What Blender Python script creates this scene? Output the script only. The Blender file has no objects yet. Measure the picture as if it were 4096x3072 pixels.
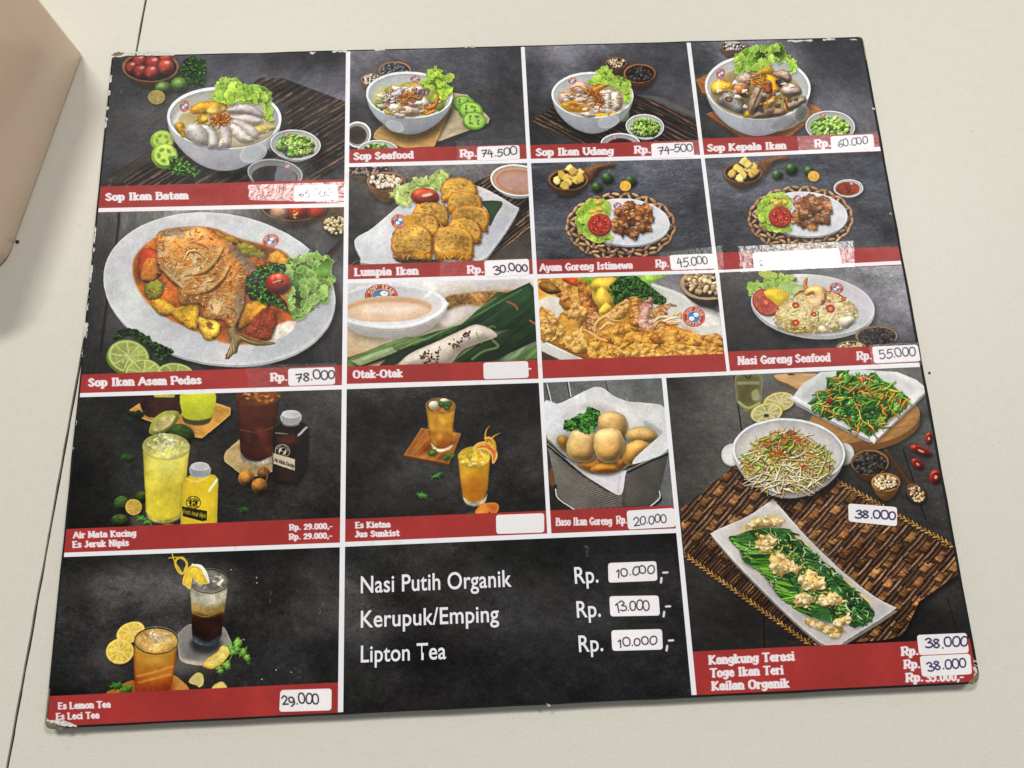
# A laminated menu board lying on a pale table, a glossy beige box at its left.
# Everything is built here: camera, lamps, table, box, board; the food photographs are flat prints on the board,
# so their ink is computed below (numpy, no files) in board millimetres and laid on the printed sheets.
import bpy, bmesh, math, time
import numpy as np
from mathutils import Matrix, Vector

# ---------------------------------------------------------------- camera, lamps, exposure
scene = bpy.context.scene
BOARD_W, BOARD_H, BOARD_T = 0.42, 0.344286, 0.0068          # metres; the board's middle is the origin, the table top z = 0
CAM_LOC, CAM_ROT, FOCAL_PX = (-0.00754918, -0.11938508, 0.37833504), (0.25403823, -0.01644057, -0.04303889), 3100.0   # for 4096 px
cam_data = bpy.data.cameras.new('camera'); cam = bpy.data.objects.new('camera', cam_data); scene.collection.objects.link(cam)
cam.location = CAM_LOC; cam.rotation_euler = CAM_ROT
cam_data.sensor_width = 36.0; cam_data.lens = 36.0 * FOCAL_PX / 4096.0; cam_data.clip_start = 0.01; cam_data.clip_end = 50
scene.camera = cam

world = bpy.data.worlds.new('World'); scene.world = world; world.use_nodes = True
bg = world.node_tree.nodes['Background']; bg.inputs[0].default_value = (1.0, 0.975, 0.94, 1); bg.inputs[1].default_value = 0.26

def lamp(name, loc, target, sx, sy, watts, col):
    d = bpy.data.lights.new(name, 'AREA'); d.shape = 'RECTANGLE'; d.size, d.size_y, d.energy, d.color = sx, sy, watts, col
    o = bpy.data.objects.new(name, d); scene.collection.objects.link(o); o.location = loc
    o.rotation_euler = (Vector(target) - Vector(loc)).to_track_quat('-Z', 'Y').to_euler(); return o
lamp('ceiling_lamp', (-0.76, 1.46, 2.60), (0, 0, 0), 0.74, 0.24, 50, (1.0, 0.965, 0.90))
lamp('ceiling_lamp', (1.36, 1.20, 2.64), (0, 0, 0), 0.74, 0.24, 42, (1.0, 0.975, 0.93))
scene.view_settings.view_transform = 'Standard'; scene.view_settings.look = 'None'; scene.view_settings.exposure = 0.0; scene.view_settings.gamma = 1
scene.view_settings.use_curve_mapping = False

# photograph pixels (4096 x 3072) -> millimetres on the board's printed face, from the camera above
_R = np.array(cam.rotation_euler.to_matrix()); _C = np.array(CAM_LOC)
def to_plane(u, v, z):
    d = _R @ np.array([(u - 2048) / FOCAL_PX, (1536 - v) / FOCAL_PX, -1.0]); return _C + d * (z - _C[2]) / d[2]
def to_mm(u, v):
    p = to_plane(u, v, BOARD_T); return ((p[0] + BOARD_W / 2) * 1000, (BOARD_H / 2 - p[1]) * 1000)
def homography(src, dst):
    A = []
    for (x, y), (u, v) in zip(src, dst):
        A += [[x, y, 1, 0, 0, 0, -u * x, -u * y, -u], [0, 0, 0, x, y, 1, -v * x, -v * y, -v]]
    return np.linalg.svd(np.array(A))[2][-1].reshape(3, 3)
_q = [(400, 200), (3600, 200), (3800, 2800), (300, 2800)]
PHOTO_TO_MM = homography([(a / 4000, b / 4000) for a, b in _q], [to_mm(*p) for p in _q]) @ np.diag([1 / 4000, 1 / 4000, 1])

# ---------------------------------------------------------------- printing: ink painted procedurally in board millimetres
RS = 5.0                                      # ink dots per millimetre
NW, NH = int(BOARD_W * 1000 * RS), int(BOARD_H * 1000 * RS)
rng = np.random.default_rng(7)

def _field(seed, beta, n=1024):
    r = np.random.default_rng(seed)
    f = np.fft.rfft2(r.standard_normal((n, n)))
    ky = np.fft.fftfreq(n)[:, None] * n; kx = np.fft.rfftfreq(n)[None, :] * n
    k = np.sqrt(kx * kx + ky * ky); k[0, 0] = 1
    f = f / k ** beta; f[k < 3] = 0
    a = np.fft.irfft2(f, (n, n)).astype(np.float32)
    return a / a.std() * 0.5
FIELDS = {'cloud': _field(1, 1.7), 'grain': _field(2, 0.9), 'lump': _field(3, 1.35), 'fine': _field(4, 0.3)}
_r = _field(5, 1.45); FIELDS['ridge'] = (1 - np.abs(_r) * 2.2).astype(np.float32)
_r = _field(6, 1.2); FIELDS['vein'] = (1 - np.abs(_r) * 2.6).astype(np.float32)

def noise(kind, xx, yy, s=1.0, ang=0.0, stretch=1.0, off=None):
    """a noise field sampled at ink dots: s dots of noise per ink dot, stretched along ang"""
    if off is None: off = rng.integers(0, 1024, 2)
    c, q = math.cos(ang), math.sin(ang)
    u = (xx * c + yy * q) * (s / stretch) + off[0]; v = (-xx * q + yy * c) * s + off[1]
    F = FIELDS[kind]
    u0 = np.floor(u).astype(np.int32); v0 = np.floor(v).astype(np.int32)
    fu = (u - u0).astype(np.float32); fv = (v - v0).astype(np.float32)
    a = F[v0 & 1023, u0 & 1023]; b = F[v0 & 1023, (u0 + 1) & 1023]
    c_ = F[(v0 + 1) & 1023, u0 & 1023]; d = F[(v0 + 1) & 1023, (u0 + 1) & 1023]
    return (a * (1 - fu) + b * fu) * (1 - fv) + (c_ * (1 - fu) + d * fu) * fv

class Sheet:
    """one sheet of ink; shapes are given in pixels of an enlarged view of the photograph and land on the board in millimetres"""
    def __init__(s, base):
        s.img = np.empty((NH, NW, 3), np.float32); s.img[:] = base
        s.clip = (0, 0, NW, NH); s.view(0, 0)
    def view(s, ox, oy, w=1400):
        s.o = (ox, oy, w / 2212.0)
    def px(s, pts):
        p = np.atleast_2d(np.asarray(pts, float))
        src = np.c_[p[:, 0] * s.o[2] + s.o[0], p[:, 1] * s.o[2] + s.o[1], np.ones(len(p))]
        q = src @ PHOTO_TO_MM.T
        return q[:, :2] / q[:, 2:3] * RS
    def jac(s, x, y):
        a = s.px([(x, y), (x + 1, y), (x, y + 1)])
        return a[0], np.c_[a[1] - a[0], a[2] - a[0]]
    def k(s, x, y):
        return math.sqrt(abs(np.linalg.det(s.jac(x, y)[1])))
    def box(s, x0, y0, x1, y1):
        a, b, c, d = s.clip
        x0, y0 = max(a, int(x0)), max(b, int(y0)); x1, y1 = min(c, int(x1) + 1), min(d, int(y1) + 1)
        if x1 <= x0 or y1 <= y0: return None
        yy, xx = np.mgrid[y0:y1, x0:x1].astype(np.float32)
        return x0, y0, x1, y1, xx, yy
S = None                                      # the sheet being printed

def spline(P, closed=True, n=6):
    P = np.asarray(P, float)
    if closed: A = np.vstack([P[-1:], P, P[:2]])
    else: A = np.vstack([2 * P[:1] - P[1:2], P, 2 * P[-1:] - P[-2:-1]])
    t = np.linspace(0, 1, n, endpoint=False)[:, None]; out = []
    for i in range(1, len(A) - 2):
        p0, p1, p2, p3 = A[i - 1:i + 3]
        out.append(0.5 * (2 * p1 + (p2 - p0) * t + (2 * p0 - 5 * p1 + 4 * p2 - p3) * t ** 2 + (3 * p1 - p0 - 3 * p2 + p3) * t ** 3))
    out = np.vstack(out)
    return out if closed else np.vstack([out, P[-1:]])

def oval(cx, cy, rx, ry=None, rot=0, a0=0, a1=360, n=40):
    ry = rx if ry is None else ry
    t = np.radians(np.linspace(a0, a1, n, endpoint=(a1 - a0) < 360)); r = math.radians(rot)
    x, y = rx * np.cos(t), ry * np.sin(t)
    return np.c_[cx + x * math.cos(r) - y * math.sin(r), cy + x * math.sin(r) + y * math.cos(r)]

def wob(P, amp, n=3, freq=1.0, seed=None):
    """an outline roughened along its normal"""
    P = spline(P, True, n); r = np.random.default_rng(seed if seed is not None else rng.integers(1 << 30))
    d = np.roll(P, -1, 0) - np.roll(P, 1, 0); L = np.linalg.norm(d, axis=1, keepdims=True) + 1e-6
    nrm = np.c_[-d[:, 1], d[:, 0]] / L; k = len(P)
    z = np.zeros(k); ph = np.arange(k) / k * 2 * math.pi
    for m in range(2, max(4, int(k * 0.5))):
        z += r.standard_normal() * np.cos(m * ph + r.uniform(0, 6.3)) / (1 + m / (8 * freq))
    return P + nrm * (z / (z.std() + 1e-6) * amp)[:, None]

def seg_dist(xx, yy, Q, closed):
    n = len(Q); best = np.full(xx.shape, 1e12, np.float32); inside = np.zeros(xx.shape, bool)
    for i in range(n if closed else n - 1):
        ax, ay = Q[i]; bx, by = Q[(i + 1) % n]
        ex, ey = bx - ax, by - ay; L = ex * ex + ey * ey + 1e-9
        wx, wy = xx - np.float32(ax), yy - np.float32(ay)
        t = np.clip((wx * ex + wy * ey) / L, 0, 1)
        dx, dy = wx - t * ex, wy - t * ey
        np.minimum(best, dx * dx + dy * dy, out=best)
        if closed and ay != by:
            c = ((yy >= ay) != (yy >= by)) & (wx < wy * (ex / ey) )
            inside ^= c
    d = np.sqrt(best)
    return np.where(inside, -d, d) if closed else d

def mix(a, b, t):
    return a + (b - a) * t

def _blur(h, r):
    for ax in (0, 1):
        n = h.shape[ax]; p = [(0, 0), (0, 0)]; p[ax] = (r + 1, r)
        c = np.cumsum(np.pad(h, p, mode='edge'), axis=ax, dtype=np.float64)
        h = ((np.take(c, range(2 * r + 1, n + 2 * r + 1), ax) - np.take(c, range(0, n), ax)) / (2 * r + 1)).astype(np.float32)
    return h

def paint(d, bx, col, soft=1.0, a=1.0, dome=0.0, R=None, bump=(), light=(-0.35, -0.75), grad=None, tex=(), edge=None, spec=0.0, mul=False):
    """ink inside the signed distance d: colour, gradient, texture, rounded shading, rim, gloss"""
    x0, y0, x1, y1, xx, yy = bx
    cov = np.clip(0.5 - d / soft, 0, 1) * a
    if cov.max() <= 0: return
    c = np.empty(d.shape + (3,), np.float32); c[:] = col
    if grad is not None:
        gx, gy, c2 = grad[:3]
        ins = d < 0
        pr = xx * gx + yy * gy
        lo, hi = (pr[ins].min(), pr[ins].max()) if ins.any() else (0, 1)
        t = np.clip((pr - lo) / (hi - lo + 1e-6), 0, 1)[..., None]
        c = mix(c, np.array(c2, np.float32), t)
    for T in tex:
        kind, s, amp = T[:3]; kw = T[4] if len(T) > 4 else {}
        z = noise(kind, xx, yy, s, **kw)
        if len(T) > 3 and T[3] is not None:
            c = mix(c, np.array(T[3], np.float32), np.clip(z * amp + kw_th(T), 0, 1)[..., None])
        else:
            c = c * (1 + amp * z)[..., None]
    if dome or spec:
        R_ = R or max(2.0, float(-d.min()))
        h = np.clip(-d / R_, 0, 1); h = np.sqrt(np.clip(1 - (1 - h) ** 2, 0, 1)) * R_
        rb = int(R_ * .3)
        if rb >= 2 and min(h.shape) > 2 * rb + 2: h = _blur(_blur(h, rb), rb)
        for kind, s_, amp in bump: h = h + amp * noise(kind, xx, yy, s_)
        gy_, gx_ = np.gradient(h) if min(h.shape) > 1 else (h * 0, h * 0)
        nz = 1 / np.sqrt(1 + gx_ ** 2 + gy_ ** 2)
        lx, ly = light; lz = 0.75
        sh = (-gx_ * lx - gy_ * ly) * nz + nz * lz
        c = c * (1 + dome * (sh - lz))[..., None]
        if spec:
            c = c + 255 * spec * (np.clip(sh / math.sqrt(lx * lx + ly * ly + lz * lz), 0, 1) ** 14)[..., None]
    if edge is not None:
        ec, ew = edge
        c = mix(c, np.array(ec, np.float32), .7 * np.exp(np.minimum(d, 0) / ew)[..., None])
    v = S.img[y0:y1, x0:x1]; cov = cov[..., None]
    if mul: v *= 1 + (c / 255 - 1) * cov
    else: v += (c - v) * cov

def kw_th(T):
    return T[5] if len(T) > 5 else 0.0

def shape(P, col, pad=2.0, **kw):
    """fill a closed outline given in view pixels"""
    Q = S.px(P); soft = kw.get('soft', 1.0)
    m = pad + soft
    bx = S.box(Q[:, 0].min() - m, Q[:, 1].min() - m, Q[:, 0].max() + m, Q[:, 1].max() + m)
    if bx is None: return
    paint(seg_dist(bx[4], bx[5], Q, True), bx, col, **kw)

def blob(P, col, n=6, rough=None, **kw):
    if rough is None: rough = 2.6 if kw.get('dome', 0) >= .5 and n == 6 else 0
    shape(wob(P, rough, n, 2) if rough else spline(P, True, n), col, **kw)

class within:
    """keep everything painted inside an outline (view pixels)"""
    def __init__(s, P): s.P = P
    def __enter__(s):
        Q = S.px(s.P); s.Q = Q; s.bx = S.box(*(Q.min(0) - 2), *(Q.max(0) + 2))
        x0, y0, x1, y1 = s.bx[:4]; s.before = S.img[y0:y1, x0:x1].copy(); s.clip = S.clip; S.clip = (x0, y0, x1, y1)
    def __exit__(s, *a):
        x0, y0, x1, y1 = s.bx[:4]; m = np.clip(.5 - seg_dist(s.bx[4], s.bx[5], s.Q, True), 0, 1)[..., None]
        S.img[y0:y1, x0:x1] = s.before + (S.img[y0:y1, x0:x1] - s.before) * m; S.clip = s.clip

def bits(P, n, r, cols, a=.9, dome=.6):
    """ragged little scraps"""
    for q in inside(np.asarray(P, float), n):
        k = rng.integers(5, 8); an = np.linspace(0, 6.283, k, endpoint=False) + rng.uniform(0, 6); rr = r * rng.uniform(.4, 1.2) * rng.uniform(.45, 1.1, k)
        shape(np.c_[q[0] + rr * np.cos(an), q[1] + rr * np.sin(an) * .7], pick(cols), dome=dome, soft=1.5, a=a)

def disc(cx, cy, rx, ry=None, rot=0, col=(0, 0, 0), **kw):
    ry = rx if ry is None else ry
    c, J = S.jac(cx, cy); k = math.sqrt(abs(np.linalg.det(J))); m = max(rx, ry) * k * 1.15 + 3 + kw.get('soft', 1.0)
    bx = S.box(c[0] - m, c[1] - m, c[0] + m, c[1] + m)
    if bx is None: return
    I = np.linalg.inv(J); dx, dy = bx[4] - c[0], bx[5] - c[1]
    u, v = I[0, 0] * dx + I[0, 1] * dy, I[1, 0] * dx + I[1, 1] * dy
    r = math.radians(rot); u, v = u * math.cos(r) + v * math.sin(r), -u * math.sin(r) + v * math.cos(r)
    f = np.sqrt((u / rx) ** 2 + (v / ry) ** 2) + 1e-6
    g = np.sqrt((u / rx ** 2) ** 2 + (v / ry ** 2) ** 2) + 1e-9
    d = np.maximum((f - 1) * f / g, (f - 1) * max(rx, ry)) * k if False else ((f - 1) * f / g * k)
    d = np.where(f < 0.35, -min(rx, ry) * k * (1 - f), d)
    paint(d.astype(np.float32), bx, col, **kw)

def ring(cx, cy, rx, ry, w, rot=0, col=(255, 255, 255), **kw):
    line(np.vstack([oval(cx, cy, rx, ry, rot, n=48), oval(cx, cy, rx, ry, rot, n=48)[:1]]), w, col, curve=False, **kw)

def line(P, w, col, curve=True, taper=None, **kw):
    """a stroke w view pixels wide; taper = (start, end) fractions of the width"""
    P = np.asarray(P, float)
    if curve and len(P) > 2: P = spline(P, False, 5)
    Q = S.px(P); k = S.k(*P[len(P) // 2]); hw = w * k / 2; m = hw + 2 + kw.get('soft', 1.0)
    bx = S.box(Q[:, 0].min() - m, Q[:, 1].min() - m, Q[:, 0].max() + m, Q[:, 1].max() + m)
    if bx is None: return
    if taper is None: d = seg_dist(bx[4], bx[5], Q, False) - hw
    else:
        d = None; n = len(Q)
        for i in range(n - 1):
            h = hw * mix(taper[0], 1, min(1, 2.0 * i / n)) * mix(taper[1], 1, min(1, 2.0 * (n - 1 - i) / n))
            e = seg_dist(bx[4], bx[5], Q[i:i + 2], False) - h
            d = e if d is None else np.minimum(d, e)
    paint(d, bx, col, **kw)

def shade(P, a, blur, dx=0, dy=0):
    """darker print where the pictured thing throws its shadow in the printed photograph"""
    Q = S.px(np.asarray(P, float) + (dx, dy)); b = blur * S.k(*np.mean(P, 0))
    bx = S.box(Q[:, 0].min() - b, Q[:, 1].min() - b, Q[:, 0].max() + b, Q[:, 1].max() + b)
    if bx is None: return
    d = seg_dist(bx[4], bx[5], Q, True); t = np.clip(0.5 - d / (2 * b), 0, 1); t = t * t * (3 - 2 * t)
    S.img[bx[1]:bx[3], bx[0]:bx[2]] *= (1 - a * t)[..., None]

def glow(cx, cy, rx, ry, col, a):
    c, J = S.jac(cx, cy); k = math.sqrt(abs(np.linalg.det(J)))
    bx = S.box(c[0] - rx * k * 1.6, c[1] - ry * k * 1.6, c[0] + rx * k * 1.6, c[1] + ry * k * 1.6)
    if bx is None: return
    f = ((bx[4] - c[0]) / (rx * k)) ** 2 + ((bx[5] - c[1]) / (ry * k)) ** 2
    t = (np.exp(-f * 1.6) * a)[..., None]
    v = S.img[bx[1]:bx[3], bx[0]:bx[2]]; v += (np.array(col, np.float32) - v) * t

def panel(mm, grid, tex, mottle=0.25, fine=0.10, ang=0.0, stretch=1.0, light=None):  # upper pictures' grid colours already hold the haze of the board's gloss
    """one picture's backdrop: a coarse grid of colours over the rectangle, roughened like slate or wood"""
    x0, y0, x1, y1 = mm; S.clip = (0, 0, NW, NH)
    bx = S.box(x0 * RS, y0 * RS, x1 * RS, y1 * RS); S.clip = (bx[0], bx[1], bx[2], bx[3])
    G = np.array(grid, np.float32); gh, gw = G.shape[:2]
    u = (bx[4] - bx[0]) / (bx[2] - bx[0]) * (gw - 1); v = (bx[5] - bx[1]) / (bx[3] - bx[1]) * (gh - 1)
    i = np.clip(u.astype(int), 0, gw - 2); j = np.clip(v.astype(int), 0, gh - 2)
    fu = (u - i); fu = (fu * fu * (3 - 2 * fu))[..., None]; fv = (v - j); fv = (fv * fv * (3 - 2 * fv))[..., None]
    c = (G[j, i] * (1 - fu) + G[j, i + 1] * fu) * (1 - fv) + (G[j + 1, i] * (1 - fu) + G[j + 1, i + 1] * fu) * fv
    z = mottle * noise('cloud', bx[4], bx[5], 0.8, ang, stretch) + fine * noise('grain', bx[4], bx[5], 1.3, ang, stretch) + fine * 0.6 * noise('fine', bx[4], bx[5], 1.0)
    c = c * (1 + z)[..., None]
    z2 = np.clip(noise('vein', bx[4], bx[5], 1.6, ang + .6, 3.0) - .82, 0, 1) * 3; c = c + 26 * z2[..., None]
    z3 = np.clip(noise('grain', bx[4], bx[5], 1.0, ang, 1.5) - .8, 0, 1); c = c * (1 + .5 * z3)[..., None]
    if light:
        w = np.clip(noise('vein', bx[4], bx[5], 0.9, ang, stretch) * 1.0 - 0.55, 0, 1) * light
        c = c + 60 * w[..., None]
    S.img[bx[1]:bx[3], bx[0]:bx[2]] = c

def inside(P, n):
    """n random points inside an outline (view pixels)"""
    P = np.asarray(P, float); lo, hi = P.min(0), P.max(0); out = []
    for _ in range(60):
        q = rng.uniform(lo, hi, (n * 2, 2))
        ok = np.zeros(len(q), bool)
        for i in range(len(P)):
            a, b = P[i], P[(i + 1) % len(P)]
            if a[1] != b[1]:
                ok ^= ((q[:, 1] >= a[1]) != (q[:, 1] >= b[1])) & (q[:, 0] < a[0] + (q[:, 1] - a[1]) * (b[0] - a[0]) / (b[1] - a[1]))
        out += list(q[ok])
        if len(out) >= n: break
    return np.array(out[:n])

def pick(cols, jit=12):
    c = np.array(cols[rng.integers(len(cols))], float)
    return np.clip(c * (1 + rng.uniform(-jit, jit) / 100), 0, 255)

# ---------------------------------------------------------------- things the printed photographs show
def lettuce(P, base=(146, 190, 62), dark=(58, 98, 24), lite=(206, 228, 120), frill=7, s=1.2, center=None, nv=9):
    """frilly leaf: ruffled lobes overlapping from the back of the leaf to its rim"""
    P = np.asarray(P, float); Q = wob(P, frill, 5, 2.5); base, dark, lite = (np.array(v, float) for v in (base, dark, lite))
    shade(Q, 0.35, 14, 4, 8)
    shape(Q, mix(base, dark, .35), tex=[('cloud', 1.3 * s, 0.5), ('lump', 1.5 * s, 1.2, dark, {}, -0.2), ('vein', 1.5 * s, 0.8, lite, {}, -0.55)], edge=(lite, 2.2))
    c = P.mean(0) if center is None else np.array(center, float); size = math.sqrt(abs(np.ptp(P[:, 0]) * np.ptp(P[:, 1]))) * .115
    ring_ = Q[rng.integers(0, len(Q), 26)]; pts = [c + (q - c) * rng.uniform(.74, .9) for q in ring_] + list(inside(P, 16))
    pts.sort(key=lambda q: -np.linalg.norm((q - c) / (np.ptp(P[:, 0]), np.ptp(P[:, 1]))) if rng.random() < .7 else 0)
    with within(wob(P, frill, 5, 2.5)):
        for q in pts:
            u = (q - c) / (np.linalg.norm(q - c) + 1e-6); r = size * rng.uniform(.6, 1.2)
            O = oval(q[0], q[1], r * 1.05, r * .7, math.degrees(math.atan2(u[1], u[0])) + rng.normal(90, 25), n=9)
            t = rng.uniform(0, 1); shade(wob(O, r * .12, 3), .3, 8, 2, 5)
            shape(wob(O, r * .11, 5, 2.5), mix(dark, base, .45 + .3 * t), grad=(u[0] + .2, u[1] - .5, mix(base, lite, .25 + .6 * t)), edge=(mix(lite, base, .1), 2.4), tex=[('lump', 1.8 * s, .22), ('vein', 1.8 * s, .7, lite, {}, -.6)], a=.95)
            for _ in range(2):
                e = q + rng.normal(0, r * .45, 2); line([e, e - u * r * .5 + rng.normal(0, r * .15, 2)], 3.5, pick([tuple(lite), tuple(mix(lite, 255, .35)), tuple(dark)]), a=.6, taper=(.6, .3))

def parsley(P, n=90, cols=((24, 58, 22), (40, 92, 30), (70, 130, 42), (110, 170, 70)), r=13):
    shade(P, 0.45, 12, 3, 6); n = int(n * 2.6); r = r * .8
    shape(wob(P, 7, 5, 3), np.array(cols[0]) * .8, tex=[('lump', 1.8, .5)], soft=2)
    pts = inside(wob(P, 6, 4, 3), n)
    for i, q in enumerate(pts):
        ci = int(np.clip((i / n) * len(cols) + rng.uniform(-.7, .7), 0, len(cols) - 1))
        c = np.array(cols[ci]) * rng.uniform(.8, 1.15); m = 12; rr = r * rng.uniform(.5, 1.15) * (1.15 - .4 * i / n)
        ang = rng.uniform(0, 6.3) + np.linspace(0, 2 * math.pi, m, endpoint=False)
        rad = rr * np.where(np.arange(m) % 2, rng.uniform(.25, .6, m), rng.uniform(.6, 1.25, m))
        shape(np.c_[q[0] + rad * np.cos(ang), q[1] + rad * np.sin(ang) * rng.uniform(.5, 1)], c, soft=1.3)

def beads(P, n, r, cols, dome=0.9, base=None, spec=0.0, squash=1.0):
    """peppercorns, seeds, chopped chilli: rows of small rounded grains"""
    if base is not None: shape(P, base, soft=1.5)
    pts = inside(P, n); pts = pts[np.argsort(pts[:, 1])] if len(pts) else pts
    for q in pts:
        rr = r * rng.uniform(.8, 1.2)
        disc(q[0], q[1] + rr * .25, rr * 1.1, rr * squash * 1.1, 0, col=(25, 20, 15), soft=2, a=.5)
        disc(q[0], q[1], rr, rr * squash, rng.uniform(-40, 40), col=pick(cols, 16), dome=dome, soft=1.2, spec=spec)

def strands(P, n, L, w, cols, curl=0.35, ang=None, spread=3.2, shadow=0.35):
    pts = inside(P, n)
    for q in pts:
        a = (rng.uniform(0, 6.3) if ang is None else ang + rng.normal(0, spread)); l = L * rng.uniform(.5, 1.25)
        d = np.array([math.cos(a), math.sin(a) * .8]) * l / 2; nn = np.array([-d[1], d[0]]) * rng.normal(0, curl); n2 = nn * rng.uniform(-.6, 1)
        T = [q - d, q - d * .35 + nn * .6, q + d * .35 + n2 * .8, q + d]; ww = w * rng.uniform(.6, 1.25)
        if shadow: line(np.array(T) + (2, 4), ww * 1.15, (35, 22, 8), a=shadow, soft=2)
        line(T, ww, pick(cols), taper=(.5, .4), dome=0.5)

def crust(P, base=(206, 146, 44), dark=(120, 66, 14), lite=(246, 214, 120), amp=7, s=1.0, dome=.9, sh=.4, light=(-.3, -.8), R=14, bumpy=1.0):
    """fried batter: knobbly golden lump"""
    Q = wob(P, amp, 5, 2.2); shade(Q, sh, 10, 3, 7)
    shape(Q, base, dome=dome, light=light, R=R, bump=[('lump', 2.0 * s, 1.3 * bumpy), ('grain', 2.6 * s, .55 * bumpy), ('cloud', 2.4 * s, 3.0 * bumpy)],
          tex=[('cloud', 1.6 * s, .22), ('ridge', 1.7 * s, .9, lite, {}, -.5), ('lump', 2 * s, 1.1, dark, {}, -.5), ('vein', 2.6 * s, 1.0, np.array(dark) * .8, {}, -.8)], edge=(np.array(dark) * .85, 2.2))

def batter(P, base=(222, 166, 76), dark=(150, 90, 28), lite=(252, 230, 168), n=7, amp=6, sh=.45, size=.2):
    """puffed batter or egg: one lump broken into soft overlapping folds with bright crests and brown hollows"""
    P = np.asarray(P, float); base, dark, lite = (np.array(v, float) for v in (base, dark, lite))
    Q = wob(P, amp, 5, 2.2); shade(Q, sh, 11, 3, 7)
    shape(Q, mix(base, dark, .35), dome=.5, R=16, tex=[('cloud', 1.6, .2), ('lump', 1.7, 1.0, dark, {}, -.35)], edge=(dark * .8, 3))
    r = math.sqrt(np.ptp(P[:, 0]) * np.ptp(P[:, 1])) * size; pts = inside(Q, n); pts = pts[np.argsort(pts[:, 1])] if len(pts) else pts
    with within(Q):
        for q in pts:
            rr = r * rng.uniform(.6, 1.25); O = oval(q[0], q[1], rr * rng.uniform(.9, 1.5), rr * rng.uniform(.55, .9), rng.uniform(-50, 50), n=10); W_ = wob(O, rr * .14, 4, 2)
            shade(W_, .35, 7, 1, 4)
            shape(W_, mix(base, lite, rng.uniform(.1, .55)), soft=2.5, dome=.55, R=9, bump=[('lump', 2.0, .7)], grad=(.2, 1, mix(base, dark, rng.uniform(.1, .5))), tex=[('ridge', 1.8, .8, lite, {}, -.45), ('grain', 2.0, .12)], edge=(mix(base, dark, .75), 2.5))
            line(oval(q[0], q[1] - rr * .12, rr * .8, rr * .45, rng.uniform(-30, 30), 200, 330, 7), 4.5, mix(lite, 255, .4), a=.55, soft=3, taper=(.3, .3))
            for _ in range(3): e = q + rng.normal(0, rr * .5, 2); disc(e[0], e[1], rng.uniform(3, 6), rng.uniform(2, 4), col=mix(lite, 255, .5), a=.6, soft=2)

def chicken(P, sh=.5):
    batter(P, (170, 110, 58), (92, 48, 20), (232, 182, 120), 3, 4, sh, .34)

def white_dish(cx, cy, rx, ry, depth, rot=0, rim=12, col=(206, 208, 212), inner=(176, 176, 176), shadow=.55, low=None, taperx=.16, bright=None, wall=None):
    """a white bowl or plate seen from above: outside, rim, inside wall"""
    t = np.radians(np.linspace(0, 180, 26))
    r = math.radians(rot)
    bx_, by_ = rx * np.cos(t) * (1 - taperx * np.sin(t) ** 2), (ry + depth) * np.sin(t)
    body = np.c_[cx + bx_, cy + by_]
    up = oval(cx, cy, rx, ry, 0, 180, 360, 26)
    O = np.vstack([body, up]); D = O - (cx, cy); O = np.c_[cx + D[:, 0] * math.cos(r) - D[:, 1] * math.sin(r), cy + D[:, 0] * math.sin(r) + D[:, 1] * math.cos(r)]
    shade(O, shadow, 34, rx * .06, depth * .35 + 10)
    shape(O, col, tex=[('cloud', .7, .05), ('fine', 1, .03)], grad=(0.25, 1, low if low is not None else tuple(np.array(col) * .72)), edge=(np.array(col) * .55, 3))
    disc(cx, cy, rx, ry, rot, col=bright or (236, 238, 242))
    disc(cx, cy + rim * .15, rx - rim * .9, ry - rim * .8, rot, col=inner, grad=(.5, 1, wall or tuple(np.clip(np.array(inner) * 1.18, 0, 255))), tex=[('cloud', .8, .06)], edge=(np.array(inner) * .8, 5))

def wood_cup(cx, cy, rx, ry, depth, fillcol, n, r, body=(128, 88, 52), rim=(176, 130, 84), cols=None, rot=0, taper=.25, rw=.84):
    t = np.radians(np.linspace(0, 180, 20))
    O = np.vstack([np.c_[cx + rx * np.cos(t) * (1 - taper * np.sin(t) ** 1.5), cy + (ry + depth) * np.sin(t)], oval(cx, cy, rx, ry, 0, 180, 360, 20)])
    shade(O, .5, 20, 8, 10)
    shape(O, body, tex=[('grain', 1, .18, None, dict(ang=.2, stretch=5)), ('cloud', 1, .15)], grad=(.6, 1, tuple(np.array(body) * .55)), edge=(np.array(body) * .5, 3))
    disc(cx, cy, rx, ry, rot, col=rim, tex=[('cloud', 1.5, .15)], edge=(np.array(rim) * .7, 2))
    disc(cx, cy + ry * .05, rx * rw, ry * rw * .97, rot, col=np.array(fillcol) * .45, soft=2)
    if n: beads(oval(cx, cy + ry * .06, rx * (rw - .07), ry * (rw - .1), rot), n, r, cols or [fillcol], dome=.8)

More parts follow.
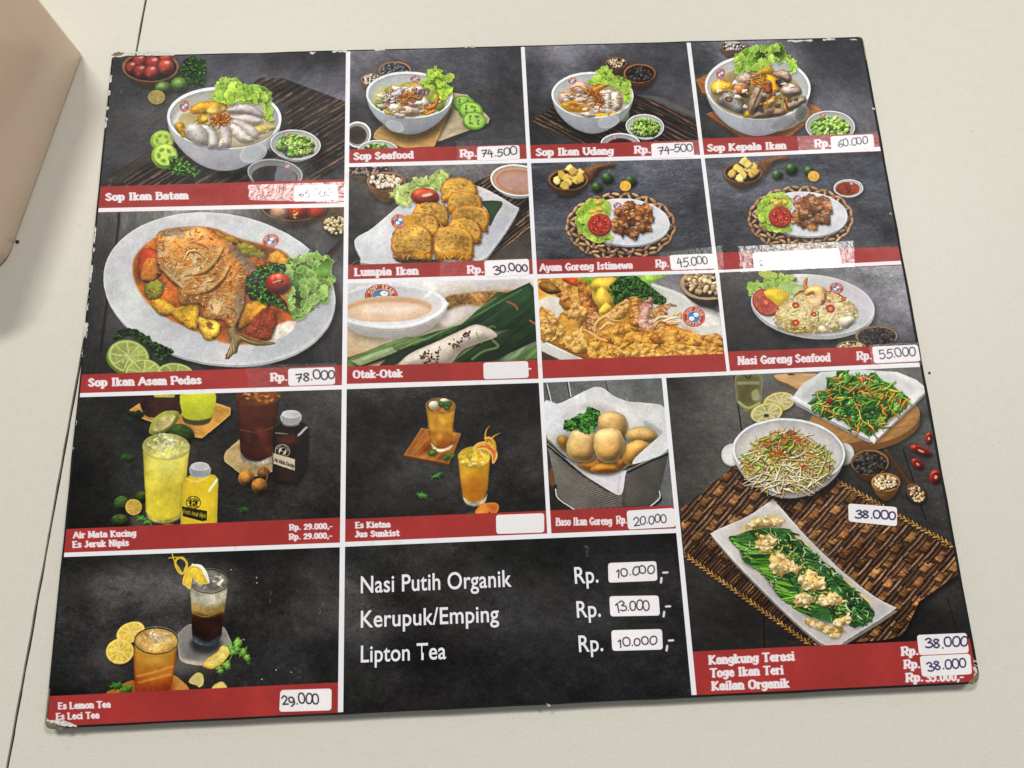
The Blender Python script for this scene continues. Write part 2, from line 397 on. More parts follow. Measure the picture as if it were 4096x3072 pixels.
def logo(cx, cy, rx, ry, rot=0, text=0, red=(176, 62, 50), ringtext=(236, 224, 214)):
    """the restaurant's round emblem: red ring with lettering round a blue heart and two white fish faces"""
    disc(cx, cy, rx, ry, rot, col=red)
    disc(cx, cy, rx * .93, ry * .93, rot, col=(214, 150, 96)); disc(cx, cy, rx * .88, ry * .88, rot, col=red)
    disc(cx, cy, rx * .60, ry * .60, rot, col=(226, 170, 110)); disc(cx, cy, rx * .55, ry * .55, rot, col=(78, 130, 180))
    r = math.radians(rot)
    for (u, v, q) in ((.17, -.22, .24), (-.17, .2, .24)):
        x = cx + (u * rx) * math.cos(r) - (v * ry) * math.sin(r); y = cy + (u * rx) * math.sin(r) + (v * ry) * math.cos(r)
        disc(x, y, rx * q, ry * q * .9, rot, col=(240, 238, 238)); disc(x + rx * .06, y + ry * .02, rx * .07, ry * .035, 20, col=(120, 130, 150), a=.7)
    for word, a_mid, flip in (('SOP IKAN', -90 + rot, 1), ('BATAM', 90 + rot, -1)):
        m = len(word); step = 19 if flip == 1 else 22
        for i, ch in enumerate(word):
            if ch == ' ': continue
            aa = math.radians(a_mid + flip * (i - (m - 1) / 2) * step)
            x, y = cx + rx * .735 * math.cos(aa), cy + ry * .735 * math.sin(aa)
            tx, ty = -math.sin(aa) * flip, math.cos(aa) * flip * ry / rx; h = rx * .23
            # up = away from the centre (or towards it on the lower arc)
            p0 = (x - tx * h * .42 - math.cos(aa) * flip * h * .5, y - ty * h * .42 - math.sin(aa) * flip * h * .5 * ry / rx)
            p1 = (p0[0] + tx * h * .84, p0[1] + ty * h * .84)
            text_line(ch, p0, p1, h, ringtext, slab=False, pen=.2)

def citrus(cx, cy, rx, ry, rot=0, rind=(150, 170, 50), flesh=(176, 178, 90), pith=(222, 226, 170), seg=9, a0=0.3, sh=.4):
    shade(oval(cx, cy, rx, ry, rot), sh, 14, 4, 9)
    disc(cx, cy, rx, ry, rot, col=rind, dome=.3); disc(cx, cy, rx * .93, ry * .93, rot, col=pith)
    r = math.radians(rot)
    for i in range(seg):
        a, b = a0 + i * 2 * math.pi / seg + .04, a0 + (i + 1) * 2 * math.pi / seg - .04; T = np.linspace(a, b, 7)
        u = np.r_[.06 * np.cos((a + b) / 2), .86 * np.cos(T)] * rx; v = np.r_[.06 * np.sin((a + b) / 2), .86 * np.sin(T)] * ry
        shape(np.c_[cx + u * math.cos(r) - v * math.sin(r), cy + u * math.sin(r) + v * math.cos(r)], flesh, tex=[('grain', 1.6, .16), ('vein', 2, .8, pith, {}, -.65)], soft=2.5, a=.9)

def tomato_face(cx, cy, rx, ry, rot=0, skin=(168, 36, 28), flesh=(196, 74, 50), gel=(150, 34, 22), seeds=(226, 170, 90)):
    shade(oval(cx, cy, rx, ry, rot), .4, 12, 4, 8)
    disc(cx, cy, rx, ry, rot, col=skin, dome=.4); disc(cx, cy, rx * .88, ry * .88, rot, col=flesh, tex=[('grain', 1.5, .2)])
    for i in range(6):
        a = i * 1.047 + .3; disc(cx + math.cos(a) * rx * .52, cy + math.sin(a) * ry * .52, rx * .27, ry * .22, math.degrees(a), col=gel, soft=2)
        for j in range(3):
            b = a + rng.uniform(-.3, .3); q = rng.uniform(.4, .68); disc(cx + math.cos(b) * rx * q, cy + math.sin(b) * ry * q, 4, 2.5, math.degrees(b), col=seeds, a=.9)
    disc(cx, cy, rx * .16, ry * .14, rot, col=np.clip(np.array(flesh) * 1.25, 0, 255), soft=2)

def twig_mat(P, ang, gap, dark=(38, 32, 32), lite=(104, 84, 72), tip=None):
    """mat of dark twigs lashed side by side; ang in degrees in view pixels"""
    shape(P, dark, tex=[('cloud', 1, .3)])
    a = math.radians(ang); d = np.array([math.cos(a), math.sin(a)]); nrm = np.array([-d[1], d[0]]); P = np.asarray(P, float)
    c = P.mean(0); pr = (P - c) @ nrm; L = np.abs((P - c) @ d).max() * 1.1
    old = S.clip; Q = S.px(P); keep = S.img.copy() if False else None
    x0, y0 = np.floor(Q.min(0)).astype(int); x1, y1 = np.ceil(Q.max(0)).astype(int)
    x0, y0, x1, y1 = max(old[0], x0), max(old[1], y0), min(old[2], x1), min(old[3], y1)
    if x1 <= x0 or y1 <= y0: return
    before = S.img[y0:y1, x0:x1].copy(); S.clip = (x0, y0, x1, y1)
    t = pr.min()
    while t < pr.max():
        w = gap * rng.uniform(.5, .95); base = c + nrm * t
        col = mix(np.array(dark, float), np.array(lite, float), rng.uniform(.15, .75))
        pts = [base + d * u * L + nrm * rng.normal(0, gap * .08) for u in np.linspace(-1, 1, 9)]
        line(pts, w, col, dome=1.0, tex=[('lump', 1.5, .5, None, dict(ang=a, stretch=3))], edge=((18, 15, 15), 1.5))
        for u in rng.uniform(-1, 1, 12):
            q = base + d * u * L; line([q, q + d * gap * rng.uniform(.6, 2.2) + nrm * rng.normal(0, 3)], w * .5, pick([lite, (128, 100, 84), (70, 56, 50)]), a=.75, soft=2)
        t += gap * rng.uniform(.75, 1.15)
    S.clip = old
    yy, xx = np.mgrid[y0:y1, x0:x1].astype(np.float32)
    m = np.clip(.5 - seg_dist(xx, yy, Q, True), 0, 1)[..., None]
    S.img[y0:y1, x0:x1] = before + (S.img[y0:y1, x0:x1] - before) * m

def glass(P, col, col2, top, ice=0, rimcol=(190, 190, 180), basecol=(120, 120, 110)):
    """tall glass: tapered outline P, drink colour running from col to col2, ellipse top = (cx, cy, rx, ry, rot, colour)"""
    shape(P, col, grad=(.06, 1, col2), tex=[('cloud', 1.4, .16), ('vein', 1.4, .5, np.clip(np.array(col) * 1.25, 0, 255), {}, -.45)], edge=(np.array(col2) * .6, 3))
    cx, cy, rx, ry, rot, tc = top
    disc(cx, cy, rx, ry, rot, col=tc, tex=[('lump', 1.5, .3)], edge=(np.array(tc) * .6, 3))
    for q in inside(oval(cx, cy, rx * .75, ry * .7), ice):
        blob(q + rng.uniform(-1, 1, (5, 2)) * (rx * .16, ry * .26), np.clip(np.array(tc) * 1.1 + 25, 0, 255), dome=.7, soft=2, a=.75)
        disc(q[0], q[1] - 3, 7, 4, 20, col=(244, 244, 240), soft=3, a=.7)
    ring(cx, cy, rx, ry, 5, rot, rimcol, a=.75); ring(cx, cy, rx * 1.01, ry * 1.03, 2.5, rot, (30, 28, 20), a=.5)

# ---------------------------------------------------------------- lettering drawn with a pen, from stroke skeletons
GL = {
 'A': (.8, 'l 0,0 .4,1 .8,0|l .18,.33 .62,.33'), 'B': (.68, 'l .1,0 .1,1|c .1,1 .5,.95 .5,.58 .1,.53|c .1,.53 .62,.5 .62,.05 .1,0'),
 'E': (.64, 'l .1,0 .1,1|h .1,1 .56,1|h .1,.52 .46,.52|h .1,0 .6,0'), 'F': (.6, 'l .1,0 .1,1|h .1,1 .56,1|h .1,.52 .46,.52'), 'G': (.78, 'c .66,.82 .4,1 .06,.5 .4,0 .66,.16|l .67,.06 .67,.42|h .45,.42 .72,.42'),
 'I': (.40, 'l .19,0 .19,1'), 'J': (.45, 'c .32,1 .33,.6 .33,.25 .18,0 .02,.12'), 'K': (.74, 'l .1,0 .1,1|l .6,1 .14,.48 .66,0'), 'L': (.6, 'l .1,0 .1,1|h .1,0 .56,0'),
 'M': (.95, 'l .08,0 .12,1|h .12,1 .46,.15 .8,1|l .86,0 .82,1'), 'N': (.76, 'l .08,0 .08,1|h .08,1 .64,0|l .64,0 .64,1'), 'O': (.82, 'o .4,1 .06,.5 .4,0 .74,.5'),
 'P': (.66, 'l .1,0 .1,1|c .1,1 .6,.98 .6,.48 .1,.44'), 'R': (.74, 'l .1,0 .1,1|c .1,1 .58,.98 .58,.5 .1,.46|l .36,.45 .66,0'), 'S': (.6, 'c .5,.84 .3,1 .07,.76 .3,.52 .53,.25 .28,0 .04,.17'),
 'T': (.7, 'l .35,0 .35,1|h .03,1 .67,1'), 'U': (.76, 'c .09,1 .09,.35 .37,0 .65,.35 .65,1'),
 'a': (.55, 'c .08,.58 .28,.7 .45,.52 .45,.28 .47,.02|c .45,.4 .1,.38 .07,.13 .25,.0 .45,.2'), 'c': (.5, 'c .44,.57 .27,.7 .05,.34 .27,0 .47,.13'), 'd': (.6, 'o .26,.68 .05,.34 .26,0 .46,.34|l .48,1 .48,0'),
 'e': (.53, 'c .07,.36 .28,.37 .47,.4 .28,.7 .05,.34 .28,0 .48,.12'), 'f': (.38, 'c .4,.93 .24,.98 .17,.75 .17,.4|l .17,.4 .17,0|h .02,.66 .36,.66'), 'g': (.56, 'o .26,.69 .06,.4 .26,.1 .45,.4|c .47,.68 .47,.0 .28,-.28 .05,-.2'),
 'h': (.57, 'l .09,0 .09,1|c .09,.45 .28,.7 .46,.5 .46,.25 .46,0'), 'i': (.24, 'l .11,0 .11,.68|d .11,.95'), 'k': (.56, 'l .09,0 .09,1|l .45,.68 .13,.34 .49,0'), 'l': (.24, 'l .11,0 .11,1'),
 'm': (.86, 'l .09,0 .09,.7|c .09,.45 .26,.7 .41,.5 .41,.25 .41,0|c .41,.45 .58,.7 .74,.5 .74,.25 .74,0'), 'n': (.57, 'l .09,0 .09,.7|c .09,.45 .28,.7 .46,.5 .46,.25 .46,0'), 'o': (.56, 'o .27,.68 .05,.34 .27,0 .49,.34'),
 'p': (.6, 'l .09,.7 .09,-.3|o .31,.68 .12,.34 .31,0 .52,.34'), 'r': (.42, 'l .09,0 .09,.7|c .09,.4 .2,.64 .38,.62'), 's': (.47, 'c .39,.57 .23,.7 .07,.53 .23,.36 .41,.17 .22,0 .04,.12'),
 't': (.4, 'c .17,.92 .17,.5 .18,.12 .26,0 .38,.08|h .02,.66 .35,.66'), 'u': (.58, 'c .09,.68 .09,.25 .24,0 .46,.25|l .47,.68 .47,0'), 'w': (.8, 'l 0,.7 .2,0 .39,.6 .58,0 .78,.7'), 'y': (.54, 'l .02,.7 .27,.02|l .5,.7 .2,-.26 .04,-.26'),
 '0': (.58, 'o .28,1 .05,.5 .28,0 .51,.5'), '1': (.4, 'h .06,.82 .22,1|l .22,1 .22,0'), '2': (.58, 'c .06,.74 .28,1 .5,.72 .28,.3 .06,.03|h .06,.03 .53,.03'), '3': (.56, 'c .06,.88 .28,1 .45,.77 .22,.54|c .22,.54 .5,.4 .46,.1 .22,0 .03,.1'),
 '4': (.58, 'h .3,1 .08,.42 .5,.42|h .4,.8 .36,-.1'), '5': (.56, 'h .48,1 .14,1 .1,.56|c .1,.56 .35,.64 .48,.32 .26,0 .04,.1'), '6': (.56, 'c .4,1 .1,.6 .08,.2 .28,0 .48,.22 .3,.46 .09,.28'), '7': (.56, 'h .04,.95 .5,1 .22,0|h .16,.5 .46,.52'),
 '8': (.56, 'c .46,.86 .26,1 .1,.8 .27,.54 .47,.25 .27,0 .06,.22 .24,.5 .44,.78 .46,.88'), '9': (.56, 'o .27,1 .06,.7 .27,.42 .46,.7|c .48,.8 .46,.3 .16,0'), '.': (.26, 'd .12,.05'), ',': (.26, 'd .12,.06|h .14,.04 .06,-.16'), '-': (.36, 'h .05,.36 .3,.36'), '/': (.4, 'h .02,-.14 .34,1.05'), ' ': (.3, '')}

def glyph(ch, slab):
    adv, code = GL[ch]; out = []
    for part in code.split('|'):
        if not part: continue
        f = part.split(); P = np.array([[float(q) for q in t.split(',')] for t in f[1:]])
        if f[0] == 'c': out.append(spline(P, False, 5))
        elif f[0] == 'o':
            c_ = (P[0] + P[2]) / 2; rx_ = abs(P[3, 0] - P[1, 0]) / 2; ry_ = abs(P[0, 1] - P[2, 1]) / 2; T_ = np.linspace(0, 2 * math.pi, 25)
            e_ = lambda v: np.sign(v) * np.abs(v) ** .86
            out.append(np.c_[(P[1, 0] + P[3, 0]) / 2 + rx_ * e_(np.cos(T_)), c_[1] + ry_ * e_(np.sin(T_))])
        elif f[0] == 'd': out.append(np.vstack([P, P + (.001, 0.02)]))
        else: out.append(P)
        if slab and f[0] in 'lc':
            for e, o in ((P[0], P[1]), (P[-1], P[-2])):
                if abs(e[0] - o[0]) < .3 * abs(e[1] - o[1]) + .01 and min(abs(e[1] - v) for v in (0, .68, .7, 1, -.3)) < .005 and ch not in 'wy':
                    lft = .07 if not (e[1] > .6 and ch in 'nmrpuikldh') else .09; rgt = .07 if not (e[1] > .6 and ch in 'nmrpuikldh') else .0
                    out.append(np.array([[e[0] - lft, e[1]], [e[0] + rgt, e[1]]]))
    return adv, out

def text_line(txt, p0, p1, cap, col, slab=True, pen=.2, thin=.6, jit=0.0, gap=.04, a=1.0):
    """words from p0 to p1 along the baseline (view pixels), capitals cap view pixels tall"""
    G = [glyph(c, slab) for c in txt]; tot = sum(g[0] + gap for g in G) - gap
    q0, q1 = S.px([p0, p1]); ex = (q1 - q0) / tot; k = S.k(*p0); L = np.linalg.norm(ex)
    c, J = S.jac(*p0); dn = np.array(p1, float) - p0; dn = np.array([dn[1], -dn[0]]) / np.linalg.norm(dn); up = J @ dn; ey = up * cap
    M = np.c_[ex, ey]; I = np.linalg.inv(M); x = 0.0; sc = math.sqrt(L * np.linalg.norm(ey))
    asp = L / np.linalg.norm(ey)
    for adv, strokes in G:
        oy = rng.normal(0, jit); os = 1 + rng.normal(0, jit); sl = rng.normal(0, jit)
        if strokes:
            A = np.vstack(strokes); lo, hi = A.min(0) - .3, A.max(0) + .3
            corn = np.array([[x + lo[0], lo[1]], [x + hi[0], lo[1]], [x + lo[0], hi[1]], [x + hi[0], hi[1]]]) @ M.T + q0
            bx = S.box(corn[:, 0].min(), corn[:, 1].min(), corn[:, 0].max(), corn[:, 1].max())
            if bx is not None:
                dx, dy = bx[4] - q0[0], bx[5] - q0[1]
                u, v = (I[0, 0] * dx + I[0, 1] * dy - x), I[1, 0] * dx + I[1, 1] * dy
                d = None
                for P in strokes:
                    P = P * os + (0, oy); P = np.c_[P[:, 0] + sl * P[:, 1], P[:, 1]]
                    e = seg_dist(u * asp, v / thin, np.c_[P[:, 0] * asp, P[:, 1] / thin], False)
                    d = e if d is None else np.minimum(d, e)
                d = (d - pen / 2 * (asp if slab else math.sqrt(asp))) * np.linalg.norm(ey) * (thin ** .5)
                paint(d.astype(np.float32), bx, col, soft=1.1, a=a)
        x += adv + gap
# ---------------------------------------------------------------- the pictures, one function per printed photograph
def greens_dish(cx, cy, rx, ry, n=70, rot=0, depth=14, lg=True):
    white_dish(cx, cy, rx, ry, depth, rot, rim=7, inner=(170, 174, 170), shadow=.6)
    P = oval(cx, cy + ry * .1, rx * .72, ry * .66, rot)
    shade(P, .5, 8, 0, 6)
    beads(P, n, rx * .1, [(84, 128, 40), (128, 172, 66), (60, 96, 30), (150, 190, 90), (176, 186, 120)], dome=.9)
    strands(P, 16, rx * .28, 8, [(150, 200, 80), (196, 190, 140), (110, 160, 60)])

def pic_fish_soup():
    S.view(0, 0)
    panel((-1, -1, 129.2, 84), [[(44, 44, 50), (84, 84, 90), (70, 70, 78), (54, 54, 62), (48, 48, 56)], [(54, 54, 58), (70, 70, 73), (100, 100, 108), (104, 104, 112), (86, 86, 94)],
          [(66, 65, 68), (86, 86, 89), (70, 70, 74), (86, 86, 92), (112, 112, 122)], [(54, 54, 58), (64, 64, 68), (50, 50, 54), (54, 54, 58), (66, 66, 72)], [(44, 44, 48), (46, 46, 50), (44, 44, 48), (46, 46, 50), (52, 52, 58)]], None, .22, .14, -.5, 1.6)  # greys lightened by the laminate's sheen, painted into the ink
    for k in range(9):
        y = rng.uniform(380, 620); line([(1290 + rng.uniform(-20, 60), y), (1400 + rng.uniform(-40, 90), y + 60), (1180 + rng.uniform(0, 300), y + 170)], 26, (150, 152, 162), a=.10, soft=22)
    twig_mat([(1640, 490), (1790, 494), (2180, 640), (2180, 1030), (1960, 1180), (660, 1180), (740, 1100), (960, 990), (1300, 780)], -31, 30)
    shape([(660, 1130), (950, 950), (985, 1000), (745, 1162), (690, 1165)], (74, 68, 64), tex=[('grain', 1, .25, None, dict(ang=-.5, stretch=4))], edge=(30, 28, 28) and ((34, 30, 30), 3))
    # tomatoes in a wooden bowl
    wood_cup(952, 420, 182, 98, 36, (60, 40, 34), 0, 0, body=(112, 78, 60), rim=(140, 102, 80), taper=.12, rw=.9)
    for x, y, r in ((950, 352, 40), (1048, 368, 42), (885, 383, 46), (970, 402, 52), (832, 425, 42), (890, 450, 46), (958, 455, 46), (1048, 420, 52)):
        disc(x, y + 5, r * 1.08, r, col=(40, 18, 16), soft=4, a=.7)
        disc(x, y, r * 1.04, r * .94, rng.uniform(-20, 20), col=pick([(146, 60, 54), (158, 66, 56)]) if x < 1040 else (176, 76, 52), dome=.75, edge=((80, 34, 34), 4))
        disc(x + 6, y - r * .5, r * .3, r * .16, -10, col=(226, 200, 206), soft=5, a=.8); disc(x - r * .4, y + r * .35, r * .2, r * .16, col=(216, 130, 120), soft=6, a=.5)
    parsley([(1150, 400), (1210, 360), (1280, 370), (1300, 440), (1290, 530), (1230, 545), (1170, 520), (1130, 460)], 90, ((22, 46, 20), (36, 74, 30), (58, 108, 44), (96, 146, 66)))
    for x, y, rx, ry in ((1130, 532, 53, 46), (1030, 552, 52, 38)):
        shade(oval(x, y, rx, ry), .5, 16, 6, 12); disc(x, y, rx, ry, col=(104, 140, 70), dome=.8, tex=[('grain', 1.5, .2)], edge=((48, 70, 30), 6)); disc(x - 8, y - 16, 14, 8, col=(176, 196, 140), soft=8, a=.7)
    citrus(988, 614, 56, 47, rind=(120, 120, 66), flesh=(150, 134, 72), pith=(172, 158, 104), seg=10)
    # green tomato slices and parsley on the mat
    for x, y, rx, ry in ((1025, 890, 76, 66), (1040, 985, 84, 80)):
        shade(oval(x, y, rx, ry), .4, 14, 5, 10); disc(x, y, rx, ry, col=(136, 176, 56), dome=.35); disc(x + 4, y - 6, rx * .84, ry * .82, col=(184, 206, 104), tex=[('cloud', 1.4, .15)])
        for k in range(5):
            a = k * 1.25 + .5; disc(x + math.cos(a) * rx * .45, y - 5 + math.sin(a) * ry * .45, rx * .2, ry * .13, math.degrees(a) + 90, col=(112, 150, 44), soft=5)
    white_dish(1416, 742, 362, 196, 142, 2, rim=20, col=(212, 214, 219), inner=(166, 166, 164), low=(150, 152, 160), wall=(196, 196, 196), taperx=.14)
    disc(1600, 968, 88, 58, -18, col=(176, 178, 184), a=.8, edge=((226, 226, 230), 4)); disc(1722, 900, 36, 58, 25, col=(150, 148, 148), a=.6, soft=6)
    disc(1418, 792, 318, 140, 2, col=(178, 160, 112), grad=(1, .4, (206, 200, 186)), tex=[('cloud', 1, .16)], edge=((120, 100, 60), 8))
    line([(1105, 770), (1150, 710), (1290, 690), (1420, 730)], 26, (228, 228, 230), a=.8, soft=10)
    blob([(1195, 690), (1250, 650), (1340, 632), (1420, 640), (1436, 690), (1390, 720), (1300, 722), (1220, 722)], (204, 158, 48), dome=.5, tex=[('lump', 1.4, .25)], edge=((140, 90, 20), 6))
    disc(1365, 690, 60, 22, -8, col=(226, 196, 110), soft=8, tex=[('lump', 2, .25)])
    for P in ([(1245, 740), (1280, 715), (1312, 745), (1300, 785), (1255, 780)], [(1105, 790), (1140, 770), (1172, 810), (1168, 870), (1130, 850)]):
        blob(P, (206, 166, 44), dome=.6, tex=[('lump', 1.8, .3)], edge=((140, 96, 20), 5))
    disc(1290, 745, 20, 16, col=(236, 206, 90), soft=5)
    blob([(1620, 790), (1720, 790), (1740, 815), (1660, 850), (1600, 840)], (190, 170, 96), dome=.5, tex=[('lump', 1.4, .2)])
    sl = dict(dome=.55, tex=[('cloud', 1.6, .09), ('grain', 1.6, .08), ('ridge', 1.6, .5, (246, 246, 246), {}, -.3)])
    for P, c in (([(1430, 700), (1500, 660), (1590, 660), (1650, 710), (1655, 740), (1540, 722)], (196, 192, 188)), ([(1440, 735), (1540, 722), (1640, 745), (1655, 770), (1600, 790), (1500, 770)], (206, 202, 200)),
                 ([(1460, 760), (1540, 765), (1620, 820), (1635, 865), (1590, 872), (1520, 830)], (212, 206, 204)), ([(1450, 790), (1500, 790), (1570, 850), (1600, 885), (1530, 895), (1470, 850)], (220, 210, 204)),
                 ([(1340, 790), (1420, 775), (1456, 830), (1450, 920), (1400, 935), (1365, 930), (1385, 860)], (214, 210, 208)), ([(1270, 790), (1330, 800), (1375, 860), (1370, 925), (1310, 930), (1310, 860)], (206, 202, 198)),
                 ([(1175, 790), (1240, 778), (1290, 810), (1312, 870), (1300, 918), (1230, 905), (1180, 860)], (196, 192, 188))):
        shade(spline(P), .4, 10, 5, 10); blob(P, c, edge=((132, 120, 110), 3), **sl)
    bits(oval(1418, 800, 290, 120), 40, 16, [(206, 170, 90), (226, 206, 170), (180, 140, 60)], .5)
    strands(oval(1388, 758, 64, 34, -10), 70, 60, 7, [(196, 112, 30), (226, 150, 56), (164, 78, 20)], .5)
    lettuce([(1320, 610), (1350, 590), (1365, 530), (1390, 495), (1440, 490), (1500, 500), (1540, 545), (1620, 535), (1690, 570), (1720, 610), (1715, 690), (1725, 760), (1690, 765), (1660, 690), (1600, 650), (1540, 640), (1450, 665), (1420, 640), (1350, 632)], (150, 192, 62), (72, 118, 26), (206, 230, 110), 9)
    logo(1165, 670, 30, 38, 15)
    parsley([(1080, 1000), (1120, 990), (1200, 1030), (1265, 1080), (1240, 1110), (1150, 1110), (1080, 1080)], 80, ((28, 62, 22), (56, 104, 34), (92, 150, 50), (136, 186, 80)))
    greens_dish(1866, 912, 160, 94, 120, 4, 16); logo(1808, 850, 18, 14)
    white_dish(1737, 1094, 176, 90, 40, 6, rim=10, col=(150, 150, 154), inner=(128, 128, 130), bright=(176, 178, 182), wall=(150, 150, 152))
    disc(1735, 1118, 146, 72, 4, col=(40, 38, 40), edge=((100, 66, 40), 4)); shape([(1750, 1050), (1830, 1060), (1872, 1110), (1862, 1160), (1735, 1165), (1738, 1100)], (112, 112, 122), soft=3)
    logo(1815, 1050, 20, 15, 15)

def pic_fried_fish():
    S.view(200, 750)
    panel((-1, 94, 129.2, 185), [[(92, 92, 92), (120, 120, 118), (124, 124, 122), (84, 80, 76), (110, 84, 60)], [(66, 66, 68), (84, 84, 84), (86, 86, 86), (74, 74, 76), (78, 78, 80)], [(66, 66, 66), (70, 70, 70), (70, 70, 70), (74, 74, 76), (96, 96, 98)],
          [(54, 54, 54), (60, 60, 60), (60, 60, 60), (60, 60, 62), (66, 66, 68)], [(48, 48, 48), (52, 52, 52), (60, 60, 60), (56, 56, 58), (60, 60, 62)]], None, .2, .14, 1.45, 4)
    for P in ([(436, 150), (424, 300), (360, 720), (320, 1030)], [(1850, 330), (1700, 470)], [(1080, 1240), (1230, 1100)]):
        line(P, 16, (26, 24, 24), a=.8, soft=5)
    line([(1850, 340), (1740, 470)], 24, (70, 50, 36), a=.8, soft=5)
    wood_cup(1540, 110, 215, 100, 40, (70, 40, 30), 0, 0, body=(96, 68, 46), rim=(150, 106, 70), taper=.1, rw=.93)
    for x, c in ((1450, (196, 150, 120)), (1565, (176, 62, 36)), (1680, (160, 60, 44))):
        disc(x, 150, 62, 52, col=c, dome=.7, tex=[('grain', 1.5, .25)], edge=((90, 30, 20), 5)); disc(x - 8, 130, 24, 18, col=np.clip(np.array(c) * 1.25, 0, 255), soft=8, a=.7)
    beads([(1535, 150), (1570, 150), (1560, 195), (1540, 195)], 14, 6, [(230, 160, 70)])
    wood_cup(1805, 235, 80, 62, 10, (80, 70, 50), 70, 12, body=(84, 66, 48), rim=(122, 98, 72), cols=[(196, 178, 140), (168, 150, 112), (214, 196, 160)], rw=.95)
    # plate
    O = oval(1068, 628, 738, 478, 9, n=72)
    shade(O, .7, 40, 16, 34); disc(1070, 640, 738, 474, 9, col=(168, 170, 172)); disc(1068, 626, 737, 474, 9, col=(206, 208, 211), tex=[('cloud', .5, .06), ('grain', 1, .03)], grad=(.6, 1, (188, 190, 196)), edge=((226, 228, 230), 5))
    disc(1020, 640, 520, 350, 9, col=(186, 188, 190), soft=40, a=.8)
    glow(560, 700, 160, 260, (216, 218, 220), .5)
    # sauce
    blob([(520, 480), (600, 360), (760, 270), (1000, 250), (1200, 320), (1500, 420), (1560, 640), (1540, 860), (1400, 960), (1150, 990), (900, 900), (700, 800), (560, 650)], (170, 92, 40), soft=6, tex=[('cloud', 1, .25), ('lump', 1.2, .3)], edge=((196, 130, 70), 8))
    blob([(1380, 900), (1480, 850), (1550, 850), (1520, 910), (1420, 960)], (196, 186, 176), soft=6, tex=[('lump', 1.2, .3)])
    for P, c in (([(560, 440), (620, 380), (690, 420), (700, 540), (640, 600), (560, 560)], (150, 62, 36)), ([(590, 470), (660, 440), (690, 540), (630, 590), (570, 560)], (206, 130, 60)), ([(600, 620), (680, 580), (718, 620), (690, 690), (640, 705), (600, 680)], (150, 150, 60)),
                 ([(640, 720), (720, 700), (800, 770), (760, 800), (690, 800)], (206, 160, 56)), ([(770, 790), (890, 720), (940, 740), (920, 890), (850, 870)], (220, 168, 48)), ([(930, 830), (1010, 820), (1075, 870), (1040, 950), (970, 950)], (222, 176, 66)),
                 ([(1040, 280), (1180, 320), (1190, 350), (1100, 340)], (196, 150, 40)), ([(1170, 360), (1240, 350), (1340, 400), (1360, 440), (1280, 450), (1200, 420)], (164, 160, 60)), ([(1230, 440), (1340, 450), (1360, 490), (1280, 500)], (190, 110, 50)),
                 ([(1370, 460), (1420, 400), (1490, 430), (1500, 490), (1440, 500)], (214, 150, 46)), ([(1190, 840), (1240, 740), (1320, 715), (1380, 760), (1290, 840), (1200, 890)], (222, 150, 46)), ([(1230, 900), (1330, 780), (1410, 770), (1430, 860), (1380, 960), (1280, 940)], (170, 78, 48))):
        shade(spline(P), .5, 10, 4, 8); blob(P, np.array(c) * .88, dome=.3, spec=.05, R=8, rough=4.5, grad=(.3, -1, np.clip(np.array(c) * 1.18, 0, 245)), bump=[('lump', 1.6, 1.0)], tex=[('lump', 1.4, .28), ('ridge', 1.5, 1, np.clip(np.array(c) * 1.35 + 15, 0, 255), {}, -.5), ('grain', 2, 1.2, (150, 70, 24), {}, -.5)], edge=(np.array(c) * .5, 4))
    blob([(985, 860), (1005, 845), (1030, 862), (1020, 880), (1035, 895), (1000, 890)], (110, 62, 24), soft=4, a=.8)
    bits([(540, 480), (640, 380), (1000, 260), (1450, 430), (1540, 860), (1150, 980), (640, 740)], 120, 15, [(196, 120, 50), (160, 70, 28), (226, 180, 110), (214, 150, 70)], .6)
    # fish
    F = [(665, 320), (700, 275), (820, 250), (960, 252), (1060, 290), (1180, 380), (1250, 500), (1235, 640), (1215, 760), (1180, 850), (1150, 900), (1100, 840), (980, 820), (960, 740), (820, 720), (800, 620), (700, 520), (680, 440)]
    Q = wob(F, 4, 5, 2); shade(Q, .6, 16, 6, 12)
    shape(Q, (204, 140, 70), dome=.5, R=40, bump=[('lump', 1.6, 1.0), ('cloud', 1.6, 2.2)], tex=[('cloud', 1.2, .25), ('ridge', 1.6, 1.0, (238, 190, 112), {}, -.35), ('grain', 2.2, .9, (150, 76, 26), {}, -.4), ('lump', 1.4, 1.3, (214, 200, 166), {}, -.4)], edge=((120, 70, 30), 4))
    for P, c in (([(700, 275), (820, 252), (900, 262), (800, 300), (720, 310)], (110, 100, 96)), ([(1120, 360), (1200, 400), (1320, 530), (1290, 560), (1180, 450)], (140, 140, 136)), ([(1190, 660), (1225, 680), (1205, 780), (1180, 820), (1170, 740)], (120, 112, 96)),
                 ([(820, 540), (980, 480), (940, 530), (850, 590)], (196, 180, 140)), ([(700, 440), (760, 480), (740, 520)], (200, 170, 120)), ([(900, 620), (1040, 560), (1010, 620), (920, 660)], (206, 190, 140)), ([(1000, 720), (1080, 700), (1060, 800), (1020, 790)], (206, 186, 140))):
        blob(P, c, soft=8, a=.7, tex=[('lump', 1.6, .35), ('vein', 2, .8, (236, 232, 220), {}, -.5)])
    strands(F, 190, 34, 8, [(206, 126, 50), (176, 92, 34), (226, 166, 90), (150, 76, 28), (216, 170, 112)], .4, shadow=.15)
    for P in ([(850, 560), (980, 540), (1060, 460), (1100, 380)], [(850, 685), (1000, 660), (1090, 590), (1140, 500)], [(700, 520), (760, 580), (830, 640)]):
        line(P, 20, (74, 40, 16), taper=(.2, .3), a=.85, soft=5); line(np.array(P) - (6, 24), 20, (226, 190, 124), taper=(.2, .3), a=.7, soft=9)
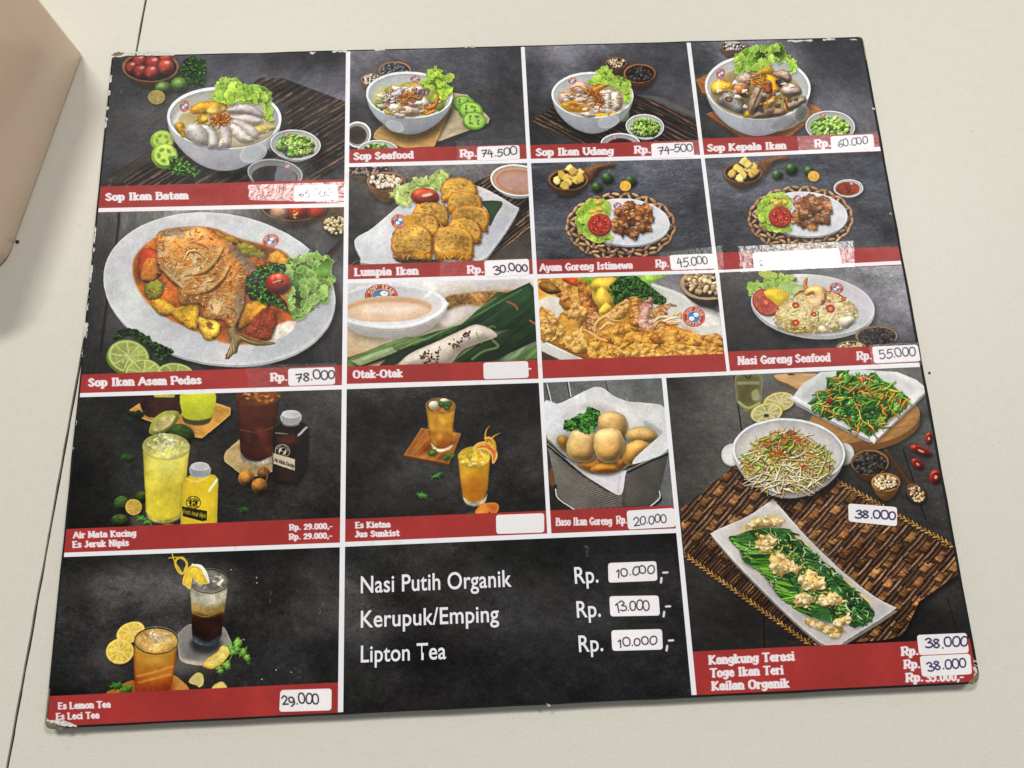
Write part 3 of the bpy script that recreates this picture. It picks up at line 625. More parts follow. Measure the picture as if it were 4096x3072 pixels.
    line([(845, 460), (880, 405), (940, 410), (1010, 470)], 24, (214, 180, 120), taper=(.4, .2), dome=.8, tex=[('grain', 2, .2)])
    disc(828, 304, 30, 17, -22, col=(150, 132, 112), soft=5, a=.8); disc(828, 306, 19, 9, -22, col=(196, 186, 170), soft=4, a=.8)
    blob([(1120, 900), (1160, 870), (1190, 920), (1300, 960), (1425, 985), (1300, 1000), (1210, 975), (1180, 1040), (1120, 1085), (1110, 1060), (1140, 980)], (150, 128, 84), dome=.5, edge=((84, 66, 40), 4))
    for k in range(14):
        t = k / 13; line([(1165, 920), (1190 + 230 * t * .9, 950 + 45 * t)] if k % 2 else [(1160, 930), (1115 + 60 * t, 1075 - 40 * t)], 4, pick([(206, 186, 150), (96, 76, 50)]), a=.8)
    bits(F, 190, 13, [(214, 146, 66), (170, 90, 34), (232, 186, 116), (206, 186, 150), (140, 72, 28), (222, 160, 80)], .7)
    # garnish
    lettuce([(1500, 470), (1560, 430), (1640, 400), (1690, 420), (1760, 440), (1780, 500), (1800, 580), (1770, 640), (1760, 700), (1700, 740), (1650, 780), (1560, 840), (1520, 790), (1500, 700), (1520, 620), (1490, 560)], (124, 164, 70), (44, 92, 26), (206, 226, 150), 10, .9, (1500, 640), 16)
    parsley([(1250, 560), (1330, 500), (1420, 480), (1490, 490), (1470, 540), (1390, 600), (1380, 660), (1460, 700), (1520, 800), (1460, 760), (1360, 730), (1260, 690), (1240, 620)], 150, ((16, 40, 16), (30, 72, 22), (58, 116, 32), (120, 170, 60)), 17)
    shade(oval(1445, 605, 78, 72), .5, 14, 4, 8); disc(1440, 608, 78, 70, 20, col=(168, 44, 28), dome=.8, spec=.4, edge=((96, 20, 14), 6)); disc(1466, 590, 56, 44, 30, col=(186, 62, 40), dome=.6, spec=.4); disc(1465, 590, 10, 12, col=(40, 16, 10)); line([(1410, 600), (1440, 588), (1460, 584)], 9, (236, 190, 170), a=.8)
    logo(1395, 335, 53, 43, -12)
    # limes
    parsley([(400, 960), (440, 900), (540, 890), (620, 950), (700, 1000), (770, 1030), (740, 1085), (680, 1070), (600, 980), (500, 930)], 80, ((16, 32, 16), (28, 54, 24), (52, 86, 34), (80, 124, 50)), 15)
    for x, y, rx, ry, rot in ((495, 1068, 138, 108, 12), (590, 1170, 122, 92, 4), (790, 1190, 130, 86, 4)):
        shade(oval(x, y, rx, ry), .5, 16, 6, 12); disc(x - 4, y + 10, rx, ry, rot, col=(92, 120, 40)); citrus(x, y, rx * .97, ry * .96, rot, (146, 172, 70), (150, 160, 86), (198, 208, 146), 9, rng.uniform(0, 1), sh=0)
    for k in range(5): disc(440 + 20 * k, 1050 + rng.uniform(-10, 60), 7, 10, 30, col=(220, 220, 180), a=.7)

def pic_seafood_soup():
    S.view(1300, 100)
    panel((131, -1, 226.6, 64), [[(124, 124, 134), (118, 118, 126), (76, 76, 82), (58, 58, 63)], [(104, 103, 110), (100, 100, 106), (84, 84, 90), (72, 72, 78)], [(74, 73, 78), (70, 70, 74), (80, 80, 86), (70, 70, 75)], [(60, 59, 62), (58, 57, 60), (52, 52, 56), (60, 60, 65)]], None, .2, .13, .3, 1.5)
    wood_cup(440, 285, 104, 58, 40, (78, 78, 86), 90, 9, body=(130, 96, 70), rim=(170, 132, 100), cols=[(84, 84, 92), (112, 110, 118), (62, 62, 70)], rw=.88)
    wood_cup(295, 345, 68, 42, 60, (130, 118, 104), 60, 7, body=(160, 114, 76), rim=(186, 142, 104), cols=[(206, 194, 176), (176, 164, 146), (222, 212, 196)], rw=.88)
    # boards and green slices
    B2 = [(700, 470), (820, 430), (900, 440), (1042, 590), (1030, 620), (720, 735), (640, 700)]
    shade(B2, .55, 20, 10, 16); shape([(x, y + 14) for x, y in B2], (60, 54, 50)); shape(B2, (198, 180, 150), tex=[('grain', .9, .12, None, dict(ang=-.4, stretch=8)), ('cloud', 1, .08)])
    B1 = [(350, 640), (660, 480), (800, 520), (690, 765), (500, 775), (302, 715), (310, 680)]
    shade(B1, .45, 16, 8, 12); shape([(x, y + 10) for x, y in B1], (120, 84, 40)); shape(B1, (190, 150, 88), tex=[('grain', .9, .12, None, dict(ang=.3, stretch=8)), ('cloud', 1, .1)], edge=((220, 184, 120), 3))
    for x, y, rx, ry in ((875, 492, 72, 46), (918, 535, 76, 54), (942, 600, 74, 56)):
        shade(oval(x, y, rx, ry), .5, 14, 5, 12); disc(x, y + 8, rx, ry, col=(70, 110, 34)); disc(x, y, rx, ry, 8, col=(112, 158, 54)); disc(x, y, rx * .84, ry * .82, 8, col=(156, 192, 92), tex=[('cloud', 1.5, .12)])
        for k in range(4):
            a = k * 1.57 + .6; disc(x + math.cos(a) * rx * .42, y + math.sin(a) * ry * .42, rx * .24, ry * .15, math.degrees(a) + 60, col=(82, 116, 40), soft=3)
            for j in range(3): disc(x + math.cos(a) * rx * .42 + rng.normal(0, 9), y + math.sin(a) * ry * .42 + rng.normal(0, 5), 5, 3, col=(206, 214, 150), a=.8)
    white_dish(205, 690, 84, 82, 6, 0, rim=12, inner=(150, 150, 152)); disc(200, 695, 62, 58, col=(38, 26, 22), edge=((110, 66, 40), 5))
    greens_dish(332, 790, 128, 64, 60)
    white_dish(532, 440, 274, 148, 104, 2, rim=16, col=(206, 210, 216), inner=(182, 186, 186), low=(132, 136, 146), wall=(204, 208, 208), taperx=.16)
    disc(440, 640, 60, 36, 20, col=(186, 188, 194), a=.6, edge=((214, 214, 220), 4))
    disc(535, 470, 236, 108, 2, col=(176, 170, 104), tex=[('cloud', 1.2, .2)], grad=(1, .3, (150, 160, 70)), edge=((196, 190, 150), 8))
    for P, c in (([(310, 500), (340, 450), (376, 470), (380, 520), (350, 540)], (140, 176, 66)), ([(380, 410), (440, 380), (470, 420), (400, 460)], (186, 170, 90)), ([(690, 430), (740, 470), (755, 520), (700, 540), (660, 480)], (150, 174, 56)), ([(480, 380), (560, 360), (640, 390), (560, 420)], (176, 160, 80)), ([(370, 545), (430, 540), (440, 570), (400, 570)], (206, 180, 60)), ([(590, 540), (660, 530), (690, 550), (620, 570)], (214, 176, 66))):
        blob(P, c, dome=.5, tex=[('lump', 1.6, .25)], edge=(np.array(c) * .6, 4))
    for P, c in (([(420, 390), (470, 385), (500, 430), (460, 460), (420, 420)], (220, 212, 214)), ([(500, 400), (560, 385), (630, 400), (610, 440), (530, 430)], (226, 216, 214)), ([(380, 520), (430, 490), (480, 500), (480, 540), (420, 545)], (224, 208, 196)), ([(470, 540), (510, 505), (570, 510), (600, 550), (560, 578), (490, 570)], (228, 208, 190)),
                 ([(590, 470), (640, 460), (660, 500), (620, 520)], (214, 206, 204)), ([(480, 480), (540, 470), (600, 490), (560, 520)], (222, 206, 190)), ([(430, 555), (500, 560), (500, 582), (450, 580)], (230, 220, 214))):
        shade(spline(P), .4, 8, 3, 6); blob(P, c, dome=.7, tex=[('lump', 1.8, .14), ('ridge', 1.8, .6, (250, 246, 244), {}, -.3)], edge=((150, 120, 106), 3))
    bits(oval(530, 475, 200, 84), 80, 26, [(226, 214, 210), (206, 190, 180), (190, 176, 90), (150, 110, 110), (236, 226, 220), (196, 140, 80)], .85)
    strands(oval(415, 465, 50, 30), 24, 40, 9, [(206, 192, 196), (150, 120, 136), (226, 214, 216)], .6)
    strands(oval(610, 425, 34, 24), 14, 40, 8, [(196, 180, 190), (140, 112, 132)], .6)
    strands(oval(520, 465, 60, 36), 46, 52, 7, [(206, 124, 40), (176, 92, 24), (232, 160, 70)], .4)
    blob([(630, 520), (680, 500), (705, 460), (712, 420), (724, 430), (720, 480), (690, 530), (650, 540)], (214, 132, 60), dome=.8, edge=((140, 70, 24), 4))
    line([(640, 565), (690, 540)], 14, (224, 140, 70), dome=.5)
    lettuce([(606, 360), (640, 330), (650, 290), (690, 270), (735, 290), (745, 320), (815, 305), (800, 350), (760, 370), (800, 400), (790, 450), (740, 470), (700, 420), (640, 400)], (164, 204, 60), (90, 140, 26), (220, 238, 110), 7, 1.3)
    logo(571, 340, 32, 23, 5)

def pic_prawn_soup():
    S.view(1300, 100)
    panel((227.8, -1, 320.5, 65), [[(92, 92, 100), (136, 136, 146), (104, 104, 112), (70, 70, 76), (60, 60, 66)], [(70, 70, 76), (112, 112, 120), (84, 84, 90), (72, 72, 78), (66, 66, 72)], [(64, 64, 68), (64, 64, 68), (60, 60, 64), (64, 64, 70), (80, 80, 86)], [(62, 62, 66), (58, 58, 62), (52, 52, 56), (54, 54, 58), (60, 60, 64)]], None, .2, .13, .2, 1.5)
    glow(1520, 200, 120, 60, (150, 150, 160), .5)
    twig_mat([(1320, 590), (1440, 520), (1950, 425), (2100, 480), (2360, 590), (2360, 780), (1680, 780), (1310, 620)], 27, 26, (40, 33, 31), (112, 86, 72))
    shape([(1960, 440), (2060, 470), (2420, 630), (2420, 590), (2100, 450)], (96, 98, 102), a=.8, soft=5)
    wood_cup(1840, 238, 69, 38, 44, (120, 100, 80), 50, 7.5, body=(104, 72, 48), rim=(150, 108, 76), cols=[(196, 176, 146), (160, 140, 112)], rw=.86)
    wood_cup(1988, 305, 103, 62, 40, (40, 34, 34), 110, 8, body=(104, 66, 40), rim=(160, 110, 68), cols=[(58, 50, 50), (40, 34, 34), (80, 72, 72)], rw=.88)
    white_dish(1690, 440, 259, 146, 100, 1, rim=15, col=(208, 212, 218), inner=(186, 190, 192), low=(132, 136, 146), wall=(206, 210, 212), taperx=.14)
    disc(1790, 610, 70, 40, -14, col=(178, 180, 188), a=.6, edge=((214, 214, 220), 4)); disc(1890, 570, 32, 44, 20, col=(130, 140, 130), a=.7, soft=5)
    disc(1686, 470, 222, 110, 1, col=(178, 168, 140), tex=[('cloud', 1.2, .16)], edge=((200, 196, 180), 8))
    for P, c in (([(1545, 400), (1570, 365), (1620, 355), (1660, 375), (1680, 420), (1640, 450), (1600, 440)], (222, 196, 186)), ([(1470, 470), (1480, 430), (1530, 412), (1570, 440), (1560, 480), (1500, 492)], (222, 192, 176)), ([(1570, 470), (1620, 450), (1680, 460), (1640, 490), (1590, 500)], (226, 206, 196)),
                 ([(1700, 430), (1780, 415), (1850, 430), (1880, 480), (1860, 530), (1800, 500), (1740, 460)], (216, 206, 198)), ([(1800, 440), (1850, 420), (1870, 480), (1850, 540), (1810, 520)], (226, 220, 214)), ([(1690, 510), (1750, 490), (1790, 520), (1780, 560), (1720, 555)], (230, 226, 224)), ([(1760, 440), (1800, 430), (1800, 560), (1770, 545)], (214, 210, 206)), ([(1610, 560), (1650, 548), (1700, 560), (1690, 580), (1640, 578)], (228, 224, 222))):
        shade(spline(P), .4, 8, 3, 6); blob(P, c, dome=.7, tex=[('lump', 1.8, .12), ('ridge', 1.8, .6, (250, 246, 244), {}, -.35)], edge=((170, 120, 90), 3))
    for P in ([(1550, 400), (1600, 385), (1650, 420), (1690, 450)], [(1480, 430), (1540, 425), (1590, 440), (1640, 450)], [(1640, 380), (1670, 400), (1690, 440)]): line(P, 18, (208, 122, 56), a=.85, soft=4, taper=(.4, .3), dome=.6)
    blob([(1675, 410), (1700, 385), (1780, 370), (1782, 390), (1740, 412), (1690, 430)], (226, 160, 40), dome=.5, edge=((160, 90, 20), 4))
    blob([(1490, 500), (1530, 478), (1590, 480), (1650, 500), (1675, 540), (1600, 552), (1520, 540)], (226, 172, 40), dome=.4, edge=((180, 110, 20), 5)); disc(1580, 515, 66, 20, 8, col=(190, 130, 36), soft=6, tex=[('grain', 2, .3)])
    blob([(1700, 562), (1760, 555), (1790, 565), (1730, 580)], (232, 186, 60)); blob([(1790, 550), (1830, 545), (1840, 558), (1800, 566)], (232, 186, 60))
    bits(oval(1690, 475, 190, 84), 50, 24, [(232, 222, 214), (214, 196, 186), (206, 140, 90), (226, 206, 190)], .75)
    strands(oval(1712, 465, 60, 44, 40), 46, 54, 7, [(196, 112, 40), (160, 80, 24), (224, 150, 76)], .4)
    lettuce([(1640, 365), (1700, 320), (1720, 285), (1770, 268), (1810, 290), (1820, 320), (1880, 325), (1925, 345), (1930, 400), (1930, 480), (1900, 490), (1890, 430), (1840, 400), (1780, 380), (1720, 370)], (152, 194, 66), (84, 130, 30), (214, 234, 122), 7, 1.3)
    logo(1562, 352, 27, 20, -5)
    greens_dish(2020, 640, 121, 78, 100, 4, 10); logo(1968, 592, 14, 11)
    white_dish(1865, 745, 124, 62, 10, rim=9, inner=(150, 150, 152)); disc(1868, 775, 96, 60, col=(40, 28, 26), edge=((96, 60, 40), 4)); logo(1828, 713, 16, 10)

def pic_head_soup():
    S.view(2600, 100)
    panel((321.4, -1, 421, 66), [[(86, 86, 92), (128, 128, 136), (110, 110, 118), (58, 58, 64), (50, 50, 56)], [(70, 70, 75), (110, 110, 116), (108, 108, 116), (74, 74, 80), (60, 60, 66)], [(64, 64, 68), (80, 80, 86), (108, 108, 116), (106, 106, 114), (84, 84, 92)], [(54, 54, 57), (56, 56, 60), (70, 70, 75), (84, 84, 92), (90, 90, 98)]], None, .2, .13, .5, 1.5)
    wood_cup(525, 135, 88, 36, 50, (150, 140, 132), 50, 8, body=(120, 92, 80), rim=(160, 130, 114), cols=[(170, 162, 156), (140, 130, 126), (190, 184, 178)], rw=.88)
    for B, c in (([(290, 345), (360, 310), (420, 380), (410, 440), (330, 430)], (170, 112, 66)), ([(355, 560), (700, 430), (1000, 490), (1085, 535), (900, 690), (840, 730), (600, 730)], (178, 118, 74))):
        shade(B, .5, 18, 8, 14); shape([(x, y + 14) for x, y in B], (104, 62, 34)); shape(B, c, tex=[('grain', .9, .16, None, dict(ang=.5, stretch=8)), ('cloud', 1, .12)])
    white_dish(680, 390, 334, 205, 106, 3, rim=17, col=(212, 216, 222), inner=(184, 186, 184), low=(146, 148, 158), wall=(206, 208, 208), taperx=.14)
    disc(850, 618, 104, 44, -16, col=(128, 128, 132), a=.75, soft=6, edge=((206, 206, 210), 4)); disc(955, 560, 42, 58, 30, col=(96, 98, 92), a=.85, soft=5, edge=((196, 196, 196), 4))
    disc(672, 430, 292, 162, 3, col=(150, 132, 84), tex=[('cloud', 1.2, .22)], edge=((190, 186, 160), 9))
    for P, c in (([(385, 380), (430, 345), (500, 360), (525, 400), (470, 430), (400, 430)], (214, 164, 54)), ([(650, 320), (720, 250), (760, 260), (780, 310), (700, 320)], (206, 164, 60)), ([(730, 320), (800, 330), (818, 400), (790, 490), (730, 520), (740, 440)], (232, 170, 40)), ([(740, 350), (770, 370), (765, 450), (735, 460), (720, 400)], (170, 84, 36)),
                 ([(850, 460), (890, 440), (880, 490), (900, 520), (845, 555)], (222, 172, 60)), ([(580, 545), (620, 540), (640, 578), (590, 580)], (206, 170, 40))):
        shade(spline(P), .4, 8, 3, 6); blob(P, c, dome=.6, tex=[('lump', 1.5, .22)], edge=(np.array(c) * .6, 4))
    for P, c in (([(520, 360), (550, 310), (600, 292), (650, 320), (640, 370), (560, 385)], (206, 184, 168)), ([(420, 480), (470, 425), (520, 420), (570, 460), (600, 520), (580, 560), (500, 530)], (176, 172, 170)), ([(625, 470), (650, 400), (700, 385), (735, 420), (720, 490), (660, 560), (620, 540)], (156, 128, 108)),
                 ([(775, 310), (830, 280), (885, 310), (880, 360), (820, 340)], (196, 166, 140)), ([(790, 350), (850, 340), (870, 380), (820, 390)], (50, 46, 44)), ([(830, 400), (880, 365), (940, 390), (950, 430), (880, 450), (840, 440)], (206, 180, 168)), ([(640, 580), (720, 530), (830, 520), (850, 560), (760, 582)], (180, 150, 128)), ([(860, 500), (960, 450), (985, 480), (900, 530)], (150, 138, 118))):
        shade(spline(P), .5, 10, 4, 8); blob(P, c, dome=.8, tex=[('lump', 1.6, .3), ('ridge', 1.7, .9, (236, 230, 226), {}, -.45), ('vein', 1.8, 1, (60, 44, 36), {}, -.6)], edge=((80, 60, 46), 4))
    disc(497, 468, 24, 20, 20, col=(60, 56, 56)); disc(497, 468, 14, 12, col=(150, 110, 70))
    disc(576, 410, 50, 46, col=(172, 112, 66), dome=.9, spec=.25)
    bits(oval(680, 440, 250, 120), 46, 28, [(206, 184, 168), (110, 90, 76), (70, 60, 54), (214, 166, 70), (176, 150, 130), (226, 214, 206), (150, 110, 80)], .8)
    for P in ([(640, 540), (670, 470), (700, 400)], [(700, 540), (720, 460)], [(850, 470), (870, 530), (900, 540)]): line(P, 12, (70, 44, 30), a=.7, soft=4)
    line([(425, 420), (425, 370), (440, 330)], 10, (226, 228, 230), a=.8, soft=3)
    strands(oval(685, 352, 46, 26), 30, 50, 7, [(226, 150, 50), (200, 110, 30)], .4)
    lettuce([(530, 300), (540, 220), (530, 180), (600, 150), (660, 120), (740, 135), (800, 118), (840, 140), (860, 180), (900, 210), (932, 235), (905, 300), (885, 290), (850, 230), (780, 240), (720, 260), (650, 285), (590, 290)], (150, 194, 66), (66, 116, 28), (216, 236, 128), 9, 1.1, (680, 280), 14)
    logo(444, 308, 27, 34, 20)
    greens_dish(1138, 640, 156, 100, 130, 4, 10); logo(1090, 570, 20, 14)

def pic_spring_rolls():
    S.view(1300, 100)
    panel((131, 72.6, 226.6, 131), [[(80, 74, 70), (124, 120, 120), (128, 126, 128), (112, 108, 108)], [(64, 61, 60), (90, 88, 88), (96, 94, 96), (80, 74, 72)], [(60, 58, 58), (62, 60, 60), (66, 62, 62), (60, 52, 48)], [(46, 40, 36), (56, 52, 50), (60, 54, 50), (62, 58, 56)]], None, .2, .14, .3, 1.5)
    twig_mat([(900, 1010), (1080, 940), (1300, 1120), (1300, 1290), (1000, 1490), (930, 1490), (1200, 1150)], -38, 26, (46, 38, 32), (150, 120, 96))
    twig_mat([(150, 1500), (400, 1380), (420, 1420), (150, 1540)], -30, 20)
    wood_cup(265, 905, 150, 52, 30, (90, 74, 66), 60, 11, body=(120, 90, 62), rim=(150, 114, 82), cols=[(110, 96, 90), (140, 124, 114)], rw=.92)
    wood_cup(385, 985, 124, 58, 80, (130, 112, 90), 90, 12, body=(146, 106, 66), rim=(176, 134, 90), cols=[(212, 196, 172), (186, 166, 138), (224, 210, 190)], rw=.9)
    # sauce dish
    white_dish(1215, 980, 172, 100, 18, 6, rim=12, inner=(178, 150, 130)); disc(1222, 990, 142, 76, 6, col=(188, 150, 140), edge=((170, 96, 50), 6), tex=[('cloud', 1, .05)])
    # square plate
    Pl = [(186, 1360), (300, 1280), (480, 1130), (620, 1030), (880, 1010), (1000, 1030), (1195, 1140), (1215, 1180), (1080, 1390), (960, 1495), (600, 1530), (250, 1505), (225, 1470)]
    shade(Pl, .6, 30, 14, 26); blob([(x, y + 14) for x, y in Pl], (150, 150, 154), n=5); blob(Pl, (204, 205, 209), n=5, tex=[('cloud', .6, .06), ('grain', 1, .03)], grad=(.4, 1, (190, 192, 198)), edge=((228, 230, 232), 5))
    blob([(440, 1480), (440, 1440), (560, 1465), (740, 1490), (700, 1505), (500, 1505)], (40, 60, 36)); blob([(990, 1130), (1010, 1110), (1120, 1120), (1080, 1200), (1040, 1270), (1030, 1180)], (52, 76, 48), edge=((30, 46, 28), 4))
    lettuce([(405, 1080), (430, 1040), (480, 1010), (540, 1000), (580, 960), (650, 970), (700, 930), (790, 930), (770, 990), (730, 1040), (650, 1060), (560, 1100), (520, 1150), (450, 1110)], (176, 198, 104), (104, 140, 50), (220, 232, 160), 8, 1.1, (600, 1060), 12)
    shade(oval(632, 1085, 92, 54), .4, 12, 4, 8); disc(632, 1086, 90, 56, 6, col=(176, 62, 36), dome=.7, spec=.3, edge=((110, 30, 20), 5)); disc(640, 1075, 62, 34, -8, col=(190, 80, 48), dome=.5); disc(645, 1074, 34, 9, -12, col=(244, 226, 214), soft=5, a=.9)
    for x0, y0, w, h, ro in ((730, 962, 230, 140, 12), (770, 1050, 225, 120, 10), (555, 1118, 230, 130, 12), (795, 1138, 245, 140, 10), (500, 1185, 220, 130, 12), (770, 1218, 220, 140, 8), (418, 1250, 265, 200, 12), (680, 1268, 260, 190, 6)):
        big = w > 250
        P = [(x0 + w * u, y0 + h * v) for u, v in ((0, .85), (.02, .4), (.15, .1), (.4, 0), (.7, .06), (.92, .26), (1, .62), (.97, 1.05), (.9, 1.2), (.5, 1.12), (.1, 1.15))]
        Q = wob(P, 3, 5, 2); shade(Q, .55, 12, 4, 8)
        shape(Q, (190, 130, 40), dome=.75, R=10, tex=[('lump', 1.6, .3), ('ridge', 1.6, 1, (240, 196, 96), {}, -.5)], edge=((136, 80, 20), 3))
        f = [(x0 + w * u, y0 + h * v) for u, v in ((.05, .78), (.07, .4), (.2, .14), (.42, .06), (.68, .12), (.88, .32), (.93, .66), (.88, .9), (.5, .86), (.2, .9))]
        shape(spline(f), (206, 160, 72), tex=[('cloud', 1.2, .16), ('lump', 1.5, .2), ('grain', 2, .16), ('ridge', 1.6, .8, (236, 200, 120), {}, -.5), ('lump', 1.8, 1, (140, 90, 30), {}, -.6)], soft=5, edge=((226, 178, 90), 4))
        for q in inside(np.array(f), 34 if big else 16): disc(q[0], q[1], rng.uniform(4, 12), rng.uniform(2, 5), rng.uniform(-30, 30), col=pick([(130, 84, 26), (104, 92, 36), (150, 60, 24), (236, 200, 130)]), soft=3, a=.7)
        strands([(x0 + w * .05, y0 + h * .9), (x0 + w * .95, y0 + h * .95), (x0 + w * .9, y0 + h * 1.15), (x0 + w * .1, y0 + h * 1.12)], 26 if big else 10, 40, 6, [(236, 190, 90), (140, 80, 16), (206, 146, 40)], .5, shadow=0)
    logo(466, 1240, 50, 45, 0)
    for P in ([(500, 1235), (560, 1200), (640, 1190), (700, 1230), (660, 1300), (500, 1290)],): pass
    disc(530, 1235, 40, 36, 20, col=(196, 144, 54), soft=6, tex=[('lump', 1.5, .15)])

def chicken_plate(ox, oy, sc, cx, cy):
    """the fried chicken plate on a round wooden-link mat, drawn about (cx, cy)"""
    def X(u, v): return (cx + u * sc, cy + v * sc)
    def XP(P): return [X(*p) for p in P]
    shade(oval(cx, cy, 330 * sc, 200 * sc), .5, 24, 6, 14)
    def link_(x, y, ang):
        disc(*X(x + 2, y + 7), 27 * sc, 11 * sc, ang, col=(36, 30, 28), soft=3, a=.6)
        disc(*X(x, y), 27 * sc, 10.5 * sc, ang, col=pick([(196, 154, 116), (180, 136, 98), (208, 170, 132)]), dome=.4, soft=1.3, edge=((112, 80, 54), 1.5))
    for ringr, m in ((1.0, 34), (.80, 28), (.60, 22)):
        for i in range(m):
            a = i * 2 * math.pi / m; x, y = 338 * ringr * math.cos(a), 206 * ringr * math.sin(a) + 18
            link_(x, y, math.degrees(math.atan2(186 * math.cos(a), -318 * math.sin(a))) + (14 if i % 2 else -14))
            a2 = a + math.pi / m; r2 = ringr - .10; link_(338 * r2 * math.cos(a2), 206 * r2 * math.sin(a2) + 18, math.degrees(math.atan2(186 * math.sin(a2), 318 * math.cos(a2))) + (40 if i % 2 else -40))
    shade(oval(*X(30, -12), 278 * sc, 148 * sc, 3), .55, 18, 6, 16)
    disc(*X(30, -6), 280 * sc, 150 * sc, 4, col=(160, 162, 168)); disc(*X(30, -14), 278 * sc, 146 * sc, 4, col=(222, 224, 230), grad=(.4, 1, (206, 208, 214)), edge=((236, 238, 242), 3)); disc(*X(40, -10), 200 * sc, 96 * sc, 4, col=(210, 212, 218), soft=14)
    lettuce(XP([(-290, -20), (-270, -90), (-210, -140), (-130, -160), (-70, -120), (-70, -60), (-160, 40), (-60, 70), (-80, 110), (-180, 110), (-250, 60)]), (148, 186, 60), (74, 116, 26), (208, 226, 116), 6 * sc, 1.4)
    for k in range(5): blob(np.array([X(-130 + rng.normal(0, 30), -85 + rng.normal(0, 16))]) + np.array([(-24, 8), (-10, -18), (20, -14), (28, 8), (4, 18)]) * sc, (222, 200, 96), dome=.6, edge=((170, 140, 50), 3))
    tomato_face(*X(-132, 8), 76 * sc, 70 * sc, 0, (150, 42, 40), (176, 66, 56), (140, 40, 34))
    for P in ([(10, -120), (60, -145), (100, -120), (80, -70), (30, -80)], [(90, -110), (160, -130), (200, -90), (200, -30), (140, -30)], [(-40, -90), (10, -100), (40, -60), (0, -40), (-40, -60)], [(160, -60), (210, -40), (195, 0), (160, 0)],
              [(10, -70), (80, -80), (120, -20), (60, 20), (10, -10)], [(-50, -30), (0, -30), (30, 20), (20, 90), (-20, 60), (-60, 40)], [(130, -30), (160, -40), (200, 40), (140, 60), (110, 30)], [(20, 40), (100, 25), (120, 60), (90, 100), (40, 80)], [(70, -90), (130, -80), (140, -30), (90, -10), (60, -50)], [(100, -10), (150, -10), (150, 40), (110, 50), (90, 20)], [(-10, -40), (40, -50), (60, 0), (30, 30), (-10, 10)]):
        chicken(XP(P))
    logo(*X(-20, -112), 27 * sc, 23 * sc, 0)

def pineapple_scoop(x, y, s):
    def X(u, v): return (x + u * s, y + v * s)
    P = [X(*p) for p in ((100, -60), (180, -95), (295, -105), (295, -80), (220, -70), (170, -20), (140, 20))]
    shade(P, .5, 16, 6, 14); blob(P, (112, 78, 48), dome=.5, tex=[('grain', 1, .2)])
    wood_cup(x, y, 128 * s, 70 * s, 42 * s, (70, 46, 26), 0, 0, body=(104, 68, 38), rim=(138, 96, 58), taper=.2, rw=.88)
    for u, v in ((-40, -30), (10, -70), (-10, -10), (40, -20), (-70, 10), (0, 20), (70, -40), (60, 5), (-20, 40), (30, -50), (80, -5)):
        Q = np.array([X(u, v)]) + np.array([(-34, 8), (-22, -24), (8, -34), (34, -6), (22, 24), (-8, 30)]) * s * rng.uniform(.7, 1.1, (6, 1))
        shade(spline(Q), .3, 6, 2, 5); shape(Q, pick([(236, 214, 122), (226, 196, 96), (244, 230, 160)], 5), dome=.6, R=5, edge=((180, 140, 60), 3), tex=[('cloud', 2, .1)])

def limes_trio(P):
    for x, y, r, kind in P:
        shade(oval(x, y, r, r * .9), .5, 14, 5, 10)
        if kind: citrus(x, y, r, r * .95, 0, (190, 140, 40), (222, 160, 50), (238, 206, 120), 9, sh=0)
        else: disc(x, y, r, r * .93, col=(48, 76, 34), dome=.9, tex=[('grain', 1.6, .25)], spec=.25)

def pic_chicken_special():
    S.view(1300, 100)
    panel((227.8, 73.6, 320.5, 131.6), [[(76, 78, 86), (96, 98, 108), (90, 92, 102), (74, 76, 86)], [(62, 64, 72), (78, 80, 90), (76, 78, 88), (62, 64, 72)], [(84, 86, 96), (76, 78, 86), (66, 68, 76), (56, 58, 64)], [(76, 78, 86), (60, 61, 66), (52, 53, 58), (54, 56, 62)]], None, .26, .2, .05, 2.5, .8)
    pineapple_scoop(1535, 975, 1.0); limes_trio(((1785, 972, 38, 0), (1718, 1030, 36, 0), (1930, 990, 38, 0), (1897, 1017, 36, 1)))
    chicken_plate(0, 0, 1.0, 1868, 1255)

def pic_chicken_plain():
    S.view(2600, 100)
    panel((321.4, 72.4, 421, 131.6), [[(80, 82, 90), (90, 92, 100), (70, 72, 80), (58, 60, 68)], [(72, 74, 82), (84, 86, 96), (78, 80, 90), (62, 64, 72)], [(68, 70, 78), (72, 74, 82), (68, 70, 78), (60, 62, 70)], [(60, 62, 68), (60, 62, 68), (56, 58, 64), (56, 58, 66)]], None, .26, .2, .05, 2.5, .8)
    pineapple_scoop(585, 930, .98); limes_trio(((893, 914, 38, 0), (803, 950, 34, 0), (1005, 925, 34, 0), (1033, 955, 36, 1)))
    white_dish(1252, 1030, 94, 56, 8, rim=6, inner=(190, 190, 194)); blob(oval(1248, 1034, 76, 44), (150, 60, 34), tex=[('lump', 2, .3), ('ridge', 2, 1, (206, 110, 60), {}, -.5)]); logo(1272, 997, 16, 13)
    chicken_plate(0, 0, .96, 950, 1205)

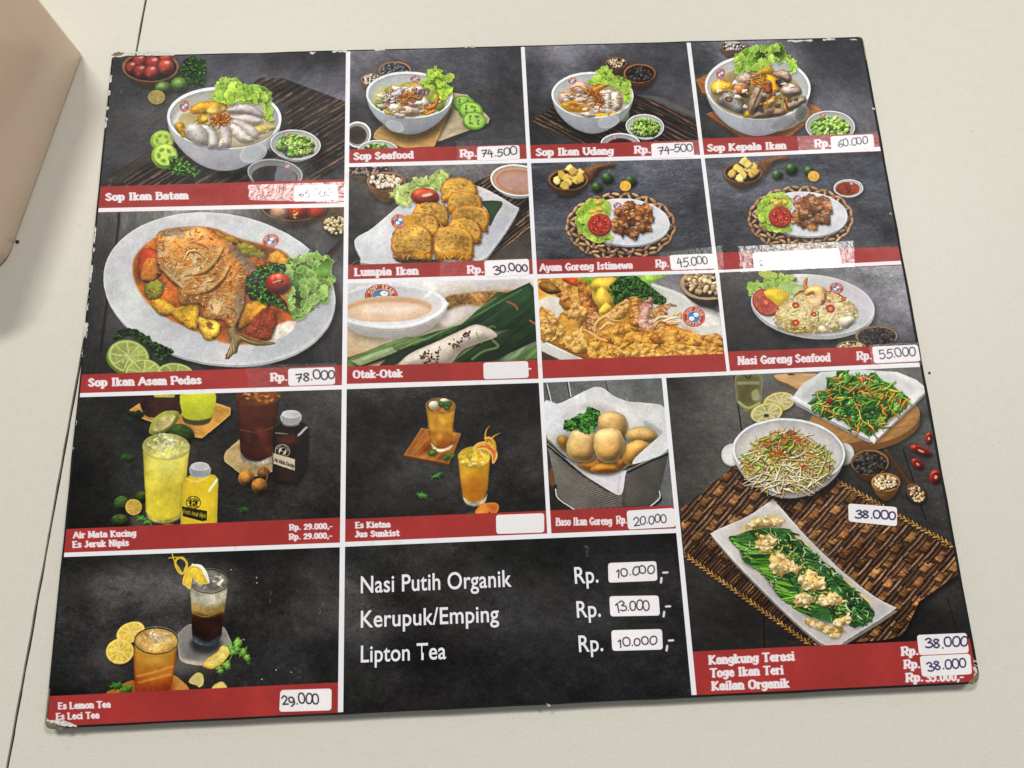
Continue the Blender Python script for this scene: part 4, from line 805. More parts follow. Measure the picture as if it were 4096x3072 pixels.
def pic_grilled_parcel():
    S.view(1300, 1000)
    panel((131, 138.8, 226.6, 185.4), [[(214, 214, 218), (218, 218, 222), (222, 220, 222), (216, 212, 210)], [(212, 208, 204), (206, 198, 190), (180, 150, 120), (150, 130, 110)], [(196, 170, 136), (210, 196, 180), (150, 150, 130), (60, 80, 60)], [(190, 160, 120), (180, 180, 140), (60, 84, 50), (50, 70, 46)]], None, .06, .04)
    blob([(760, 300), (900, 270), (1200, 255), (1160, 300), (980, 350), (780, 380)], (150, 112, 66), tex=[('grain', 1.4, .3), ('lump', 1.4, .3)], soft=6)
    blob([(700, 440), (860, 350), (1000, 380), (800, 480)], (206, 196, 190), tex=[('cloud', 1.2, .12)], soft=10)
    # dish
    O = np.vstack([oval(440, 350, 330, 130, 0, 180, 360, 20), [(770, 330), (760, 400), (700, 470), (620, 520), (480, 560), (300, 550), (190, 520), (110, 440)]])
    shade(O, .35, 40, 10, 24); shape(spline(O, n=2), (206, 208, 212), grad=(.2, 1, (158, 152, 146)), tex=[('cloud', .6, .04)])
    disc(420, 345, 352, 132, 0, col=(226, 228, 232)); disc(415, 340, 325, 112, 0, col=(196, 198, 204), grad=(.3, 1, (214, 212, 212)))
    logo(355, 292, 104, 76, 0, red=(164, 70, 52))
    disc(395, 372, 285, 82, -2, col=(198, 156, 116), edge=((224, 206, 190), 6)); disc(390, 388, 262, 60, -2, col=(228, 202, 176), soft=8, grad=(.2, 1, (222, 190, 160)))
    disc(420, 375, 180, 26, -3, col=(240, 226, 212), soft=16, a=.8)
    line([(100, 430), (220, 470), (400, 490), (580, 470), (720, 400), (770, 340)], 30, (232, 234, 236), soft=6, a=.9, dome=.3)
    line([(640, 290), (690, 240)], 18, (250, 250, 250), soft=8, a=.8)
    # leaves
    def leaf(P, c, c2, va):
        shade(P, .5, 16, 4, 12); shape(P, c, grad=(.3, 1, c2), tex=[('grain', 1.2, .28, None, dict(ang=va, stretch=14)), ('cloud', .8, .18, None, dict(ang=va, stretch=5))], edge=(np.array(c) * .6, 4))
    leaf([(140, 680), (420, 590), (860, 470), (1095, 262), (1150, 270), (1290, 205), (1330, 250), (900, 520), (560, 640), (200, 740), (140, 740)], (66, 96, 56), (46, 74, 40), -.55)
    leaf([(140, 690), (350, 600), (520, 545), (640, 560), (400, 660), (180, 740), (140, 740)], (150, 178, 110), (110, 140, 70), -.4)
    leaf([(160, 700), (420, 610), (460, 640), (220, 735)], (200, 212, 170), (150, 176, 110), -.4)
    leaf([(430, 650), (820, 520), (1290, 206), (1335, 330), (1335, 480), (1000, 520), (760, 530), (420, 735), (330, 740)], (44, 72, 44), (30, 50, 36), -.6)
    leaf([(820, 700), (1000, 570), (1330, 440), (1340, 560), (1100, 680), (930, 720)], (44, 68, 40), (28, 44, 30), -.6)
    leaf([(1060, 700), (1340, 570), (1345, 700)], (150, 170, 140), (96, 130, 76), -.7); leaf([(1200, 700), (1340, 590), (1345, 690)], (116, 150, 84), (90, 124, 64), -.75)
    shape([(800, 730), (1200, 610), (1100, 700)], (34, 44, 34), soft=8, a=.8)
    for P, w in (([(480, 620), (760, 500), (1080, 300)], 9), ([(560, 600), (900, 440), (1240, 250)], 7), ([(330, 650), (560, 560), (700, 500)], 8)): line(P, w, (150, 178, 120), a=.55, soft=4)
    line([(1150, 325), (1200, 350), (1215, 375)], 14, (150, 90, 60)); line([(1295, 445), (1335, 470)], 12, (170, 100, 60))
    R_ = [(480, 735), (490, 690), (560, 640), (700, 580), (850, 510), (950, 470), (1030, 490), (1088, 535), (1060, 560), (940, 600), (860, 640), (790, 720), (700, 740)]
    shade(spline(R_), .5, 14, 2, 10); blob(R_, (226, 218, 208), dome=.35, tex=[('cloud', 1, .05), ('grain', 1.4, .05)], grad=(.5, 1, (206, 192, 178)), edge=((170, 150, 130), 4))
    line([(955, 520), (975, 560), (990, 590)], 8, (120, 150, 60), a=.8); line([(930, 690), (1000, 640), (1090, 610), (1060, 570)], 16, (120, 146, 90), a=.8, soft=4); line([(1030, 490), (1060, 480), (1075, 490)], 10, (90, 120, 60))
    for P, n in (([(590, 660), (660, 630), (720, 640), (710, 720), (620, 720)], 46), ([(800, 590), (870, 560), (860, 600), (810, 630)], 12), ([(870, 530), (920, 505), (910, 540), (880, 570)], 16), ([(660, 620), (900, 520), (930, 560), (700, 680)], 16)):
        for q in inside(np.array(P), n): disc(q[0], q[1], rng.uniform(3, 10), rng.uniform(3, 7), rng.uniform(0, 90), col=pick([(60, 36, 16), (110, 70, 30), (40, 26, 14)]), soft=2, a=.9)
    disc(706, 722, 16, 18, col=(120, 76, 20), soft=4)

def pic_fried_platter():
    S.view(2100, 1000, 900)
    panel((227.8, 138.6, 321, 185.6), [[(206, 150, 60), (180, 170, 60), (120, 140, 60), (120, 122, 124), (140, 140, 144)], [(214, 160, 70), (206, 160, 60), (150, 140, 70), (170, 168, 162), (90, 84, 80)], [(190, 130, 50), (206, 150, 60), (200, 140, 50), (190, 180, 160), (196, 194, 190)], [(120, 90, 60), (180, 120, 40), (206, 146, 50), (206, 146, 50), (200, 140, 50)]], None, .12, .1)
    shape([(1290, 330), (1280, 240), (1880, 220), (1900, 620)], (126, 126, 130), tex=[('cloud', 1, .2), ('grain', 1.3, .12)], soft=3)
    blob([(560, 250), (620, 240), (690, 270), (640, 340), (580, 320)], (130, 170, 60), tex=[('lump', 1.5, .4)]); blob([(860, 260), (1000, 230), (1400, 240), (1300, 290), (1200, 360), (900, 330)], (120, 160, 70), tex=[('lump', 1.3, .4), ('ridge', 1.4, 1, (190, 216, 120), {}, -.4)])
    # dish walls
    shape([(120, 500), (230, 440), (340, 470), (380, 600), (300, 680), (130, 620)], (222, 216, 206), soft=4, tex=[('cloud', .8, .08)])
    shape([(1240, 350), (1270, 330), (1480, 430), (1910, 620), (1930, 830), (1800, 830), (1500, 700), (1260, 560)], (196, 196, 192), soft=4, tex=[('cloud', .8, .05)], grad=(.6, 1, (214, 212, 206)))
    line([(1250, 335), (1480, 420), (1700, 530), (1910, 630)], 26, (226, 228, 228), soft=5)
    for q in ((1700, 680), (1790, 640), (1860, 720), (1770, 730)): blob(np.array([q]) + np.array([(-30, 4), (0, -10), (34, 6), (6, 16)]), (246, 246, 244), a=.7, soft=6)
    shade([(1560, 300), (1900, 300), (1900, 620), (1700, 540)], .5, 40, 0, 20)
    wood_cup(1790, 330, 270, 160, 70, (110, 96, 80), 0, 0, body=(70, 54, 42), rim=(190, 162, 128), rw=.82)
    beads(oval(1800, 320, 214, 122), 120, 27, [(156, 132, 100), (178, 156, 122), (128, 104, 76), (196, 176, 144)], dome=1.0)
    shape([(155, 880), (640, 1070), (640, 1090), (155, 1090)], (76, 58, 44), soft=3); shape([(150, 880), (180, 885), (580, 1080), (370, 1090), (155, 990)], (214, 214, 210), soft=3, grad=(.4, 1, (190, 190, 188))); line([(160, 890), (570, 1075)], 14, (240, 240, 238))
    shape([(180, 870), (330, 940), (620, 1010), (640, 1075), (500, 1040)], (150, 96, 34), soft=8)
    # prawns, squid, lemon
    for P, c in (([(640, 350), (700, 280), (880, 265), (900, 330), (860, 440), (720, 420)], (220, 182, 70)), ([(680, 470), (740, 360), (800, 390), (880, 500), (860, 560), (760, 590), (700, 540)], (228, 186, 74))):
        shade(spline(P), .4, 14, 4, 10); blob(P, c, dome=.7, tex=[('cloud', 1, .1), ('lump', 1.5, .1)], edge=(np.array(c) * .7, 6))
    blob([(725, 600), (790, 515), (850, 570), (800, 630), (740, 630)], (232, 196, 80), dome=.5)
    g = dict(base=(222, 172, 86), dark=(176, 112, 36), lite=(254, 236, 186))
    batter([(130, 290), (240, 270), (380, 310), (480, 380), (560, 500), (540, 570), (430, 600), (340, 540), (330, 450), (200, 400), (130, 360)], base=(206, 148, 70), dark=(140, 84, 30), lite=(240, 206, 130), amp=5, n=20, size=.17)
    blob([(140, 320), (220, 310), (330, 370), (350, 420), (240, 430), (150, 380)], (150, 104, 40), dome=.9, tex=[('ridge', 1.2, 1, (226, 190, 110), {}, -.4)], edge=((80, 50, 14), 5))
    blob([(360, 275), (500, 280), (520, 360), (420, 330)], (170, 72, 34), dome=.6, tex=[('lump', 1.4, .3)])
    batter([(515, 300), (560, 285), (620, 340), (680, 500), (720, 600), (690, 760), (600, 740), (560, 560), (530, 420)], base=(180, 112, 46), dark=(100, 50, 14), lite=(230, 180, 110), amp=5, n=20, size=.17)
    batter([(600, 700), (640, 620), (720, 620), (730, 690), (680, 790), (600, 770)], base=(206, 150, 90), dark=(140, 80, 40), lite=(240, 210, 170), amp=5, n=20, size=.17)
    batter([(140, 580), (200, 570), (310, 680), (320, 860), (220, 900), (150, 860)], amp=5, n=20, size=.16, **g)
    batter([(320, 720), (340, 640), (420, 590), (500, 545), (590, 570), (600, 660), (560, 760), (590, 850), (610, 980), (520, 1010), (400, 960), (310, 870)], amp=5, n=20, size=.16, **g)
    parsley([(840, 380), (850, 340), (940, 270), (1040, 250), (1140, 290), (1240, 370), (1380, 480), (1340, 540), (1240, 500), (1130, 480), (980, 480), (880, 530)], 170, ((14, 36, 14), (26, 66, 20), (50, 108, 30), (90, 150, 50)), 26)
    s = dict(base=(214, 166, 110), dark=(150, 90, 50), lite=(250, 236, 210))
    batter([(780, 640), (860, 580), (980, 490), (1040, 520), (1000, 620), (900, 680)], amp=5, n=20, size=.16, **g)
    batter([(1020, 480), (1080, 460), (1160, 500), (1130, 640), (1140, 740), (1040, 750), (1020, 620)], base=(210, 146, 60), dark=(140, 80, 24), lite=(246, 216, 150), amp=5, n=20, size=.17)
    batter([(1120, 640), (1130, 540), (1190, 490), (1250, 470), (1250, 540), (1220, 600), (1240, 680), (1300, 760), (1290, 820), (1250, 780), (1120, 760)], base=(214, 160, 140), dark=(150, 90, 76), lite=(246, 226, 216), amp=5, n=20, size=.17)
    batter([(1240, 620), (1280, 560), (1380, 530), (1480, 545), (1400, 570), (1390, 650), (1270, 680)], base=(196, 140, 80), dark=(130, 80, 36), lite=(236, 206, 160), amp=5, n=20, size=.17)
    for k in range(8): line([(1250 + rng.uniform(0, 60), 690 + 10 * k), (1330, 660 + 11 * k + rng.normal(0, 16)), (1430, 665 + 9 * k + rng.normal(0, 16)), (1500 + rng.uniform(-40, 40), 640 + 13 * k + rng.normal(0, 14))], 26, pick([(214, 150, 100), (196, 126, 70), (236, 196, 160), (226, 170, 120)]), dome=.5, taper=(.5, .3), tex=[('lump', 2, .3), ('ridge', 1.8, .8, (250, 230, 206), {}, -.4)])
    for P in ([(690, 800), (700, 720), (790, 650), (860, 690), (940, 700)], [(740, 780), (820, 720), (930, 760)], [(1480, 640), (1520, 620), (1530, 670)]): line(P, 40, (222, 172, 110), dome=.45, taper=(.6, .3), tex=[('ridge', 1.4, .8, (250, 236, 214), {}, -.4)])
    batter([(690, 820), (780, 780), (960, 720), (1080, 760), (1250, 770), (1330, 850), (1280, 930), (1100, 900), (960, 960), (800, 900)], base=(220, 162, 66), dark=(156, 92, 26), lite=(246, 208, 116), amp=5, n=20, size=.17)
    batter([(1230, 850), (1350, 750), (1530, 760), (1700, 830), (1840, 850), (1800, 920), (1600, 960), (1400, 950), (1280, 930)], base=(212, 150, 58), dark=(150, 86, 24), lite=(240, 196, 104), amp=5, n=20, size=.17)
    batter([(1740, 900), (1840, 820), (1930, 850), (1945, 1030), (1780, 1030)], base=(220, 162, 70), dark=(160, 94, 26), lite=(240, 200, 120), amp=5, n=20, size=.17)
    line([(560, 780), (640, 815), (720, 870), (800, 895)], 50, (226, 168, 100), dome=.5, taper=(.4, .6), tex=[('ridge', 1.4, .8, (246, 226, 196), {}, -.4)])
    batter([(610, 920), (640, 860), (760, 890), (960, 970), (920, 1080), (640, 1085), (615, 1010)], base=(222, 166, 72), dark=(160, 96, 26), lite=(248, 216, 130), amp=5, n=20, size=.17)
    batter([(760, 1080), (850, 950), (960, 990), (940, 1080)], base=(222, 166, 72), dark=(160, 96, 26), lite=(248, 216, 130), amp=5, n=20, size=.17)
    batter([(940, 1070), (1000, 950), (1130, 900), (1270, 920), (1400, 1000), (1420, 1060)], base=(230, 178, 84), dark=(166, 100, 28), lite=(252, 226, 140), amp=5, n=20, size=.17)
    batter([(1380, 1000), (1480, 910), (1600, 930), (1700, 960), (1800, 1030), (1560, 1050)], base=(230, 178, 84), dark=(166, 100, 28), lite=(250, 220, 130), amp=5, n=20, size=.17)
    batter([(1380, 1050), (1470, 1000), (1580, 1040), (1560, 1060)], amp=5)
    logo(1658, 655, 112, 100, 6)

def pic_fried_rice():
    S.view(2640, 850, 1000)
    panel((321.4, 138.6, 421, 184.6), [[(84, 82, 82), (112, 110, 110), (124, 124, 128), (140, 140, 146), (150, 150, 156)], [(70, 69, 70), (80, 78, 80), (90, 90, 94), (116, 116, 122), (132, 132, 140)], [(60, 59, 60), (60, 58, 60), (66, 66, 70), (92, 92, 98), (106, 106, 114)], [(52, 51, 52), (52, 51, 52), (52, 51, 54), (60, 60, 64), (76, 76, 82)]], None, .2, .15, .1, 1.6)
    shade(oval(1350, 830, 550, 290, 6), .6, 60, 10, 40)
    disc(1350, 838, 548, 276, 6, col=(170, 170, 172)); disc(1350, 812, 546, 268, 6, col=(222, 222, 222), grad=(.7, .6, (196, 196, 200)), tex=[('cloud', .5, .04)], edge=((240, 240, 240), 4)); disc(1480, 800, 360, 210, 6, col=(198, 198, 202), soft=40)
    disc(960, 550, 92, 36, 10, col=(196, 206, 110), edge=((150, 176, 60), 5))
    lettuce([(800, 740), (770, 670), (840, 600), (900, 620), (960, 570), (1060, 550), (1180, 560), (1200, 590), (1120, 630), (1060, 660), (940, 680), (860, 700)], (150, 186, 74), (70, 116, 30), (214, 230, 140), 10, .9)
    for k in range(6): disc(1080 + 26 * k, 670 + 3 * k, 44, 60, 15 + 10 * k, col=(196, 212, 150), edge=((110, 150, 60), 4), a=.95)
    tomato_face(935, 795, 132, 108, 48, (160, 56, 40), (190, 96, 74), (168, 70, 54), (226, 190, 160))
    blob([(915, 710), (980, 670), (1060, 680), (1140, 720), (1130, 780), (1060, 830), (1000, 790)], (232, 206, 60), dome=.3, edge=((200, 160, 30), 5))
    for k in range(6): line([(1040 + 12 * k, 700), (1030 + 16 * k, 740)], 8, (190, 150, 40), a=.7)
    M = [(1005, 930), (1060, 830), (1150, 760), (1230, 700), (1400, 670), (1560, 720), (1660, 770), (1740, 850), (1720, 960), (1600, 1040), (1400, 1065), (1200, 1060), (1040, 1010)]
    shade(M, .4, 24, 6, 14); shape(wob(M, 6, 5, 2), (206, 184, 132), dome=.3, R=30, tex=[('ridge', 1.6, 1.0, (240, 226, 184), {}, -.3), ('grain', 1.8, .2), ('lump', 1.4, 1, (160, 124, 60), {}, -.45)], edge=((140, 110, 60), 8))
    for q in inside(np.array(M), 330): disc(q[0], q[1], 12, 6, rng.uniform(0, 180), col=pick([(236, 222, 180), (226, 204, 150), (206, 176, 110), (244, 236, 210)]), soft=2, dome=.5, a=.9)
    for q in inside(np.array(M), 46): blob(np.array([q]) + rng.uniform(-1, 1, (5, 2)) * (26, 17), pick([(232, 190, 50), (226, 206, 150), (240, 216, 100), (226, 214, 196), (206, 180, 140)]), dome=.7, a=.9)
    for x, y, r in ((1200, 820, 30), (1200, 975, 32), (1505, 850, 40), (1360, 900, 24), (1620, 760, 20), (1490, 780, 16)): blob(np.array([(x, y)]) + rng.uniform(-1, 1, (6, 2)) * r, (186, 62, 36), dome=.6); disc(x, y, r, r * .9, 20, col=(190, 66, 40), edge=((130, 36, 20), 3)); disc(x, y, r * .5, r * .4, col=(222, 140, 70))
    for P, c in (([(1395, 880), (1400, 960)], (90, 130, 60)), ([(1170, 880), (1230, 860)], (150, 180, 80)), ([(1580, 790), (1610, 780)], (70, 110, 70)), ([(1480, 990), (1560, 850)], (236, 226, 206)), ([(1340, 830), (1320, 920)], (226, 200, 180)), ([(1400, 920), (1460, 910)], (220, 220, 150))): line(P, 18, c, taper=(.6, .5), dome=.5)
    blob([(1590, 930), (1700, 920), (1720, 970), (1640, 1030), (1590, 1000)], (222, 212, 196), dome=.6, tex=[('lump', 1.4, .1)]); blob([(1400, 1030), (1430, 1000), (1480, 1040), (1440, 1068)], (232, 214, 186), dome=.5)
    # prawn on top
    for P in ([(1180, 750), (1240, 700), (1290, 690)], [(1460, 700), (1540, 700), (1610, 740)]): line(P, 20, (150, 80, 40), taper=(.3, .6))
    blob([(1265, 640), (1275, 590), (1300, 575), (1305, 640), (1320, 690), (1280, 690)], (222, 156, 86), dome=.7, edge=((150, 90, 40), 4))
    blob([(1270, 700), (1330, 655), (1420, 650), (1470, 700), (1465, 790), (1400, 830), (1320, 800), (1300, 770), (1370, 760), (1350, 720), (1290, 740)], (236, 190, 120), dome=.9, spec=.2, tex=[('lump', 1.3, .15)], edge=((196, 120, 50), 6))
    for k in range(5): line([(1370 + 18 * k, 690 + 6 * k), (1380 + 16 * k, 740 + 8 * k)], 9, (246, 226, 196), a=.8, soft=4)
    disc(1370, 790, 56, 36, 10, col=(244, 222, 186), soft=8, a=.8)
    logo(1560, 668, 62, 50, 8)
    wood_cup(1915, 1090, 190, 92, 20, (44, 40, 40), 150, 17, body=(96, 74, 54), rim=(160, 130, 96), cols=[(52, 46, 46), (36, 32, 32), (78, 70, 70)], rw=.88)
    wood_cup(1690, 1190, 134, 56, 20, (90, 76, 60), 50, 14, body=(110, 86, 62), rim=(170, 140, 106), cols=[(206, 184, 146), (170, 146, 110)], rw=.86)

def pic_drinks_lime():
    S.view(200, 1500)
    panel((-1, 193.4, 129.2, 260), [[(34, 34, 34), (36, 36, 36), (42, 41, 40), (50, 49, 48), (62, 60, 58)], [(34, 34, 34), (40, 40, 40), (48, 47, 46), (52, 51, 50), (50, 48, 47)], [(30, 30, 30), (42, 42, 41), (50, 49, 48), (54, 53, 51), (48, 47, 46)], [(26, 26, 26), (36, 36, 35), (44, 43, 42), (50, 49, 47), (40, 40, 39)]], None, .28, .22, .2, 1.4)
    B = [(500, 220), (600, 150), (900, 130), (1140, 205), (1140, 250), (960, 400), (900, 390), (510, 250)]
    shade(B, .6, 20, 8, 16); shape(B, (190, 142, 70), tex=[('grain', .9, .14, None, dict(ang=.4, stretch=8)), ('cloud', 1, .14)], edge=((226, 186, 110), 3))
    blob([(570, 130), (590, 240), (650, 268), (760, 260), (830, 240), (840, 120), (700, 110)], (66, 40, 34), tex=[('lump', 1.4, .3)], grad=(1, 0, (44, 28, 26))); shape([(650, 120), (790, 125), (780, 140), (660, 140)], (190, 186, 70))
    blob([(832, 105), (836, 250), (850, 285), (930, 305), (1010, 285), (1030, 240), (1036, 105)], (196, 200, 50), n=4, tex=[('cloud', 1, .12)], grad=(0, 1, (176, 186, 60))); blob([(838, 255), (860, 275), (930, 285), (1010, 270), (1022, 250), (1005, 300), (930, 318), (850, 298)], (70, 70, 50), n=4, soft=4)
    blob([(625, 350), (650, 280), (720, 230), (800, 225), (818, 260), (780, 320), (700, 375), (640, 375)], (150, 156, 70), dome=.4); blob([(650, 345), (680, 285), (740, 250), (790, 255), (770, 305), (700, 352)], (206, 196, 130), tex=[('lump', 1.5, .25)], soft=4)
    shade(oval(830, 375, 80, 70), .5, 18, 4, 8); disc(830, 375, 84, 66, 20, col=(56, 76, 36), dome=.8, tex=[('grain', 1.5, .25)])
    for x, y, rx, ry in ((490, 525, 46, 28), (1225, 855, 38, 20), (540, 245, 60, 22), (490, 285, 40, 14)):
        dk = y < 300
        blob(wob(oval(x, y, rx, ry, 10, n=10), 4, 3), (44, 70, 38) if not dk else (34, 44, 32), dome=.6, tex=[('vein', 1.6, 1, (96, 140, 80) if not dk else (54, 66, 50), {}, -.4)])
    # coasters and dark drink
    C = [(1097, 510), (1110, 480), (1200, 400), (1420, 380), (1440, 600), (1300, 640), (1220, 640), (1100, 545)]
    shade(C, .6, 18, 8, 14); shape(C, (190, 164, 116), tex=[('grain', 1, .12, None, dict(ang=-.5, stretch=5)), ('cloud', 1, .14)], edge=((214, 190, 144), 4))
    glass([(1175, 130), (1190, 320), (1205, 520), (1250, 552), (1340, 552), (1400, 515), (1420, 330), (1452, 130)], (84, 44, 32), (56, 26, 20), (1314, 130, 138, 62, 0, (112, 62, 30)), 5, (120, 90, 60))
    for k in range(26): disc(1315 + rng.normal(0, 60), 130 + rng.normal(0, 18), 12, 5, rng.uniform(-30, 30), col=pick([(206, 140, 60), (230, 190, 120), (150, 80, 30)]), soft=4, a=.7)
    line([(1200, 345), (1300, 360), (1410, 330)], 5, (150, 106, 80), a=.6)
    for q in inside(np.array([(1215, 370), (1400, 350), (1390, 490), (1220, 500)]), 12): disc(q[0], q[1], 34, 26, rng.uniform(0, 90), col=pick([(120, 62, 40), (70, 34, 26), (96, 50, 36)]), soft=12, a=.6)
    blob([(1205, 490), (1240, 530), (1320, 545), (1395, 515), (1405, 540), (1330, 568), (1240, 560), (1205, 525)], (156, 150, 140), n=4, soft=5, tex=[('lump', 1.5, .35)])
    # dark bottle
    Bt = [(1412, 345), (1430, 325), (1470, 300), (1570, 290), (1615, 308), (1628, 330), (1628, 420), (1614, 590), (1560, 690), (1420, 672), (1405, 600), (1408, 420)]
    shade(Bt, .6, 20, 6, 10); shape(Bt, (44, 30, 28), tex=[('cloud', 1, .3)], edge=((20, 16, 16), 6))
    blob([(1560, 360), (1620, 330), (1625, 570), (1565, 640)], (36, 32, 34), n=3, soft=6); line([(1570, 380), (1620, 330)], 14, (196, 200, 206), soft=4); line([(1425, 365), (1500, 372)], 7, (150, 140, 136), soft=3); blob([(1440, 400), (1540, 370), (1560, 420), (1480, 440)], (92, 52, 34), soft=14, a=.8)
    disc(1522, 305, 56, 20, col=(120, 116, 116)); blob([(1463, 245), (1580, 240), (1580, 295), (1525, 315), (1466, 300)], (176, 178, 180), n=3)
    for k in range(22): line([(1468 + 5.1 * k, 262), (1468 + 5.1 * k, 302 + 6 * math.sin(k / 7))], 2.2, (120, 122, 126), a=.8)
    disc(1522, 246, 58, 26, col=(206, 208, 210), grad=(1, .3, (180, 182, 186)), edge=((226, 228, 230), 3))
    disc(1467, 480, 47, 44, 8, col=(196, 188, 170)); disc(1467, 480, 43, 40, 8, col=(34, 30, 28)); disc(1467, 480, 25, 24, 8, col=(196, 188, 170)); disc(1473, 470, 12, 11, col=(34, 30, 28)); disc(1461, 491, 12, 11, col=(34, 30, 28))
    lab(1467, 480, 47, 44, 8, (206, 198, 180))
    P = [(1408, 490), (1550, 530), (1548, 605), (1408, 560)]; shape(P, (196, 186, 160)); line(P + P[:1], 4, (60, 50, 40), curve=False); text_line('Air Mata Kucing', (1412, 545), (1540, 585), 24, (40, 32, 28), pen=.2)
    for x, y, r in ((1240, 650, 52), (1350, 620, 40), (1323, 700, 50)): shade(oval(x, y, r), .5, 14, 5, 10); disc(x, y, r, r, col=(160, 112, 52) if r > 45 else (112, 80, 44), dome=.9, tex=[('grain', 2, .2), ('lump', 1.5, .1)])
    line([(1355, 590), (1372, 630), (1362, 680)], 12, (110, 74, 36))
    # lime drink and yellow bottle
    for x, y, rx, ry in ((455, 815, 52, 52), (575, 768, 34, 40), (440, 920, 54, 42)):
        shade(oval(x, y, rx, ry), .5, 14, 4, 8); disc(x, y, rx, ry, col=(52, 76, 34), dome=.9, tex=[('grain', 1.6, .25)]); disc(x + 12, y - ry * .6, 12, 7, col=(150, 120, 60), soft=6, a=.7)
    citrus(527, 832, 54, 52, 0, (150, 150, 50), (196, 150, 60), (222, 200, 120), 10)
    blob([(510, 890), (640, 900), (820, 920), (830, 955), (560, 962), (530, 950)], (76, 74, 68), n=4, soft=5); shade(oval(730, 930, 130, 30), .4, 20)
    glass([(584, 450), (594, 650), (605, 860), (640, 915), (720, 938), (800, 915), (835, 860), (862, 650), (884, 450)], (206, 196, 92), (214, 196, 58), (734, 452, 149, 82, 2, (206, 200, 116)), 10, (206, 206, 150))
    glow(730, 580, 120, 70, (210, 206, 130), .5)
    for k in range(18): blob(np.array([(735 + rng.normal(0, 30), 415 + rng.normal(0, 22))]) + rng.uniform(-1, 1, (5, 2)) * 22, pick([(232, 232, 206), (206, 204, 160), (246, 246, 236), (170, 168, 120)]), a=.8, soft=2, dome=.5)
    blob([(608, 850), (650, 905), (725, 915), (800, 895), (832, 850), (820, 905), (725, 938), (630, 915)], (170, 160, 90), n=4, soft=6, tex=[('lump', 1.4, .3)])
    for x, y in ((575, 905), (620, 930)): blob(wob(oval(x, y, 30, 18, 20, n=10), 5, 3), (78, 130, 60), dome=.6, tex=[('vein', 1.8, 1, (140, 190, 100), {}, -.4)])
    disc(755, 952, 40, 14, col=(206, 150, 50), edge=((120, 70, 20), 4))
    Y = [(828, 700), (836, 674), (856, 650), (900, 622), (1000, 622), (1040, 632), (1056, 648), (1061, 680), (1055, 960), (824, 960)]
    shade(Y, .4, 14, 6, 8); shape(Y, (214, 188, 52), tex=[('cloud', .8, .06)], grad=(1, .2, (222, 196, 50)), edge=((150, 140, 60), 5)); line([(1005, 730), (1052, 662)], 14, (246, 244, 220), soft=4); line([(860, 655), (930, 672), (1000, 640)], 7, (236, 226, 160), a=.7, soft=3)
    blob([(888, 575), (1008, 575), (1005, 630), (945, 652), (890, 635)], (170, 174, 178), n=3)
    for k in range(22): line([(893 + 5.2 * k, 595), (893 + 5.2 * k, 636 + 6 * math.sin(k / 7))], 2.2, (116, 120, 124), a=.8)
    disc(948, 577, 60, 28, col=(196, 200, 206), grad=(1, .3, (170, 174, 180)), edge=((222, 224, 228), 3))
    disc(905, 805, 48, 42, 0, col=(40, 40, 20)); disc(905, 805, 44, 38, 0, col=(206, 184, 50)); disc(905, 805, 27, 24, col=(40, 40, 20)); disc(905, 796, 13, 11, col=(206, 184, 50)); disc(905, 816, 13, 11, col=(206, 184, 50)); disc(907, 797, 8, 7, col=(40, 40, 20)); disc(907, 817, 8, 7, col=(40, 40, 20))
    lab(905, 805, 48, 42, 0, (40, 40, 20))
    P = [(832, 828), (870, 836), (992, 858), (990, 920), (966, 924), (840, 892)]; shape(P, (40, 38, 20)); text_line('Fresh Jeruk Nipis', (838, 872), (984, 902), 26, (206, 184, 60), slab=False, pen=.15)

def lab(cx, cy, rx, ry, rot, col):
    for word, a_mid, flip in (('SOP IKAN', -90 + rot, 1), ('BATAM', 90 + rot, -1)):
        m = len(word)
        for i, ch in enumerate(word):
            if ch == ' ': continue
            aa = math.radians(a_mid + flip * (i - (m - 1) / 2) * 20); x, y = cx + rx * .74 * math.cos(aa), cy + ry * .74 * math.sin(aa)
            tx, ty = -math.sin(aa) * flip, math.cos(aa) * flip; h = rx * .22
            p0 = (x - tx * h * .42 - math.cos(aa) * flip * h * .5, y - ty * h * .42 - math.sin(aa) * flip * h * .5)
            text_line(ch, p0, (p0[0] + tx * h * .84, p0[1] + ty * h * .84), h, col, slab=False, pen=.2)

